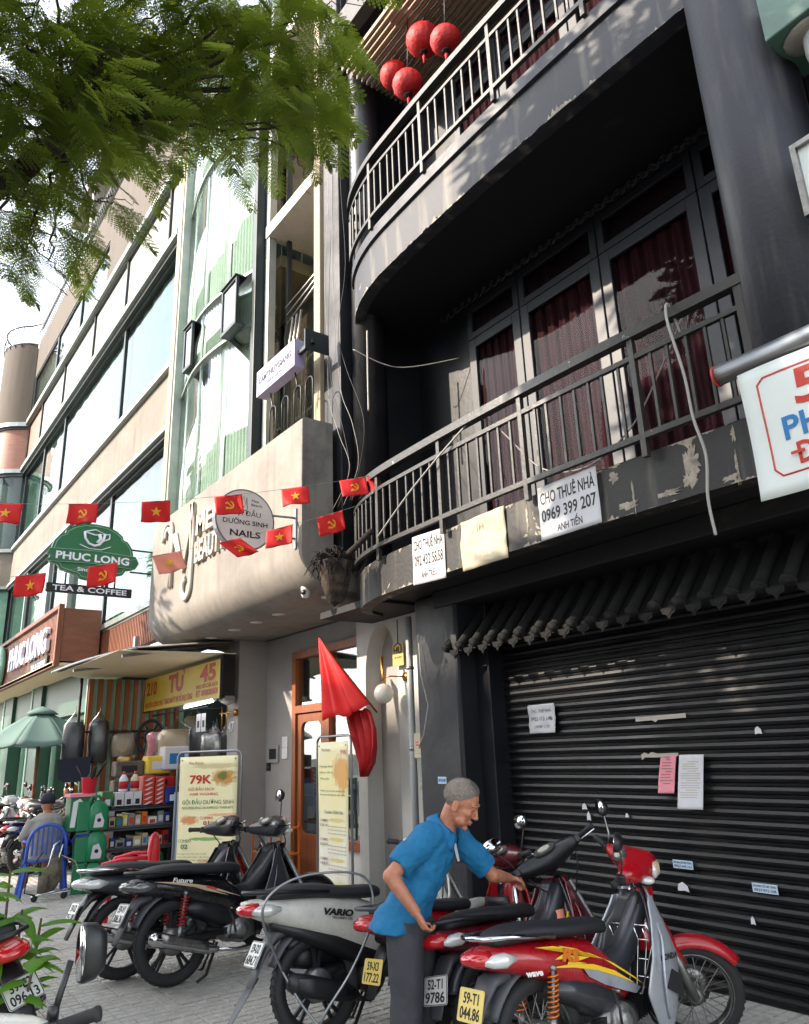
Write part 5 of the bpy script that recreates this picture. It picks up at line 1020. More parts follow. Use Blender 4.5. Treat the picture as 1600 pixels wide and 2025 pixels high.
# plastic chairs
def chair(label, loc, rz, mt):
    T = thing('plastic_chair', label, 'chair', loc, rz); w = .23
    obj('seat', MB().loft([[(x, y, z) for x, y in ((-w, -.2), (w, -.2), (w*.92, .22), (-w*.92, .22))] for z in (.41, .435)], sm=False), mt, T, bevel=.01)
    for sx in (-1, 1):
        for sy in (-1, 1): obj('leg', MB().bar((sx*w*.95, sy*.2, .42), (sx*(w+.04), sy*.25-.0, 0), .045, .03), mt, T)
    mb = MB(); top = []
    for i in range(13): t_ = math.pi*i/12; top.append((-w*1.0*math.cos(t_), -.2-.10*math.sin(t_)*0-.06, .46+.40*math.sin(t_)**.55))
    mb.tube([(-w, -.2, .42)]+top+[(w, -.2, .42)], .022, 6); bk = obj('back_frame', mb, mt, T)
    for i in range(7): x = -w*.72+i*w*.24; obj('back_slat', MB().bar((x, -.235, .5), (x*1.02, -.27, .86-.25*(x/w)**2*.55), .022, .01), mt, T)
    for sx in (-1, 1): obj('arm', MB().tube([(sx*w, -.24, .66), (sx*(w+.03), 0, .66), (sx*(w+.01), .18, .62), (sx*w, .2, .42)], .02, 6), mt, T)
    return T
chair('blue plastic armchair with the seated man, its back to the camera', (-11.45, 2.5, 0), R(82), 'plastic_blue'); chair('red plastic armchair standing empty behind the parked black motorbikes', (-8.65, 2.7, 0), R(150), 'plastic_red')
T = thing('luggage_trolley', 'folding metal trolley loaded with grey sacking behind the blue chair', 'trolley', (-10.95, 2.42, 0)); obj('frame', MB().tube([(0, -.14, .06), (.0, .26, .08), (.0, .3, .1), (.05, .26, .12), (.05, -.1, .08)], .01, 6).tube([(0, -.05, .06), (-.1, .1, .62), (-.1, .16, .66)], .012, 6).tube([(0, .05, .06), (-.08, .2, .62)], .012, 6), 'chrome', T)
for y in (-.1, .24): obj('wheel', MB().lathe([(.035, -.012), (.04, 0), (.035, .012)], 12, axis='X', c=(0, y, .04)), 'rubber', T)
def sack(u, v):
    a = 2*math.pi*u; r = .10*(1+.3*noise.noise(V3((math.cos(a)*2, math.sin(a)*2, v*4))))*(.7+.5*math.sin(math.pi*min(1, v*1.2))); return (-.05+.8*r*math.cos(a)-.05*v, .06+r*math.sin(a)+.07*v, .10+.38*v)
obj('sacking', MB().sheet(sack, 28, 16), 'burlap', T); obj('roll', MB().tube([(.02, -.02, .1), (.02, -.02, .28)], .06, 12), 'burlap', T)
obj('hose', MB().tube([(-.1, -.02, .55), (0, -.2, .35), (.02, -.22, .12), (.02, -.1, .08)], .008, 6), 'cable', T); obj('stick', MB().tube([(-.08, .18, .5), (.0, .34, .42), (.03, .5, .05)], .007, 5), 'plaster_cream', T)
# cables, meters and pipes between the two shops
T = thing('drain_pipe', 'grey vertical drain pipe between the arched wall and the dark column', 'pipe', (-6.42, 4.78, 0)); obj('shaft', MB().tube([(0, 0, 0), (0, 0, 2.95)], .035, 12), 'pvc_grey', T); obj('clamp', MB().tube([(0, 0, 1.6), (0, 0, 1.63)], .042, 12).tube([(0, 0, 2.4), (0, 0, 2.43)], .042, 12), 'metal_grey', T)
T = thing('yellow_pipe', 'yellow and blue sleeved vertical pipe among the cables', 'pipe', (-6.1, 4.86, 0)); obj('shaft', MB().tube([(0, 0, 2.0), (0, 0, 2.45)], .035, 10), 'yellow_pipe', T); obj('sleeve', MB().tube([(0, 0, 2.45), (0, 0, 2.98)], .036, 10), 'paint_blue', T)
def mbox(label, x, z, w, h, mt, y=4.76):
    T = thing('meter_box', label, 'meter box', (x, y, z)); obj('case', MB().box(-w/2, -.05, -h/2, w/2, .04, h/2), mt, T, bevel=.008); obj('plate', MB().box(-w*.3, -.053, -h*.1, w*.3, -.05, h*.3), 'paper_old', T); obj('print', MB().box(-w*.25, -.0545, .0, w*.2, -.053, h*.06).box(-w*.25, -.0545, h*.12, w*.1, -.053, h*.16), 'text_red', T)
    obj('strap', MB().box(-w/2-.002, -.052, -h*.32, w/2+.002, .0, -h*.28), 'sign_yellow' if w > .2 else 'metal_grey', T); return T
mbox('topmost pale meter box with red print among the cables', -6.08, 1.97, .15, .19, 'soffit_white'); mbox('middle cream meter box leaning left of the cables', -6.24, 1.64, .14, .24, 'paper_old'); mbox('largest pale green junction box with a yellow strap, lowest of the three', -6.13, 1.36, .22, .24, 'curtain')
mb = MB(); rr = random.Random(21)
for i in range(26):
    x = -6.05+rr.uniform(-.25, .12); y = 4.84+rr.uniform(-.03, .05); p = []; ph = rr.uniform(0, 6); a_ = rr.uniform(.01, .07)
    z0, z1 = rr.uniform(.3, 1.6), rr.uniform(1.9, 3.0)
    for k in range(16): t_ = k/15; p.append((x+a_*math.sin(ph+t_*5)+.02*math.sin(t_*17+ph), y+.02*math.sin(t_*9+ph), z0+(z1-z0)*t_))
    mb.tube(p, rr.choice([.005, .007, .011]), 5)
for i in range(9):
    c = (-6.0+rr.uniform(-.03, .03), 4.80, 1.05+.0*i); r = .10+rr.uniform(-.02, .03); mb.tube([(c[0]+r*.8*math.cos(a), c[1]+.02*math.sin(a*2+i), c[2]+r*1.3*math.sin(a)+rr.uniform(-.004, .004)) for a in [2*math.pi*k/20 for k in range(20)]], .006, 5, closed=True)
props(obj('cable_bundle', mb, 'cable'), 'tangle of black cables and coils running down beside the dark column', 'cable bundle')
mb = MB().tube([(-5.95, 4.55, 2.6), (-5.9, 4.52, 2.3), (-5.78, 4.5, 2.0), (-5.86, 4.5, 1.75), (-5.95, 4.5, 1.62)], .006, 6); props(obj('white_flex', mb, 'cable_white'), 'thin white flex looping down the dark column', 'cable')
# loose wires down the left pilaster, and cables on the balcony
def wire(label, pts, r, mt='cable_white', name='hanging_wire', n=None):
    P = [V3(p) for p in pts]; out = []
    for i in range(len(P)-1):
        p0, p1, p2, p3 = P[max(0, i-1)], P[i], P[i+1], P[min(len(P)-1, i+2)]
        for k in range(8): t_ = k/8; out.append(.5*((2*p1)+(p2-p0)*t_+(2*p0-5*p1+4*p2-p3)*t_*t_+(-p0+3*p1-3*p2+p3)*t_**3))
    out.append(P[-1]); return props(obj(name, MB().tube(out, r, 6), mt), label, 'wire')
wire('stiff pale cable draped over the lower balcony rail and hanging down at the right', [(-2.34, 4.03, 3.9), (-2.36, 3.92, 4.24), (-2.34, 3.84, 4.1), (-2.28, 3.83, 3.7), (-2.26, 3.82, 3.4), (-2.22, 3.82, 3.15), (-2.25, 3.82, 2.9), (-2.24, 3.82, 2.68)], .009)
wire('slack cable hanging in a loop behind the balcony rail', [(-2.36, 4.05, 4.2), (-2.6, 4.1, 3.95), (-2.9, 4.12, 3.65), (-3.3, 4.12, 3.5), (-3.7, 4.1, 3.6), (-4.0, 4.06, 3.95), (-4.2, 4.0, 4.24)], .006)
wire('grey cable running from the rail top down to the burnt pot', [(-4.2, 3.93, 4.24), (-4.6, 3.85, 4.0), (-5.1, 3.83, 3.75), (-5.6, 3.85, 3.5)], .009)
for i in range(0, 7, 2):
    rr = random.Random(40+i); x = -6.95+.06*i; pts = [(x+rr.uniform(-.03, .03), 4.12+rr.uniform(-.05, .05) if k else 4.15, z) for k, z in enumerate((12, 10, 8.5, 7.2, 6.3, 5.6+rr.uniform(-.3, .3)))]
    pts += [(x+.25+rr.uniform(0, .2), 4.1, 5.0), (x+.3+rr.uniform(0, .3), 4.1, 4.5), (x+.2, 4.05, 4.1)]
    wire(['leftmost thin wire hanging down the dark pilaster', 'second thin wire down the dark pilaster', 'third slack wire down the dark pilaster', 'fourth thin wire, bowed towards the balcony', 'fifth wire hanging free before the dark recess', 'sixth wire swinging across the dark recess', 'rightmost wire hanging free before the recess'][i], pts, .002 if i % 2 else .003, 'cable_white' if i % 4 == 0 else 'cable')
wire('thin wires strung from the pilaster across to the door frame', [(-6.5, 4.2, 6.0), (-6.2, 4.6, 5.75), (-5.7, 5.1, 5.78)], .006); wire('thin white tube hanging at the left of the dark recess', [(-6.35, 4.3, 6.2), (-6.36, 4.3, 5.6), (-6.36, 4.3, 5.2)], .012, name='hanging_tube')
# plant twine on trees etc. ; banner on the right
T = thing('roll_banner', 'white vinyl banner with red border, number and phone letters at the right edge', 'banner', (-1.42, 3.62, 3.45)); 
bw, bh = 1.3, .70
obj('cloth', MB().sheet(lambda u, v: (-.43+u*bw, .012*math.sin(u*9+v*4), -.02-(1-v)*bh+.0), 24, 12), 'banner_white', T, solid=.003)
obj('letter_bar', MB().box(-.232, -.017, -.537, -.165, -.010, -.523), 'text_red', T)
mb = MB(); f2 = lambda x, z: (x, -.008, z)
pl = [(-.33, -.02-.08), (-.33, -.58), (-.30, -.62), (.8, -.62)]; pl2 = [(.8, -.09), (-.30, -.09), (-.335, -.12), (-.335, -.58), (-.30, -.62), (.8, -.62)]
mb.tube([(x, .012*math.sin((x+.43)/bw*9+(1+(z+.02)/bh)*4)-.001, z) for x, z in [(a[0]+(b[0]-a[0])*k/12, a[1]+(b[1]-a[1])*k/12) for a, b in zip(pl2, pl2[1:]) for k in range(13)]], .006, 4); obj('border', mb, 'text_red', T)

for st_, mt_, x_, z_, h_, w_ in (('50', 'text_red', -.16, -.20, .19, .34), ('PHÓNG', 'text_blue', -.25, -.39, .12, .62), ('DT:', 'text_red', -.205, -.53, .11, .19), ('0903', 'text_red', .02, -.53, .11, .42)):
    mb = text(T, st_, mt_, (x_, 0, z_), (1, 0, 0), (0, 0, 1), h_, w_, bold=.02, align='L', build=False); mb.v = [(x, .012*math.sin((x+.43)/bw*9+(1+(z+.02)/bh)*4)-.004+y, z) for x, y, z in mb.v]; obj('lettering', mb, mt_, T)
obj('roller', MB().tube([(-.55, .02, .04), (.9, .02, .04)], .055, 16), 'metal_grey', T); obj('end_cap', MB().lathe([(.035, -.56), (.06, -.56), (.06, -.55)], 16, axis='X', c=(0, .02, .04)), 'text_red', T)
# green beam end, pipe and lit case of the next house on the right
N_ = thing('neighbour_house', 'edge of the next house with a pale green beam and grey drain pipe', 'building', (-1.0, 4.3, 0), world=True)
obj('beam', MB().box(-1.44, 3.85, 5.50, -.3, 4.3, 5.86), 'green_beam', N_, bevel=.01); obj('wall', MB().box(-1.3, 4.35, 3.4, 0, 4.6, 12), 'black_wall', N_); obj('pipe', MB().tube([(-1.22, 4.02, 5.52), (-1.22, 4.02, 5.35), (-1.20, 4.1, 5.15), (-1.12, 4.2, 4.5), (-1.1, 4.2, 3.3)], .085, 14), 'pvc_grey', N_); obj('mortar', MB().ball((-1.24, 4.02, 5.49), (.17, .14, .04), 8), 'concrete', N_); obj('slab', MB().box(-1.3, 4.2, 5.9, 0, 4.6, 6.5), 'plaster_beige', N_)
T = thing('light_box', 'metal framed sign case with red and white panel beyond the round column', 'sign', (-1.10, 3.85, 4.47)); mb = MB(); frame_rect(mb, -.33, .5, -.22, .24, -.04, .04, .03); obj('frame', mb, 'chrome_dull', T); obj('face', MB().box(-.30, -.01, -.19, .47, .01, .21), 'banner_white', T); text(T, '117', 'text_red', (-.2, -.012, .08), (1, 0, 0), (0, 0, 1), .16, .3, bold=.06, align='L'); text(T, 'ĐT 09', 'ink', (-.24, -.012, -.09), (1, 0, 0), (0, 0, 1), .05, .3, align='L')

# ================================================================ MOTORBIKES  (x forward, y left, z up; rear axle at x=0)
def sring(c, hw, hh, ax='x', n=20, p=.75, tilt=0.0):
    """superellipse ring across the axis ax at c"""
    out = []
    for i in range(n):
        a = 2*math.pi*i/n; ca, sa = math.cos(a), math.sin(a)
        a_ = hw*math.copysign(abs(ca)**p, ca); b_ = hh*math.copysign(abs(sa)**p, sa)
        if ax == 'x': q = V3((b_*math.sin(tilt), a_, b_*math.cos(tilt)))
        elif ax == 'y': q = V3((a_, 0, b_))
        else: q = V3((b_, a_, 0))
        out.append(V3(c)+q)
    return out
def wheel(name, T, cx, rad, w, style, rimmat, S=Matrix(), disc=None, drum=True, seed=0):
    prof = []; n = 44; c = V3((cx, 0, rad)); rt_ = w/2
    tp = [(rad-.075, -.030), (rad-.05, -rt_*.95), (rad-.022, -rt_), (rad-.006, -rt_*.6), (rad, 0), (rad-.006, rt_*.6), (rad-.022, rt_), (rad-.05, rt_*.95), (rad-.075, .030)]
    mb = MB(); mb.T = S; mb.lathe(tp, n, c=c, axis='Y', cap=False); ty = obj(name, mb, 'rubber', T)
    mb = MB(); mb.T = S
    for k in range(44):       # tread blocks
        a = 2*math.pi*k/44
        for sy in (-1, 1): mb.bar(c+V3((math.cos(a)*(rad-.0025), sy*.008, math.sin(a)*(rad-.0025))), c+V3((math.cos(a+.07)*(rad-.008), sy*rt_*.62, math.sin(a+.07)*(rad-.008))), .012, .006)
    obj('tread', mb, 'rubber', ty)
    rr_ = rad-.068; mb = MB(); mb.T = S
    mb.lathe([(rr_-.012, -.024), (rr_+.004, -.034), (rr_+.008, -.030), (rr_-.004, -.02), (rr_-.006, .02), (rr_+.008, .030), (rr_+.004, .034), (rr_-.012, .024), (rr_-.016, 0), (rr_-.012, -.024)], n, c=c, axis='Y', cap=False); obj('rim', mb, rimmat, ty)
    mb = MB(); mb.T = S
    if style == 'spoke':
        for k in range(32):
            a = 2*math.pi*k/32; s_ = 1 if k % 2 else -1; off = .55*(1 if (k//2) % 2 else -1)
            mb.tube([c+V3((.045*math.cos(a+off), s_*.035, .045*math.sin(a+off))), c+V3(((rr_-.01)*math.cos(a), s_*.004, (rr_-.01)*math.sin(a)))], .0022, 4)
    else:
        for k in range(5):
            a = 2*math.pi*(k+.2)/5
            for off in ((-.03, .03) if style == 'alloy' else (0,)):
                pa = c+V3((.035*math.cos(a), 0, .035*math.sin(a))); pb = c+V3(((rr_-.006)*math.cos(a+off*4), 0, (rr_-.006)*math.sin(a+off*4))); mb.bar(pa, pb, .022 if style == 'alloy' else .032, .02)
    obj('spokes', mb, 'chrome_dull' if style == 'spoke' else rimmat, ty)
    mb = MB(); mb.T = S
    mb.lathe([(.02, -.07), (.045, -.06), (.045, .06), (.02, .07)], 18, c=c, axis='Y')
    if drum: mb.lathe([(.03, -.05), (.085, -.05), (.09, -.04), (.09, .03), (.06, .04)], 24, c=c, axis='Y')
    obj('hub', mb, 'engine_metal', ty)
    if disc:
        mb = MB(); mb.T = S; mb.lathe([(.055, disc), (.11, disc), (.11, disc+.004), (.055, disc+.004), (.055, disc)], 32, c=c, axis='Y', cap=False); 
        for k in range(14): a = 2*math.pi*k/14; mb.lathe([(.006, disc-.001), (.006, disc+.005)], 6, c=c+V3((.085*math.cos(a), 0, .085*math.sin(a))), axis='Y')
        obj('brake_disc', mb, 'chrome_dull', ty)
    return ty
def fender(T, nm, cx, rad, a0, a1, w, mt, S=Matrix(), drop=.05, thick=.004, flare=0, cz=None, seg=16, par=None):
    cz = rad if cz is None else cz; rings = []
    for i in range(seg+1):
        t_ = i/seg; a = R(a0+(a1-a0)*t_); r = rad+.035+flare*abs(t_-.5)**2*2; ww = w*(1-.25*abs(2*t_-1)**3); ring = []
        for j in range(9):
            q = -1+j/4; rr2 = r-drop*(abs(q)**2.4); ring.append((cx+rr2*math.cos(a), q*ww/2, cz+rr2*math.sin(a)))
        rings.append(ring)
    mb = MB(); mb.T = S; mb.loft(rings, closed=False); return obj(nm, mb, mt, par or T, solid=thick)
def plate(T, lines, c, tilt, mt, w=.19, h=.14, yaw_=0, ink='ink'):
    """number plate: faces backwards, leaning by tilt"""
    p = obj('number_plate', MB(), mt, T); o = V3(c); n_ = V3((-math.cos(tilt), 0, -math.sin(tilt)*-1)); u = V3((0, -1, 0)); v = V3((math.sin(tilt), 0, math.cos(tilt)))
    n_ = u.cross(v); mb = MB(); poly = []
    for sx, sz, a0 in ((1, -1, -90), (1, 1, 0), (-1, 1, 90), (-1, -1, 180)):
        for k in range(4): a = R(a0+30*k); poly.append((sx*(w/2-.012)+.012*math.cos(a), sz*(h/2-.012)+.012*math.sin(a)))
    mb.prism(poly, o, u, v, .003); p.data = mb.mesh('number_plate', mt)
    rim = MB().tube([o+u*x*.96+v*y*.95+n_*.0035 for x, y in poly], .0022, 4, closed=True); obj('rim', rim, 'ink' if mt == 'plate_white' else mt, p)
    text(p, lines[0], ink, o+v*h*.22+n_*.0035, u, v, h*.33, w*.62, bold=.02); text(p, lines[1], ink, o-v*h*.22+n_*.0035, u, v, h*.35, w*.80, bold=.02)
    return p
def moto(label, loc, rz, lean=6, steer=0, kind='cub', body='paint_red', shield='paint_silver', inner='black_plastic', cowl=None, seat='seat_vinyl', wheels='spoke', rim='chrome_dull', pl=('59-T1', '044.86'), plmat='plate_white', fend=None, rear_fend='grey_plastic', mirrors=(1, 1), rail='chrome', spring='orange', accent=None, tail='lens_clear', group='motorbikes parked on the pavement', disc=None, hug=None, k=1.0, logo=None, leg=True, exhaust='chrome', platez=0.50, rear_detail=True, mset=0, platetilt=18):
    T = thing('motorbike' if kind == 'cub' else 'scooter', label, 'motorbike' if kind == 'cub' else 'scooter', loc, rz, group); T.rotation_euler = (-R(lean), 0, rz); T.scale = (k, k, k)
    sc_ = kind == 'scooter'; rad = .245 if (sc_ and wheels != 'alloy_big') else .285; wb = 1.25 if sc_ else 1.20; cowl = cowl or body; fend = fend or body
    if wheels == 'alloy_big': wheels = 'alloy'
    ax = V3((wb, 0, rad)); hd = V3((wb-.27, 0, .86)); sd = (hd-ax).normalized()
    S = Matrix.Translation(hd) @ Matrix.Rotation(R(steer), 4, sd) @ Matrix.Translation(-hd)
    tw = .10 if sc_ else .075
    wheel('front_wheel', T, wb, rad, tw, wheels, rim, S, disc=.05 if disc else None, drum=not disc); wheel('rear_wheel', T, 0, rad, tw+.012, wheels, rim)
    # fork and front mudguard
    mb = MB(); mb.T = S
    for sy in (-1, 1): mb.tube([ax+V3((0, sy*.072, 0)), ax+sd*.22+V3((-.0, sy*.072, 0)), ax+sd*.24+V3((0, sy*.066, 0)), hd+V3((-.0, sy*.055, -.04))], [.024, .026, .019, .019], 10)
    mb.tube([ax+V3((0, -.09, 0)), ax+V3((0, .09, 0))], .012, 8); obj('fork', mb, 'engine_metal', T)
    if disc: mb = MB(); mb.T = S; mb.box(wb-.12, .045, rad+.03, wb-.055, .085, rad+.11); obj('brake_caliper', mb, 'brass', T, bevel=.01)
    fender(T, 'front_mudguard', wb, rad, 38, 150, .12, fend, S, .05, seg=22, flare=.02)
    mb = MB(); mb.T = S; mb.loft([sring(ax+sd*(.20+.045*i), .075-.012*i/3, .05-.003*i, 'z', 16) for i in range(9)]); obj('fork_cover', mb, fend, T)
    # handlebar cowl, bar, grips, levers, headlight, gauge
    bx, bz = hd.x-.075, hd.z+.115
    rings = []
    for i in range(13):
        q = -1+i/6; a = abs(q); rings.append(sring((bx+.055*(1-a*a)-.07*a, q*.235, bz+.015*(1-a)+.02*a*a), .085*(1-a)**.6*1.0+.026, .062*(1-a)**.7+.024, 'y', 20, .85))
    mb = MB(); mb.T = S; mb.loft(rings); hc = obj('handlebar_cowl', mb, cowl, T)
    mb = MB(); mb.T = S; mb.loft([sring((bx+x, 0, bz+.01+z), w, h, 'x', 22, .8) for x, z, w, h in ((-.04, .0, .11, .06), (.03, .005, .11, .075), (.09, -.005, .095, .07), (.125, -.01, .08, .06))]); obj('headlight_nacelle', mb, cowl, T)
    mb = MB(); mb.T = S; mb.loft([sring((bx+x, 0, bz+z), w, h, 'x', 22, .85) for x, z, w, h in ((.12, -.0, .082, .055), (.145, -.005, .078, .05), (.165, -.01, .05, .03), (.17, -.01, .01, .01))]); obj('headlight', mb, 'lens_clear', T)
    mb = MB(); mb.T = S; mb.prism([(.06*math.cos(a)*1.35, .045*math.sin(a)) for a in [2*math.pi*i/18 for i in range(18)]], (bx-.045, 0, bz+.062), (0, -1, 0), (.8, 0, .6), .012); gg = obj('gauge', mb, 'lens_smoke', T)
    mb = MB(); mb.T = S; mb.prism([(.035*math.cos(a)*1.3, .026*math.sin(a)) for a in [2*math.pi*i/18 for i in range(18)]], (bx-.054, 0, bz+.070), (0, -1, 0), (.8, 0, .6), .006); obj('dial', mb, 'text_faded', gg)
    mb = MB(); mb.T = S; mb.tube([(bx-.13, -.35, bz+.035), (bx-.085, -.24, bz+.02), (bx-.03, -.1, bz), (bx-.03, .1, bz), (bx-.085, .24, bz+.02), (bx-.13, .35, bz+.035)], .011, 8); hb = obj('handlebar', mb, 'chrome_dull', T)
    for sy in (-1, 1):
        mb = MB(); mb.T = S; mb.tube([(bx-.093, sy*.255, bz+.023), (bx-.128, sy*.345, bz+.034), (bx-.132, sy*.352, bz+.0345), (bx-.136, sy*.362, bz+.035)], [.0175, .0175, .021, .019], 12); obj('grip', mb, 'rubber', hb)
        mb = MB(); mb.T = S; mb.tube([(bx-.03, sy*.22, bz+.015), (bx-.02, sy*.27, bz+.012), (bx-.06, sy*.37, bz+.02)], [.010, .007, .006], 6); obj('lever', mb, 'chrome', hb)
        mb = MB(); mb.T = S; mb.box(bx-.105, sy*.215, bz-.004, bx-.055, sy*.255, bz+.042); obj('switch', mb, 'black_plastic', hb, bevel=.006)
        if mirrors[0 if sy < 0 else 1]:
            mb = MB(); mb.T = S; pm_ = V3((bx-.09-.02, sy*(.30+mset), bz+.24)); mb.tube([(bx-.08, sy*.23, bz+.03), (bx-.07, sy*.25, bz+.10), tuple(pm_+V3((.02, 0, -.05))), tuple(pm_)], .0055, 6); ms = obj('mirror_stalk', mb, 'chrome_dull' if cowl != 'black_plastic' else 'black_plastic', T)
            fx = V3((-.96, -sy*.25, .05)).normalized(); ru = V3((0, 0, 1)).cross(fx).normalized(); rv = fx.cross(ru); mb = MB(); mb.T = S
            el = lambda s, d: [pm_+ru*(.068*s*math.copysign(abs(math.cos(a))**.8, math.cos(a)))+rv*(.046*s*math.copysign(abs(math.sin(a))**.8, math.sin(a)))+fx*d for a in [2*math.pi*i/24 for i in range(24)]]
            mb.loft([el(1.0, .008), el(1.02, .0), el(.95, -.018), el(.6, -.034), el(.1, -.038)]); mr = obj('mirror', mb, 'black_plastic', T); mb = MB(); mb.T = S; mb.loft([el(.93, .0065), el(.93, .0095)]); obj('mirror_glass', mb, 'mirror_glass', mr)
        mb = MB(); mb.T = S; mb.ball((bx+.085, sy*.115, bz-.03), (.045, .03, .022), 7); obj('indicator', mb, 'lens_clear', T)
        mb = MB(); mb.T = S; mb.tube([(bx-.03, sy*.2, bz), (bx+.03, sy*.16, bz-.1), (bx+.02, sy*.05, bz-.25)], .005, 5); obj('control_cable', mb, 'cable', T)
    # leg shield
    def shield_pt(u, v, off=0):
        z = .27+.60*v; q = 2*u-1; w = (.205+.05*math.sin(math.pi*min(1, v*1.1+.1))-.16*max(0, v-.6)/.4*.75) if not sc_ else (.21+.03*math.sin(math.pi*v)-.10*max(0, v-.7)/.3)
        x = wb-.40+.12*v - (.16 if not sc_ else .10)*q*q*(.4+.6*math.sin(math.pi*min(1, v+.15)))+off+(.03*(1-v)); return (x, q*w, z)
    if leg:
        ls = obj('leg_shield', MB().sheet(lambda u, v: shield_pt(u, v), 20, 16), shield, T, solid=.012); obj('inner_panel', MB().sheet(lambda u, v: (lambda p: (p[0]-.03, p[1]*.86, p[2]))(shield_pt(u, v*.96+.02)), 14, 10), inner, T, solid=.01)
        zf = [.20, .30, .40, .50, .60, .72, .83]; xf = [.86, .93, .965, .985, .98, .955, .925]; xr = [.74, .69, .64, .68, .745, .82, .875]
        if sc_: xr = [.84, .84, .84, .85, .87, .89, .91]
        ip = lambda a, z: float(np.interp(z, zf, a))
        for sy in (-1, 1):
            def wf(u, v):
                z = .20+.63*v; x = ip(xr, z)+u*(ip(xf, z)-ip(xr, z)); return (x-.06, sy*(.190+.045*math.sin(math.pi*min(1, v*1.05))*(1-.3*u)-.13*max(0, v-.55)-.5*max(0, u-.55)**2*.6), z)
            obj('shield_wing', MB().sheet(wf, 8, 18), shield, T, solid=.012, bevel=.004)
        obj('front_panel', MB().loft([sring((wb-.27-.02*i, 0, .86-.06*i), .060+.010*i, .05, 'z', 14) for i in range(6)]), body, T)
        if logo:
            sl = obj('badge', MB(), 'ink', ls); mb = text(ls, logo, 'ink', (wb-.42, -.238, .55), (1, 0, 0), (.12, 0, 1), .028, .13, bold=.03, build=False); sl.data = mb.mesh('badge', 'ink')
            sl.data.transform(Matrix.Translation((0, 0, 0)))
    if not sc_:
        # step through spine, body tail, seat
        obj('centre_cover', MB().loft([sring((x, 0, z), w, h, 'x', 18) for x, z, w, h in ((.36, .50, .085, .11), (.5, .49, .075, .10), (.62, .52, .062, .09), (.74, .62, .06, .09), (.84, .74, .065, .08), (.92, .82, .06, .06))]), inner, T)
        obj('body_cover', MB().loft([sring((x, 0, z), w, h, 'x', 26, .8) for x, z, w, h in ((-.36, .695, .035, .02), (-.32, .69, .075, .045), (-.24, .675, .105, .06), (-.1, .655, .12, .075), (.08, .62, .128, .095), (.24, .585, .122, .12), (.38, .545, .105, .135), (.5, .48, .085, .12), (.6, .43, .065, .075), (.66, .41, .04, .04))]), body, T)
        if rear_detail: obj('side_panel', MB().loft([sring((x, 0, z), w, h, 'x', 20, .8) for x, z, w, h in ((.05, .50, .118, .04), (.2, .47, .125, .075), (.35, .42, .115, .10), (.5, .37, .09, .07), (.58, .36, .06, .03))]), inner, T)
        obj('seat', MB().loft([sring((x, 0, z), w, h, 'x', 24, .72) for x, z, w, h in ((-.27, .745, .05, .02), (-.24, .755, .085, .035), (-.15, .765, .11, .043), (0, .765, .125, .045), (.14, .752, .13, .042), (.26, .738, .128, .04), (.4, .735, .105, .042), (.5, .725, .075, .042), (.55, .705, .055, .03))]), seat, T, sub=1)
    else:
        obj('centre_cover', MB().loft([sring((x, 0, z), w, h, 'x', 18, .6) for x, z, w, h in ((.35, .33, .14, .07), (.5, .31, .15, .055), (.7, .31, .16, .05), (.85, .34, .15, .05))]), inner, T)
        obj('body_cover', MB().loft([sring((x, 0, z), w, h, 'x', 26, .78) for x, z, w, h in ((-.46, .76, .03, .02), (-.40, .74, .075, .05), (-.28, .71, .115, .07), (-.12, .675, .142, .10), (.08, .63, .15, .135), (.25, .57, .145, .17), (.38, .50, .13, .19), (.48, .44, .11, .16), (.54, .40, .08, .10))]), body, T)
        obj('lower_cover', MB().loft([sring((x, 0, z), w, h, 'x', 20, .8) for x, z, w, h in ((-.3, .64, .07, .03), (-.12, .58, .12, .05), (.1, .50, .135, .075), (.3, .42, .13, .09), (.5, .34, .12, .06))]), inner, T)
        obj('seat', MB().loft([sring((x, 0, z), w, h, 'x', 24, .72) for x, z, w, h in ((-.36, .79, .05, .02), (-.3, .80, .095, .035), (-.15, .805, .13, .045), (0, .795, .145, .045), (.12, .77, .15, .042), (.24, .755, .145, .04), (.38, .75, .12, .042), (.46, .735, .09, .035))]), seat, T, sub=1)
        obj('shield_pocket', MB().loft([sring((wb-.44-.01*i, 0, .5+.06*i), .12, .03, 'z', 14) for i in range(5)]), inner, T)
    tx, tz = (-.36, .695) if not sc_ else (-.45, .745)
    obj('tail_light', MB().loft([sring((tx-.035+x, 0, tz-.01+z), w, h, 'x', 18, .8) for x, z, w, h in ((0, 0, .035, .012), (.02, 0, .07, .03), (.06, 0, .092, .042), (.10, .0, .10, .045))]), 'lens_clear' if (tail == 'lens_clear' and body in ('paint_black', 'paint_darkgrey')) else ('lens_smoke' if tail == 'lens_smoke' else 'tail_red'), T)
    for sy in (-1, 1): obj('rear_indicator', MB().loft([sring((tx+.02+x, sy*(.07+y), tz-.02), w, h, 'x', 12, .9) for x, y, w, h in ((0, 0, .02, .012), (.04, .02, .035, .03), (.10, .04, .03, .035), (.17, .05, .008, .012))]), tail, T)
    # grab rail
    gz = tz+.075; g0 = (.08 if not sc_ else .05)
    obj('grab_rail', MB().tube([(g0, -.135, gz-.035), (tx+.16, -.12, gz), (tx+.03, -.085, gz+.005), (tx-.0, 0, gz+.008), (tx+.03, .085, gz+.005), (tx+.16, .12, gz), (g0, .135, gz-.035)], .013, 8), rail, T)
    # rear mudguard with plate
    fender(T, 'rear_mudguard', 0, rad, 80, 160, .12, rear_fend, drop=.03, cz=rad+.03)
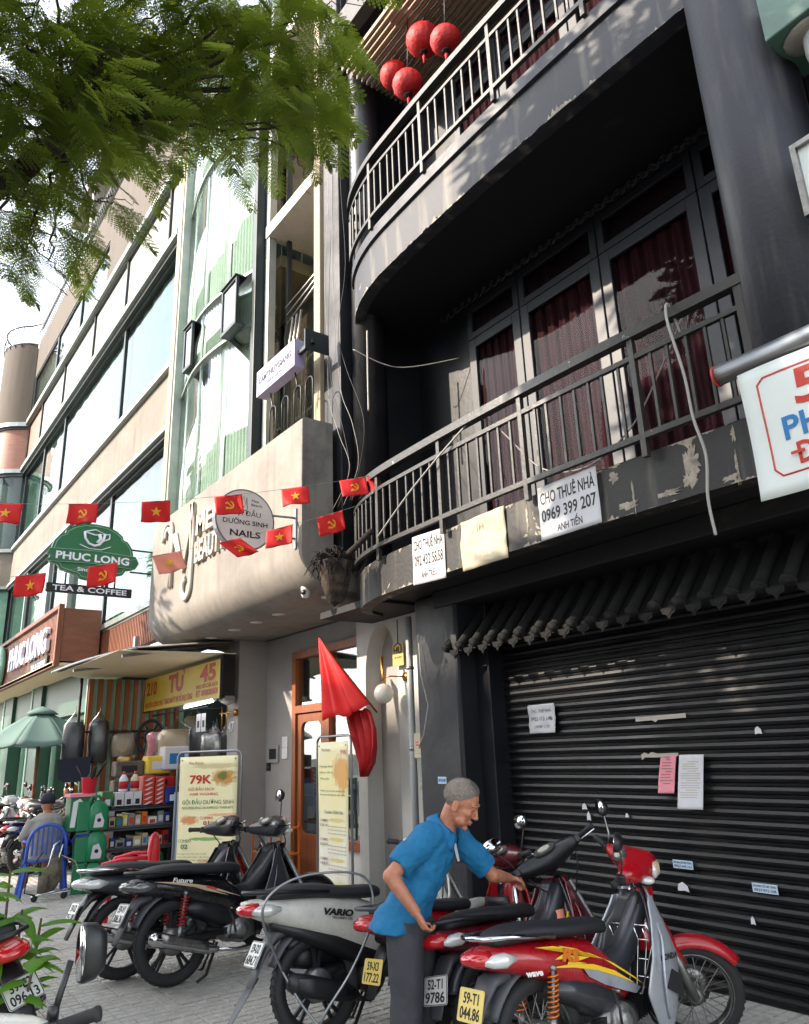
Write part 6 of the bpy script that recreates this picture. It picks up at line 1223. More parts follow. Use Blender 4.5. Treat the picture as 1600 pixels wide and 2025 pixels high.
    mg = obj('plate_carrier', MB().loft([sring((x, 0, z), w, h, 'x', 12, .8, -.5) for x, z, w, h in ((-.18, .60, .07, .03), (-.27, .58, .07, .03), (-.34, .50, .065, .02), (-.375, .42, .055, .012), (-.42, .33, .045, .008))]), rear_fend, T)
    if hug: obj('mud_flap', MB().loft([sring((x, 0, z), w, .006, 'x', 10, .8) for x, z, w in ((-.38, .38, .055), (-.47, .27, .05), (-.56, .15, .035), (-.59, .11, .02))]), rear_fend, T)
    plate(T, pl, (-.385, 0, platez), R(platetilt), plmat)
    # shocks, swingarm, chain case, engine, exhaust, rests, stand
    if not sc_:
        for sy in (-1, 1):
            a = V3((.0, sy*.115, rad+.01)); b = V3((.05, sy*.125, .60)); sk = obj('shock_absorber', MB().tube([a, a.lerp(b, .35)], .02, 10).tube([a.lerp(b, .3), b], .011, 8).ball(b, .018, 6), 'engine_metal', T); pts = [a.lerp(b, .30+.62*i/90)+V3((math.cos(i*.63)*.026, math.sin(i*.63)*.026, 0)) for i in range(91)]; obj('spring', MB().tube(pts, .0048, 5), spring, sk)
            obj('swing_arm', MB().bar((0, sy*.095, rad), (.42, sy*.075, .30), .02, .045), 'engine_dark', T)
        obj('chain_case', MB().loft([sring((x, .07, rad+.01), .018, h, 'x', 14) for x, h in ((-.06, .03), (0, .055), (.2, .05), (.4, .045), (.48, .03))]), 'engine_metal', T)
        obj('engine', MB().loft([sring((x, 0, z), w, h, 'x', 18, .7) for x, z, w, h in ((.38, .29, .07, .05), (.42, .29, .10, .075), (.56, .28, .105, .08), (.64, .29, .08, .06))]).lathe([(.075, -.125), (.085, -.11), (.085, .12), (.07, .135)], 24, axis='Y', c=(.50, 0, .29)).lathe([(.03, -.14), (.055, -.13), (.055, -.11)], 18, axis='Y', c=(.50, 0, .29)), 'engine_metal', T)
        mb = MB(); mb.tube([(.6, 0, .29), (.80, 0, .33)], .052, 14)
        for i in range(7): mb.box(.63+.023*i, -.065, .25+.004*i, .638+.023*i, .065, .36+.004*i)
        obj('cylinder', mb, 'engine_dark', T)
        ex = obj('exhaust', MB().tube([(.80, -.02, .29), (.82, -.06, .22), (.74, -.12, .17), (.45, -.135, .17), (.28, -.14, .20)], .014, 8).tube([(.30, -.14, .195), (.24, -.145, .21), (.18, -.15, .225), (-.20, -.165, .34), (-.22, -.166, .347), (-.24, -.166, .352)], [.018, .036, .042, .050, .046, .024], 16), exhaust, T); obj('heat_guard', MB().loft([sring((.20-.36*i/6, -.185-.0035*i, .235+.105*i/6), .010, .030, 'x', 10) for i in range(7)]), 'chrome_dull', ex)
        obj('foot_peg', MB().tube([(.42, -.28, .26), (.42, .28, .26)], .014, 8), 'rubber', T); [obj('pillion_peg', MB().tube([(.14, q*.24, .36), (.14, q*.14, .33), (.36, q*.10, .30)], .012, 8), 'engine_dark', T) for q in (-1, 1)]
        obj('kick_lever', MB().tube([(.44, -.15, .29), (.40, -.19, .38), (.36, -.20, .46), (.36, -.25, .46)], .008, 6), 'chrome_dull', T)
        [obj('stand_leg', MB().tube([(.30, q*.12, .24), (.20, q*.15, .05), (.12, q*.17, .02)], .011, 6), 'engine_dark', T) for q in (-1, 1)]
    else:
        for sy in (1,):
            a = V3((.0, sy*.13, rad+.01)); b = V3((.06, sy*.13, .58)); sk = obj('shock_absorber', MB().tube([a, b], .012, 8), 'engine_metal', T); pts = [a.lerp(b, .2+.7*i/90)+V3((math.cos(i*.63)*.026, math.sin(i*.63)*.026, 0)) for i in range(91)]; obj('spring', MB().tube(pts, .0048, 5), spring, sk)
        obj('engine', MB().loft([sring((x, .06, z), w, h, 'x', 18, .7) for x, z, w, h in ((-.08, .27, .05, .06), (0, .27, .07, .09), (.2, .29, .07, .09), (.4, .30, .08, .08), (.5, .30, .06, .05))]), 'engine_dark', T)
        obj('air_box', MB().loft([sring((x, .09, z), w, h, 'x', 18, .7) for x, z, w, h in ((-.12, .42, .04, .04), (-.02, .43, .05, .07), (.12, .44, .05, .07), (.25, .42, .03, .05))]), 'black_plastic', T)
        obj('crankcase', MB().lathe([(.05, -.12), (.085, -.10), (.09, -.02)], 22, axis='Y', c=(.34, 0, .28)), 'engine_dark', T)
        ex = obj('exhaust', MB().tube([(.4, -.05, .2), (.3, -.12, .17), (.18, -.14, .2)], .014, 8).loft([sring((x, -.155, z), w, h, 'x', 18, .8) for x, z, w, h in ((.20, .215, .02, .02), (.14, .235, .035, .05), (-.12, .31, .045, .062), (-.22, .34, .042, .055), (-.25, .345, .03, .035))]), exhaust, T)
        obj('heat_guard', MB().loft([sring((x, -.20, z), .008, h, 'x', 12, .8) for x, z, h in ((.14, .24, .02), (.08, .255, .04), (-.1, .305, .048), (-.2, .335, .03))]), 'black_plastic', ex)
        [obj('stand_leg', MB().tube([(.28, q*.12, .22), (.16, q*.15, .05), (.10, q*.17, .02)], .011, 6), 'engine_dark', T) for q in (-1, 1)]
        fender(T, 'tyre_hugger', 0, rad, 30, 130, .12, 'black_plastic', drop=.05)
    obj('side_stand', MB().tube([(.40, .12, .22), (.36, .24, .03), (.33, .26, .02)], .010, 6), 'engine_dark', T)
    return T, S, (bx, bz, wb, rad)
def decal(T, polys, mt, y, name='decal', thick=.0015):
    """flat print on the right flank: polygons in (x, z), hugging the curved body side"""
    mb = MB()
    for p in polys: mb.prism(p, (0, y, 0), (1, 0, 0), (0, 0, 1), thick)
    return obj(name, mb, mt, T)
# 1 foreground red underbone, front turned right towards the shutter
W1, S1, g1 = moto('red and silver underbone motorbike with yellow plate and orange springs, nearest to the shutter', (-3.0, 2.92, 0), R(87), 5, -44, k=.96, body='paint_red', shield='paint_silver', inner='paint_darkgrey', cowl='paint_red', rail='chrome', pl=('59-T1', '044.86'), plmat='plate_yellow', disc=True, rear_fend='grey_plastic', logo='HONDA')
decal(W1, [[(-.06, .705), (.06, .695), (.22, .655), (.40, .585), (.56, .49), (.66, .43), (.60, .475), (.46, .56), (.30, .628), (.12, .675)], [(.02, .605), (.16, .600), (.32, .575), (.46, .525), (.60, .445), (.48, .495), (.34, .545), (.18, .582)], [(.10, .69), (.22, .66), (.16, .64), (.30, .61), (.20, .605), (.28, .585), (.14, .60), (.16, .625), (.06, .635), (.14, .655)]], 'decal_yellow', -.134, thick=.002)
decal(W1, [[(.24, .580), (.34, .556), (.48, .505), (.64, .42), (.60, .398), (.50, .430), (.38, .475), (.28, .525)]], 'paint_silver', -.131, thick=.002)
text(W1, 'wave', 'decal_white', (-.08, -.133, .60), (1, 0, -.08), (0, 0, 1), .028, .11, bold=.04, t=.002); text(W1, 'RS', 'orange', (.17, -.139, .640), (1, 0, -.2), (0, 0, 1), .055, .13, bold=.06, t=.002, shear=.3)
bx, bz, wb, rad = g1
# wire basket rack in front of the seat
mb = MB()
for dy in (-.10, -.05, 0, .05, .10): mb.tube([(.66, dy, .38), (.70, dy, .40), (.76, dy*1.2, .62), (.74, dy*1.2, .68)], .004, 5)
for z, x in ((.45, .715), (.53, .738), (.62, .76)): mb.tube([(x, -.13, z), (x, .13, z)], .004, 5)
mb.tube([(.66, -.11, .38), (.78, -.15, .62), (.76, -.13, .69), (.76, .13, .69), (.78, .15, .62), (.66, .11, .38)], .006, 6); obj('carrier_rack', mb, 'chrome', W1)
obj('key_hook', MB().tube([(.80, -.12, .72), (.74, -.15, .70), (.76, -.16, .64)], .006, 6), 'chrome', W1); obj('shield_vent', MB().prism([(-.05, -.03), (.07, -.09), (.07, .01), (.0, .05)], (wb-.42, -.234, .44), (1, 0, 0), (.1, 0, 1), .006), 'ink', W1)
obj('headlight_visor', (lambda mb: (setattr(mb, 'T', S1), mb.loft([sring((bx+.05+.03*i, 0, bz+.05-.012*i), .10-.012*i, .035, 'x', 16) for i in range(5)]))[1])(MB()), 'interior_warm', W1)
# 2 maroon underbone with dark handlebar, being moved by the man
W2, S2, g2 = moto('maroon underbone motorbike with black handlebar cowl, held by the man in the blue shirt', (-3.47, 3.08, 0), R(97), 13, 42, k=.94, body='paint_maroon', shield='paint_maroon', inner='paint_darkgrey', cowl='black_plastic', rail='black_plastic', pl=('52-T1', '9786'), plmat='plate_white', mirrors=(0, 1), rear_fend='paint_darkgrey', tail='lens_clear', platez=.46, spring='chrome_dull')
mb = MB(); rr = random.Random(4)
mb.loft([sring((.74+.01*i, 0, .52+.04*i), .08+.01*math.sin(i), .05, 'z', 12) for i in range(5)]); obj('shopping_bag', mb, 'flag_pale', W2)
decal(W2, [[(.66, .50), (.70, .62), (.72, .60), (.70, .49)], [(.76, .52), (.77, .63), (.80, .66), (.80, .54)]], 'decal_yellow', -.10, thick=.01)
# 3 red scooter
W3, S3, g3 = moto('glossy red scooter with yellow plate directly behind the legs of the standing man', (-4.02, 3.02, 0), R(93), 6, 5, k=.9, kind='scooter', body='paint_red', shield='paint_red', inner='black_plastic', cowl='paint_maroon', rail='grey_plastic', pl=('59-X3', '177.22'), plmat='plate_yellow', wheels='alloy', rim='engine_dark', mirrors=(1, 1), rear_fend='black_plastic', exhaust='engine_dark', platez=.47)
obj('chrome_trim', MB().tube([(wb-.46, -.17, .40), (wb-.40, -.175, .60), (wb-.36, -.14, .80)], .022, 8), 'chrome', W3)
# 4 white scooter
W4, S4, g4 = moto('white and black scooter with a silver cable lock looped over its tail', (-4.50, 2.58, 0), R(86), 6, -4, kind='scooter', body='paint_white', shield='paint_white', inner='black_plastic', cowl='paint_white', rail='black_plastic', pl=('59-D2', '684.71'), wheels='alloy_big', rim='black_plastic', mirrors=(0, 0), rear_fend='grey_plastic', exhaust='black_plastic', hug=True, tail='lens_clear', platez=.50, platetilt=28)
text(W4, 'VARIO', 'ink', (.10, -.156, .665), (1, 0, -.18), (0, 0, 1), .035, .20, bold=.05, t=.003, shear=.3); text(W4, 'TECHNO 125', 'ink', (.12, -.156, .63), (1, 0, -.18), (0, 0, 1), .012, .14, t=.003)
# 5 black underbone
W5, S5, g5 = moto('black underbone motorbike with cream stripe, standing in full side view', (-6.22, 2.32, 0), R(94), 5, 3, k=1.03, body='paint_black', shield='paint_darkgrey', inner='black_plastic', cowl='paint_darkgrey', rail='black_plastic', pl=('59-V1', '306.36'), wheels='alloy', rim='engine_dark', mirrors=(1, 0), rear_fend='grey_plastic', spring='deep_red', tail='lens_smoke', hug=False, platez=.52, platetilt=28)
decal(W5, [[(-.2, .705), (.0, .68), (.25, .62), (.5, .52), (.3, .585), (.0, .66)], [(.05, .655), (.25, .60), (.40, .54), (.2, .60)]], 'interior_warm', -.132, thick=.003); text(W5, 'Future', 'decal_white', (.02, -.134, .69), (1, 0, -.15), (0, 0, 1), .03, .16, bold=.02, t=.002, shear=.3)
decal(W5, [[(.2, .62), (.22, .63), (.30, .60), (.28, .59)]], 'text_red', -.134)
# 6 second black bike
W6, S6, g6 = moto('dark grey underbone motorbike half hidden behind the black one, with clear rear lamps', (-6.68, 2.10, 0), R(93), 5, 8, k=1.03, body='paint_darkgrey', shield='paint_black', inner='black_plastic', cowl='black_plastic', rail='chrome', pl=('59-U2', '251.08'), wheels='alloy', rim='engine_dark', mirrors=(0, 0), rear_fend='black_plastic', fend='paint_red', spring='deep_red', tail='lens_clear', platez=.5, platetilt=24)
obj('front_cloth', MB().loft([sring((.86, 0, .55+.05*i), .11, .03, 'z', 12) for i in range(5)]), 'sign_yellow', W6)
# 7 foreground red and black bike at the lower left, seen from behind
W7, S7, g7 = moto('red and black underbone motorbike at the lower left with a white plate ending 096.13', (-5.22, .99, 0), R(199), 13, 10, body='paint_red', shield='paint_red', inner='black_plastic', cowl='black_plastic', rail='black_plastic', pl=('59-E2', '096.13'), wheels='alloy', rim='engine_dark', mirrors=(0, 0), rear_fend='black_plastic', platez=.50, hug=True, platetilt=38)
# 8 nearest bike, only handlebar and mirrors in view
W8, S8, g8 = moto('white and black scooter nearest the camera with a large tilted wing mirror', (-1.63, .24, 0), R(165), 6, 6, k=.93, kind='scooter', body='paint_white', shield='paint_white', inner='black_plastic', cowl='paint_white', rail='black_plastic', pl=('59-H1', '210.77'), wheels='alloy', rim='engine_dark', mirrors=(0, 0))
ms = obj('mirror_stalk', MB().tube([(.86, -.25, 1.02), (.86, -.27, 1.08), (.87, -.30, 1.16)], .009, 8).tube([(.86, -.25, 1.02), (.86, -.255, 1.06)], .016, 8), 'black_plastic', W8)
mc = V3((.88, -.335, 1.17)); fx = V3((-.30, .95, .1)).normalized(); rv = V3((.1, -.35, 1)); rv = (rv-fx*rv.dot(fx)).normalized(); ru = rv.cross(fx)
el = lambda s, d: [mc+ru*(.044*s*math.copysign(abs(math.cos(a))**.85, math.cos(a)))+rv*(.076*s*math.copysign(abs(math.sin(a))**.85, math.sin(a)))+fx*d for a in [2*math.pi*i/32 for i in range(32)]]
mb = MB(); mb.loft([el(1.0, .010), el(1.03, .0), el(.97, -.03), el(.7, -.055), el(.1, -.06)]); mr = obj('mirror', mb, 'black_plastic', W8); mb = MB(); mb.loft([el(.92, .0085), el(.92, .0115)]); obj('mirror_glass', mb, 'mirror_glass', mr)
# background row beyond the stall
BG = 'parked motorbikes beyond the stall'
moto('blue underbone motorbike left of the seated man with spoked wheel', (-13.6, 2.72, 0), R(98), 6, 0, body='paint_blue', shield='paint_blue', cowl='black_plastic', fend='paint_blue', group=BG, pl=('59-C1', '318.40'))
moto('dark red underbone motorbike at the left edge beside the blue one', (-14.4, 2.6, 0), R(98), 6, 0, body='paint_maroon', shield='paint_maroon', cowl='paint_darkgrey', group=BG, pl=('59-P1', '702.15'))
moto('silver scooter facing the pavement behind the umbrella pole', (-17.2, 3.7, 0), R(-60), 6, 0, kind='scooter', body='paint_silver', shield='paint_silver', cowl='paint_silver', group=BG, wheels='alloy', rim='engine_dark')
moto('red and cream scooter facing the pavement near the green columns', (-16.0, 3.9, 0), R(-75), 6, 10, kind='scooter', body='paint_red', shield='paint_red', cowl='paint_maroon', group=BG, wheels='alloy', rim='engine_dark')
moto('white scooter carrying an orange helmet near the green columns', (-14.9, 3.75, 0), R(-80), 6, 0, kind='scooter', body='paint_white', shield='paint_white', cowl='paint_white', group=BG, wheels='alloy', rim='engine_dark')
moto('black scooter right of the helmeted one, partly behind the seated man', (-14.1, 3.75, 0), R(-85), 6, -8, kind='scooter', body='paint_black', shield='paint_black', cowl='paint_darkgrey', group=BG, wheels='alloy', rim='engine_dark')
moto('far red underbone motorbike at the left edge under the umbrella', (-20.5, 3.6, 0), R(-70), 6, 0, body='paint_red', shield='paint_red', cowl='paint_red', group=BG)
moto('far grey underbone motorbike left of the umbrella pole', (-18.8, 3.6, 0), R(-65), 6, 0, body='paint_silver', shield='paint_darkgrey', cowl='black_plastic', group=BG)
T = thing('helmet', 'orange helmet resting on the handlebar of a parked scooter', 'helmet', (-15.0, 3.62, 1.14)); obj('shell', MB().loft([sring((0, 0, z), r, r*1.1, 'z', 22, 1) for z, r in ((-.06, .12), (0, .132), (.06, .12), (.10, .09), (.125, .04), (.13, .005))]), 'orange_helmet', T) if mat('orange_helmet', '#d8861a', .25, coat=.8) else None; obj('peak', MB().loft([sring((.0, 0, z), r, r*1.1, 'z', 22, 1) for z, r in ((-.075, .125), (-.05, .136), (-.045, .134))]), 'ink', T)
# cable lock looped over the white scooter
def loop3(label, pts, r, mt, name): return wire(label, pts, r, mt, name)
loop3('grey plastic sleeved cable lock looped over the white scooter down to its wheel', [(-4.42, 2.30, .42), (-4.38, 2.15, .72), (-4.36, 2.22, .86), (-4.33, 2.45, .92), (-4.24, 2.75, .88), (-4.20, 2.78, .66), (-4.18, 2.62, .42), (-4.22, 2.48, .24), (-4.24, 2.44, .16)], .0075, 'metal_grey', 'cable_lock')
loop3('lower strand of the cable lock running to its padlock', [(-4.42, 2.30, .42), (-4.34, 2.38, .26), (-4.25, 2.44, .16)], .0075, 'metal_grey', 'cable_lock')

# ================================================================ PEOPLE
def remesh(o, vox, smooth=3, disp=None):
    md = o.modifiers.new('r', 'REMESH'); md.mode = 'VOXEL'; md.voxel_size = vox; md.use_smooth_shade = True
    md = o.modifiers.new('m', 'SMOOTH'); md.factor = .5; md.iterations = smooth
    if disp:
        tx = bpy.data.textures.new('folds', 'CLOUDS'); tx.noise_scale = disp[0]; tx.noise_depth = 2; md = o.modifiers.new('d', 'DISPLACE'); md.texture = tx; md.strength = disp[1]; md.mid_level = .5; md.texture_coords = 'LOCAL'
def bring(c, l, f, hw, hd, n=24, p=.85, amp=0.0, seed=0):
    """body ring at c: half width along l, half depth along f"""
    out = []
    for i in range(n):
        a = 2*math.pi*i/n; ca, sa = math.cos(a), math.sin(a); k = 1+amp*noise.noise(V3((ca*2.2+seed, sa*2.2, c[2]*14)))
        out.append(V3(c)+l*(hw*k*math.copysign(abs(ca)**p, ca))+f*(hd*k*math.copysign(abs(sa)**p, sa)))
    return out
def head_mesh(mb, Hm):
    old = mb.T; mb.T = Hm
    mb.ball((-.012, 0, .035), (.098, .078, .088), 14); mb.ball((.022, 0, -.025), (.066, .062, .085), 12); mb.ball((.035, 0, -.078), (.046, .046, .036), 10); mb.ball((.072, 0, -.102), (.018, .022, .016), 8)
    mb.tube([(.086, 0, .022), (.100, 0, -.005), (.112, 0, -.028), (.104, 0, -.036)], [.008, .0095, .013, .009], 10)
    for sy in (-1, 1):
        mb.ball((.098, sy*.012, -.031), (.010, .008, .008), 6); mb.ball((.058, sy*.036, -.020), (.026, .022, .022), 8); mb.tube([(.086, sy*.006, .030), (.087, sy*.026, .036), (.070, sy*.050, .028)], [.009, .010, .008], 8)
        mb.ball((.078, sy*.030, .012), (.012, .014, .010), 8); mb.loft([[V3((-.008+.020*s*math.cos(a), sy*(.076+d), -.012+.034*s*math.sin(a)-.006*math.cos(a))) for a in [2*math.pi*i/16 for i in range(16)]] for s, d in ((.7, -.012), (.85, .0), (1, .012), (.85, .015))]); mb.ball((.045, sy*.048, -.070), (.028, .014, .024), 8)
    mb.tube([(.083, -.024, -.062), (.094, -.010, -.058), (.0965, 0, -.0595), (.094, .010, -.058), (.083, .024, -.062)], [.003, .0065, .006, .0065, .003], 8)
    mb.tube([(.082, -.020, -.068), (.091, -.008, -.072), (.0925, 0, -.073), (.091, .008, -.072), (.082, .020, -.068)], [.003, .006, .0065, .006, .003], 8)
    mb.T = old
def hand_mesh(mb, wrist, pd, pn, curl=1.0, side=1, s=1.0):
    """palm from wrist along pd, palm normal pn (towards the gripped thing); five separate curled fingers"""
    pd, pn = V3(pd).normalized(), V3(pn); pn = (pn-pd*pn.dot(pd)).normalized(); lt = pd.cross(pn)*side; w = V3(wrist)
    mb.loft([bring(w+pd*d*s, lt, pn, a*s, b*s, 16) for d, a, b in ((-.01, .026, .019), (.02, .032, .018), (.05, .040, .017), (.078, .041, .015), (.088, .036, .011))])
    for k, (off, ln, r) in enumerate(((-.030, .066, .0085), (-.010, .076, .009), (.011, .072, .0088), (.031, .058, .0078))):
        p = w+pd*.08*s+lt*off*s; d = pd.copy(); pts = [p-pd*.02*s, p]; 
        for j, f in enumerate((.44, .32, .24)):
            d = (Matrix.Rotation(-R((38 if j == 0 else 52)*curl)*1, 3, lt*side) @ d) if False else (d*math.cos(R((34, 55, 42)[j]*curl))+pn*math.sin(R((34, 55, 42)[j]*curl)) if j == 0 else None) or d
            if j: 
                ang = R((34, 55, 42)[0]*curl)+sum(R((34, 55, 42)[q]*curl) for q in range(1, j+1)); d = pd*math.cos(ang)+pn*math.sin(ang)
            p = p+d*ln*f*s; pts.append(p.copy())
        mb.tube(pts, [r*1.1*s, r*1.05*s, r*s, r*.92*s, r*.78*s], 8)
    t0 = w+pd*.028*s-lt*.030*s; mb.tube([t0, t0-lt*.026*s+pd*.022*s+pn*.012*s, t0-lt*.026*s+pd*.046*s+pn*.032*s, t0-lt*.012*s+pd*.060*s+pn*.048*s], [.013*s, .0115*s, .0095*s, .008*s], 8)
F0 = V3((-3.75, 2.66, 0)); Wd = lambda x, y, z: V3((x, y, z))-F0
MAN = thing('person', 'elderly man in a blue polo shirt and grey trousers bending to move a motorbike', 'person', F0)
fw_ = V3((.86, .50, 0)).normalized(); lt_ = V3((fw_.y, -fw_.x, 0))            # lt_: his right
hip = Wd(-3.70, 2.68, .80); chest = Wd(-3.665, 2.79, 1.03); nb = Wd(-3.60, 2.86, 1.17)
rs = Wd(-3.535, 2.695, 1.145); ls_ = Wd(-3.685, 3.02, 1.13)
re_, rw_ = Wd(-3.585, 2.49, .975), Wd(-3.47, 2.57, .80); le_, lw_ = Wd(-3.60, 3.22, .895), Wd(-3.655, 3.40, .855)
hc = Wd(-3.485, 2.915, 1.305)
fd = V3((.70, .50, -.50)).normalized(); hy = V3((0, 0, 1)).cross(fd).normalized(); hz = fd.cross(hy)
HM = Matrix.Translation(hc) @ Matrix((fd, hy, hz)).transposed().to_4x4()
mb = MB(); head_mesh(mb, HM)
mb.tube([nb-V3((0, 0, .05)), nb.lerp(hc, .35), hc-fd*.03-hz*.03], [.062, .054, .052], 14)
mb.loft([bring(hip.lerp(nb, t_), lt_, fw_, w, d, 20) for t_, w, d in ((-.1, .14, .09), (.2, .13, .085), (.5, .14, .09), (.8, .15, .08), (1.0, .10, .06))])
mb.tube([rs, rs.lerp(re_, .5), re_], [.05, .045, .040], 14); mb.ball(re_, .041, 10); mb.tube([re_, re_.lerp(rw_, .25), re_.lerp(rw_, .6), rw_], [.036, .040, .033, .026], 14)
mb.tube([ls_, ls_.lerp(le_, .5), le_], [.05, .045, .039], 14); mb.ball(le_, .040, 10); mb.tube([le_, le_.lerp(lw_, .3), le_.lerp(lw_, .7), lw_], [.036, .039, .031, .025], 14)
hand_mesh(mb, rw_, V3((.35, .45, -1)), V3((.3, 1, .3)), 1.0, 1, .95); hand_mesh(mb, lw_, V3((-.12, 1, -.30)), V3((.1, -.2, -1)), .85, 1, .95)
for sx in (-1, 1):
    a = hip+lt_*.075*sx; mb.tube([a, a+V3((0, 0, -.38)), a+V3((0, 0, -.76))], [.07, .05, .04], 12)
bd = obj('body', mb, 'skin', MAN); remesh(bd, .0048, 2)
# eyes, brows
for sy in (-1, 1):
    mb = MB(); mb.T = HM; mb.ball((.0800, sy*.030, .0125), (.0085, .011, .005), 8); ey = obj('eye', mb, 'eye_white', MAN); mb = MB(); mb.T = HM; mb.ball((.0862, sy*.030, .0110), (.003, .0045, .004), 7); obj('iris', mb, 'eye_dark', ey)
    mb = MB(); mb.T = HM; mb.tube([(.0925, sy*.012, .037), (.0905, sy*.028, .043), (.0765, sy*.047, .037)], [.0015, .0028, .001], 6); obj('eyebrow', mb, 'brow', MAN)
    mb = MB(); mb.T = HM; mb.tube([(.086, sy*.018, .019), (.0895, sy*.030, .0205), (.080, sy*.043, .017)], [.002, .003, .002], 6); obj('eyelid', mb, 'skin', MAN)
mb = MB(); mb.T = HM; mb.tube([(.083, -.021, -.0655), (.0935, -.008, -.0655), (.0945, 0, -.0660), (.0935, .008, -.0655), (.083, .021, -.0655)], [.0010, .0016, .0016, .0016, .0010], 6); obj('mouth_line', mb, 'lips', MAN)
def hair(u, v):
    a = 2*math.pi*u; front = (1+math.cos(a))/2; lim = R(148)-R(92)*front**1.15-R(8)*math.exp(-((abs(((a+math.pi) % (2*math.pi))-math.pi)-1.45)/.35)**2)*0
    lim *= 1+.07*noise.noise(V3((math.cos(a)*5, math.sin(a)*5, 1.7)))+.05*noise.noise(V3((math.cos(a)*19, math.sin(a)*19, 4)));
    th = lim*v; r = 1.035+.022*noise.noise(V3((math.cos(a)*7, math.sin(a)*7, th*7)))-.085*max(0, v-.72)/.28
    return HM @ V3((-.014+.099*r*math.sin(th)*math.cos(a), .081*r*math.sin(th)*math.sin(a), .036+.092*r*math.cos(th)))
mb = MB().sheet(hair, 60, 26); obj('hair', mb, 'hair_grey', MAN, solid=.003)
mb = MB(); rr = random.Random(6)
for i in range(2600):
    u = rr.random(); v = math.sqrt(rr.random())*.98; p = V3(hair(u, v)); q = V3(hair(u, min(1, v+.05))); n_ = (p-HM.translation).normalized(); d = (q-p).normalized()*.013+n_*.004+V3((rr.uniform(-.003, .003), rr.uniform(-.003, .003), 0)); s_ = d.cross(n_).normalized()*.0012
    mb.add([p+n_*.004-s_, p+n_*.004+s_, p+n_*.006+d], [(0, 1, 2)])
obj('hair_strands', mb, 'hair_grey', MAN, kind='stuff')
# polo shirt: loose torso with short sleeves
mb = MB(); rg = []
for t_, w, d, dz in ((-.28, .188, .135, 0), (-.1, .182, .132, 0), (.1, .168, .122, 0), (.35, .155, .112, 0), (.6, .162, .106, 0), (.82, .168, .096, 0), (.95, .14, .085, 0), (1.04, .085, .07, 0), (1.1, .066, .062, 0)):
    c = hip.lerp(nb, t_); rg.append(bring(c+fw_*(.015*math.sin(t_*3)), lt_, (fw_+V3((0, 0, -.35 if t_ > .3 else -.12))).normalized(), w, d, 40, .85, .06, 3))
mb.loft(rg)
mb.tube([rs.lerp(nb, .35), rs, rs.lerp(re_, .45), rs.lerp(re_, .70), rs.lerp(re_, .78)], [.075, .080, .075, .076, .072], 20); mb.tube([ls_.lerp(nb, .35), ls_, ls_.lerp(le_, .45), ls_.lerp(le_, .80), ls_.lerp(le_, .86)], [.07, .075, .072, .070, .068], 20)
sh_ = obj('shirt', mb, 'shirt_blue', MAN); remesh(sh_, .0065, 4, (.10, .040))
mb = MB(); n = 30
cn_ = nb+V3((0, 0, -.012))+fw_*.012; axn = (hc-nb).normalized(); l2 = lt_; f2_ = axn.cross(l2).normalized()*-1
if f2_.dot(fw_) < 0: f2_ = -f2_
rings = []
for s_, h in ((.078, .0), (.074, .034), (.070, .052), (.082, .050), (.100, .018), (.112, -.008)):
    rings.append([cn_+l2*s_*math.cos(a)+f2_*s_*1.08*math.sin(a)+axn*(h-.022*(1 if math.sin(a) > .5 else 0)*(s_ > .07)) for a in [R(112+316*i/n) for i in range(n+1)]])
mb.loft(rings, closed=False); obj('collar', mb, 'collar_blue', MAN, solid=.004)
mb = MB().prism([(-.02, 0), (.02, 0), (.012, -.09), (-.012, -.09)], cn_+f2_*.085+axn*.0, l2, V3((0, 0, 1))*.8+f2_*-.3, .004); obj('placket', mb, 'paper', MAN)
# trousers
mb = MB(); mb.loft([bring(hip+V3((0, 0, dz)), lt_, fw_, w, d, 28, .85, .05) for dz, w, d in ((.02, .130, .085), (-.03, .138, .092), (-.12, .150, .105), (-.16, .12, .09))])
for sx in (-1, 1):
    a = hip+lt_*.078*sx; mb.loft([bring(a+V3((0, 0, -z))+lt_*.02*sx*z+fw_*(.02*math.sin(z*5)), lt_, fw_, w, d, 22, .9, .10, sx) for z, w, d in ((.05, .085, .10), (.2, .088, .10), (.4, .078, .088), (.6, .075, .085), (.74, .08, .09), (.765, .08, .09))])
tr = obj('trousers', mb, 'trousers', MAN); remesh(tr, .009, 4, (.09, .016))
for sx in (-1, 1):
    a = hip+lt_*.09*sx; a = V3((a.x, a.y, 0)); obj('shoe', MB().loft([bring(a+fw_*d+V3((0, 0, h)), lt_, V3((0, 0, 1)), w, h, 16, .8) for d, w, h in ((-.09, .03, .035), (-.06, .042, .045), (.02, .045, .045), (.10, .048, .03), (.16, .035, .02), (.175, .01, .01))]), 'ink', MAN)
# seated man seen from behind
T = thing('person', 'seated man in a grey shirt and navy cap, seen from behind on the blue chair', 'person', (-11.5, 2.5, 0)); fx, lx = V3((-1, .1, 0)), V3((.1, 1, 0))
mb = MB(); mb.loft([bring((-.02, 0, z), lx, fx, w, d, 20) for z, w, d in ((.43, .17, .13), (.6, .16, .11), (.8, .19, .11), (.93, .17, .09), (.97, .07, .06))]); mb.tube([(-.02, 0, .95), (-.05, 0, 1.03)], [.055, .05], 12); mb.ball((-.06, 0, 1.11), (.095, .078, .11), 10)
for sy in (-1, 1): mb.tube([(-.02, sy*.18, .90), (-.05, sy*.25, .70), (-.2, sy*.2, .58), (-.28, sy*.16, .58)], [.05, .042, .035, .03], 10); mb.tube([(-.05, sy*.1, .48), (-.42, sy*.12, .50), (-.45, sy*.12, .08), (-.55, sy*.12, .04)], [.075, .06, .045, .035], 10)
b_ = obj('body', mb, 'skin', T); remesh(b_, .012, 2)
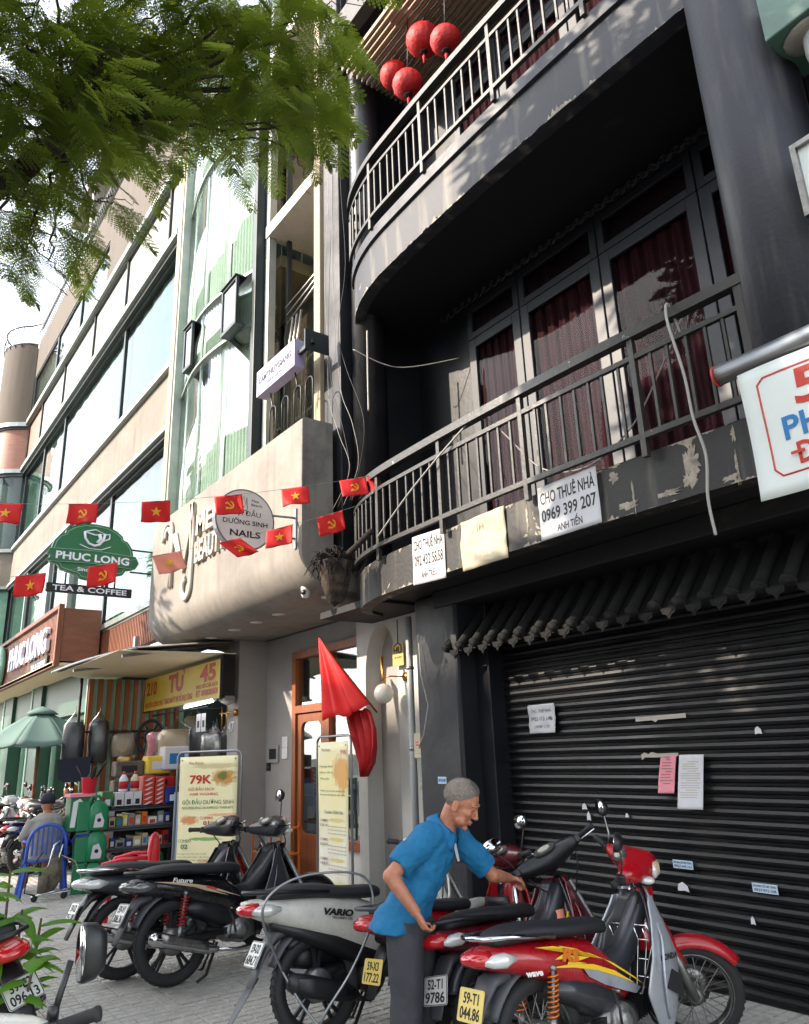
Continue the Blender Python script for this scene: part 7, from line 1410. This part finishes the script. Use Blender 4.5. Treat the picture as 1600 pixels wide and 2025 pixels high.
mb = MB(); mb.loft([bring((0, 0, z), lx, fx, w, d, 26, .85, .05) for z, w, d in ((.42, .20, .15), (.6, .195, .14), (.8, .215, .135), (.92, .195, .115), (.985, .09, .08))]); 
for sy in (-1, 1): mb.tube([(-.0, sy*.17, .90), (-.03, sy*.25, .72), (-.06, sy*.255, .66)], [.075, .066, .06], 12)
s_ = obj('shirt', mb, 'shirt_grey', T); remesh(s_, .011, 3, (.09, .025))
obj('cap', MB().loft([sring((-.055, 0, z), r, r*1.15, 'z', 22, 1) for z, r in ((1.10, .092), (1.16, .095), (1.21, .075), (1.235, .03), (1.24, .004))]).prism([(-.07, 0), (.07, 0), (.05, .09), (-.05, .09)], (-.14, 0, 1.115), (0, 1, 0), (-1, 0, 0), .008), 'cap_navy', T)
mb = MB(); mb.loft([bring((-.05-.0, 0, z), lx, fx, .19, .14, 20) for z in (.40, .48)])
for sy in (-1, 1): mb.tube([(-.05, sy*.1, .48), (-.44, sy*.12, .50), (-.46, sy*.12, .10)], [.09, .075, .055], 12)
obj('trousers', mb, 'trousers', T)

# ================================================================ VEGETATION
def frond_arrays(npair=11, L=.30, seed=0):
    """one bipinnate leaf: paired pinnae, each of small leaflets; leaf lies in the x-y plane, grows along +x"""
    rr = random.Random(seed); v = []; f = []
    def quad(p, d, s, w):      # leaflet from p along d, lying flat
        i = len(v); v.extend([p-s*w*.25, p+d*.45-s*w, p+d, p+d*.45+s*w]); f.append((i, i+1, i+2, i+3))
    def strip(a, b, w):
        d = (b-a).normalized(); s = V3((-d.y, d.x, 0))*w; i = len(v); v.extend([a-s, b-s*.5, b+s*.5, a+s]); f.append((i, i+1, i+2, i+3))
    droop = rr.uniform(.15, .45)
    sp = lambda t: V3((L*t, 0, -droop*L*t*t))
    for k in range(6): strip(sp(k/6), sp((k+1)/6), .0018)
    for i in range(npair):
        t = .16+.84*i/(npair-1); p = sp(t); pl_ = L*.34*math.sin(math.pi*min(1, .25+.62*t+.0))**.8*(1 if t < .95 else .8)
        for sd in (-1, 1):
            an = R(62-22*t)*sd; d = V3((math.cos(an), math.sin(an), -.18-rr.uniform(0, .15))).normalized(); q = V3((-d.y, d.x, 0)).normalized()
            strip(p, p+d*pl_, .0010); m_ = 7
            for j in range(m_):
                tt = (j+.6)/m_; c = p+d*pl_*tt+V3((0, 0, -.10*pl_*tt*tt)); ll = .0118*math.sin(math.pi*(.25+.65*tt))*(L/.30)
                for s2 in (-1, 1):
                    e = (q*s2+d*.45).normalized()*ll*1.15; quad(c, e, d, .0078*L/.3)
    return np.array([tuple(x) for x in v]), np.array(f)
FR = [frond_arrays(seed=i, npair=10+i % 3) for i in range(4)]
def crown(name, clumps, per, mt, parent, seed, size=1.0, simple=False):
    rr = random.Random(seed); VV = []; FF = []; o = 0
    base = FR if not simple else [(np.array([(0, 0, 0), (.5, -.14, -.05), (1, 0, -.15), (.5, .14, -.05)])*.35, np.array([(0, 1, 2, 3)]))]
    for (cx, cy, cz, r) in clumps:
        for k in range(int(per*(r/.4)**2)):
            a = rr.uniform(0, 2*math.pi); rad_ = r*rr.random()**.45; el = rr.uniform(-1, 1)
            px, py, pz = cx+rad_*math.cos(a)*math.sqrt(1-el*el*.8), cy+rad_*math.sin(a)*math.sqrt(1-el*el*.8), cz+rad_*el*.50
            yw = a+rr.uniform(-.9, .9); pt = rr.uniform(-.35, .45)+.25; rl_ = rr.uniform(-.5, .5); s = size*rr.uniform(.75, 1.25)
            m3 = np.array(Euler((rl_, pt, yw)).to_matrix())
            v, f = base[rr.randrange(len(base))]
            VV.append((v*s) @ m3.T+np.array((px, py, pz))); FF.append(f+o); o += len(v)
    V_ = np.concatenate(VV); F_ = np.concatenate(FF); me = bpy.data.meshes.new(name)
    me.vertices.add(len(V_)); me.vertices.foreach_set('co', V_.astype(np.float32).ravel()); me.loops.add(len(F_)*4); me.loops.foreach_set('vertex_index', F_.astype(np.int32).ravel())
    me.polygons.add(len(F_)); me.polygons.foreach_set('loop_start', (np.arange(len(F_))*4).astype(np.int32)); me.update(calc_edges=True); me.materials.append(MATS[mt])
    return obj(name, me, None, parent, kind='stuff')
def limb(mb, pts, r0, r1, n=10, wob=.05, seed=0):
    rr = random.Random(seed); P = [V3(p) for p in pts]; out = []
    for i in range(len(P)-1):
        for k in range(6): t = k/6; q = P[i].lerp(P[i+1], t); out.append(q+V3((rr.uniform(-wob, wob), rr.uniform(-wob, wob), rr.uniform(-wob, wob)))*(1 if 0 < k else .3))
    out.append(P[-1]); m_ = len(out)-1; mb.tube(out, [r0+(r1-r0)*(i/m_)**.8 for i in range(m_+1)], n)
TR = thing('street_tree', 'street tree with feathery compound leaves hanging over the pavement from the upper left', 'tree', (-6.0, -1.9, 0), world=True)
CL = [(-3.79, 1.91, 5.56, 0.16), (-3.21, 1.71, 5.86, 0.25), (-3.62, 0.27, 5.33, 0.5), (-3.8, 0.56, 5.67, 0.5), (-3.53, 0.81, 5.6, 0.5), (-4.13, 0.33, 5.37, 0.5), (-4.32, 0.65, 5.72, 0.5), (-3.87, 0.88, 5.55, 0.42), (-3.52, 1.12, 5.81, 0.42), (-3.26, 1.3, 5.71, 0.42), (-3.22, 1.61, 5.88, 0.42), (-4.13, 0.44, 5.05, 0.35), (-4.03, 0.83, 5.25, 0.33), (-4.24, 0.44, 4.74, 0.35), (-4.4, 0.68, 5.0, 0.33), (-4.52, 0.88, 5.13, 0.22), (-4.6, 0.57, 4.74, 0.28), (-5.13, 0.76, 5.0, 0.16), (-3.33, 1.28, 5.38, 0.36), (-3.5, 1.62, 5.66, 0.4), (-3.27, 1.75, 5.53, 0.28), (-3.6, 1.81, 5.48, 0.25), (-3.52, 1.96, 5.49, 0.22), (-3.74, 1.49, 5.5, 0.25), (-4.17, 1.56, 5.62, 0.18), (-3.54, 1.89, 6.06, 0.4), (-4.14, 1.2, 6.06, 0.2), (-4.31, 1.04, 5.64, 0.25), (-3.77, 1.03, 6.15, 0.4), (-3.54, 0.42, 5.11, 0.5), (-3.68, 1.55, 6.08, 0.4), (-4.25, 1.34, 5.62, 0.12), (-3.94, 1.75, 5.77, 0.25), (-4.23, 0.16, 4.95, 0.5), (-4.02, 0.03, 5.35, 0.6), (-4.68, 0.25, 4.66, 0.35), (-3.46, 0.35, 5.73, 0.6), (-3.36, 0.84, 6.0, 0.6), (-3.17, 1.44, 6.24, 0.6)]
SHADE_CL = [(-6.3, -2.2, 6.4, .9), (-5.6, -2.8, 6.2, .9), (-5.5, -.6, 7.8, .8), (-4.2, .3, 8.8, .9), (-5.2, -.4, 9.0, 1.0), (-3.4, -.4, 8.4, .9), (-4.4, -1.4, 8.2, .9), (-4.6, -2.0, 9.0, 1.0), (-3.7, -.5, 7.5, .8), (-5.2, -.9, 5.2, .6), (-4.9, -.9, 6.6, .8), (-4.2, -1.0, 5.8, .8), (-5.4, -2.2, 6.9, .8), (-2.6, .2, 7.2, .6), (-2.8, -1.2, 7.2, .8), (-8.6, -3.6, 5.0, .9), (-6.6, -3.2, 4.6, .8), (-3.2, -1.4, 5.6, .8), (-6.0, -4.8, 5.0, 1.0), (-4.0, -2.9, 5.4, .9)]  # unseen clumps, added out of view to shade the dark facade, shutter and bikes
mb = MB(); limb(mb, [(-6.0, -1.9, 0), (-6.1, -1.8, 2.0), (-5.9, -1.6, 3.6), (-5.6, -1.2, 4.6)], .20, .13, 14, .02, 1); obj('trunk', mb, 'bark', TR)
mb = MB(); limb(mb, [(-5.9, -1.6, 3.5), (-5.3, -.6, 4.4), (-4.55, .30, 4.95), (-4.05, .55, 5.05), (-3.7, .8, 5.3)], .10, .045, 10, .03, 2)
hub = V3((-3.95, .6, 5.12))
for i, (x, y, z, r) in enumerate(CL): 
    mid = hub.lerp(V3((x, y, z)), .5)+V3((0, 0, .1)); limb(mb, [hub, mid, (x, y, z)], .022, .005, 6, .03, 10+i)
for i, (x, y, z, r) in enumerate(SHADE_CL): limb(mb, [(-5.7, -1.3, 4.4), V3((-5.7, -1.3, 4.4)).lerp(V3((x, y, z)), .5)+V3((0, 0, -.1)), (x, y, z)], .05, .01, 6, .05, 50+i)
obj('boughs', mb, 'bark', TR)
mb = MB(); rr = random.Random(77)
for i in range(60):
    x, y, z, r = rr.choice(CL); a = rr.uniform(0, 6.3); p = V3((x, y, z)); q = p+V3((math.cos(a)*r*1.3, math.sin(a)*r*1.3, rr.uniform(-.3, .15))); limb(mb, [p, p.lerp(q, .5)+V3((0, 0, .06)), q], .006, .002, 4, .02, 200+i)
obj('twigs', mb, 'bark', TR, kind='stuff')
crown('crown', CL, 17, 'leaf_green', TR, 1, 1.08); crown('unseen_shade_crown', SHADE_CL, 110, 'leaf_dark', TR, 2, 1.3, True)
# leafy plant at the lower left (palm-like leaves)
T = thing('fan_palm', 'leafy green potted bamboo palm at the lower left edge of the pavement', 'plant', (-5.15, .95, 0)); rr = random.Random(12)
def blade(p, d, L, w, seed):
    up_ = V3((0, 0, 1)); s = d.cross(up_).normalized(); pts = []
    def fn(u, v): c = V3(p)+d*L*v+V3((0, 0, -.55*L*v*v)); ww = w*math.sin(math.pi*min(1, (v+.03)**.75))*(u-.5); return c+s*ww+V3((0, 0, -abs(ww)*.5))
    return fn
mb = MB()
for st in range(7):
    bx_, by_ = rr.uniform(-.28, .28), rr.uniform(-.22, .22); h = rr.uniform(.45, 1.0); top = V3((bx_*1.4, by_*1.3, h)); mb.tube([(bx_, by_, 0), (bx_*1.1, by_*1.1, h*.5), top], [.012, .010, .007], 6)
    for lf in range(9):
        a = rr.uniform(0, 6.3); d = V3((math.cos(a), math.sin(a), rr.uniform(.0, .9))).normalized(); zz = top*(rr.uniform(.62, 1.0)); mt_ = MB().sheet(blade(zz, d, rr.uniform(.20, .36), rr.uniform(.07, .105), 0), 2, 9); o = obj('leaf', mt_, 'leaf_palm', T)
obj('stems', mb, 'plant_stem', T); obj('soil', MB().lathe([(.34, 0), (.36, .02), (.3, .05)], 20), 'burlap', T)
# far shrubs seen under the umbrella
T = thing('shrub', 'bright leafy shrub far along the street beneath the umbrella edge', 'shrub', (-27, 4.0, 0)); mb = MB(); mb.tube([(0, 0, 0), (0, 0, 2)], .06, 6); obj('stem', mb, 'bark', T)
crown('foliage', [(0, 0, 2.0, .8), (-.8, .3, 1.8, .7), (.6, -.6, 1.7, .6)], 90, 'leaf_palm', T, 9, .9, True)
def simple_tree(x, y, h, r, label, seed):
    T = thing('roadside_tree', label, 'tree', (x, y, -.1)); mb = MB(); limb(mb, [(0, 0, 0), (.1, .1, h*.45), (0, 0, h*.75)], .2, .08, 10, .04, seed)
    rr = random.Random(seed); cl = [(rr.uniform(-r, r)*.7, rr.uniform(-r, r)*.7, h*.8+rr.uniform(-r, r)*.5, r*.5) for i in range(12)]
    for c in cl: limb(mb, [(0, 0, h*.55), (c[0]*.6, c[1]*.6, c[2]*.85), c[:3]], .06, .01, 5, .05, seed)
    obj('trunk', mb, 'bark', T); crown('crown', cl, 34, 'leaf_dark', T, seed, 1.5, True)
simple_tree(-14.6, -2.4, 8.2, 1.8, 'roadside tree further up the street on the kerb', 31); simple_tree(-24.5, -2.0, 9, 2.3, 'third roadside tree far up the street', 32); simple_tree(4.5, -2.4, 8, 2.2, 'roadside tree behind the camera to the right', 33); simple_tree(-12, -17.5, 9, 2.4, 'tree on the opposite pavement before the grey block', 34); simple_tree(-4, -17.8, 8.5, 2.2, 'tree on the opposite pavement before the cream block', 35)
# buildings across the road (seen mirrored in the glass)
for i, (x0, x1, h, mt, lb) in enumerate([(-44, -34, 10, 'far_wall_pale', 'white block across the road, furthest up the street'), (-33.8, -25, 11, 'far_wall_pale', 'cream block across the road with many windows'), (-24.8, -17, 20, 'far_wall', 'tall dark brown block across the road'), (-16.8, -9, 13, 'far_wall', 'lower dark brown block across the road'), (-8.8, 0, 9, 'far_wall_pale', 'white low block across the road behind the camera'), (.2, 9, 12, 'far_wall_pale', 'cream block across the road to the right')]):
    T = thing('building_across_road', lb, 'building', ((x0+x1)/2, -22, -.1)); w = x1-x0; obj('wall', MB().box(-w/2, -8, 0, w/2, 0, h), mt, T); wm = MB().box(-.6, .0, 0, .6, .03, 1.4).mesh('window', 'dark_glass_solid' if 'dark_glass_solid' in MATS else mat('dark_glass_solid', '#2a3236', .1))
    for fl_ in range(int((h-1)//3)):
        for k in range(int(w//2)): o = link('window', wm, T); o.location = (-w/2+1.1+k*2, 0, .9+3.1*fl_)
for o in bpy.data.objects:
    if '_w' in o.keys(): del o['_w']
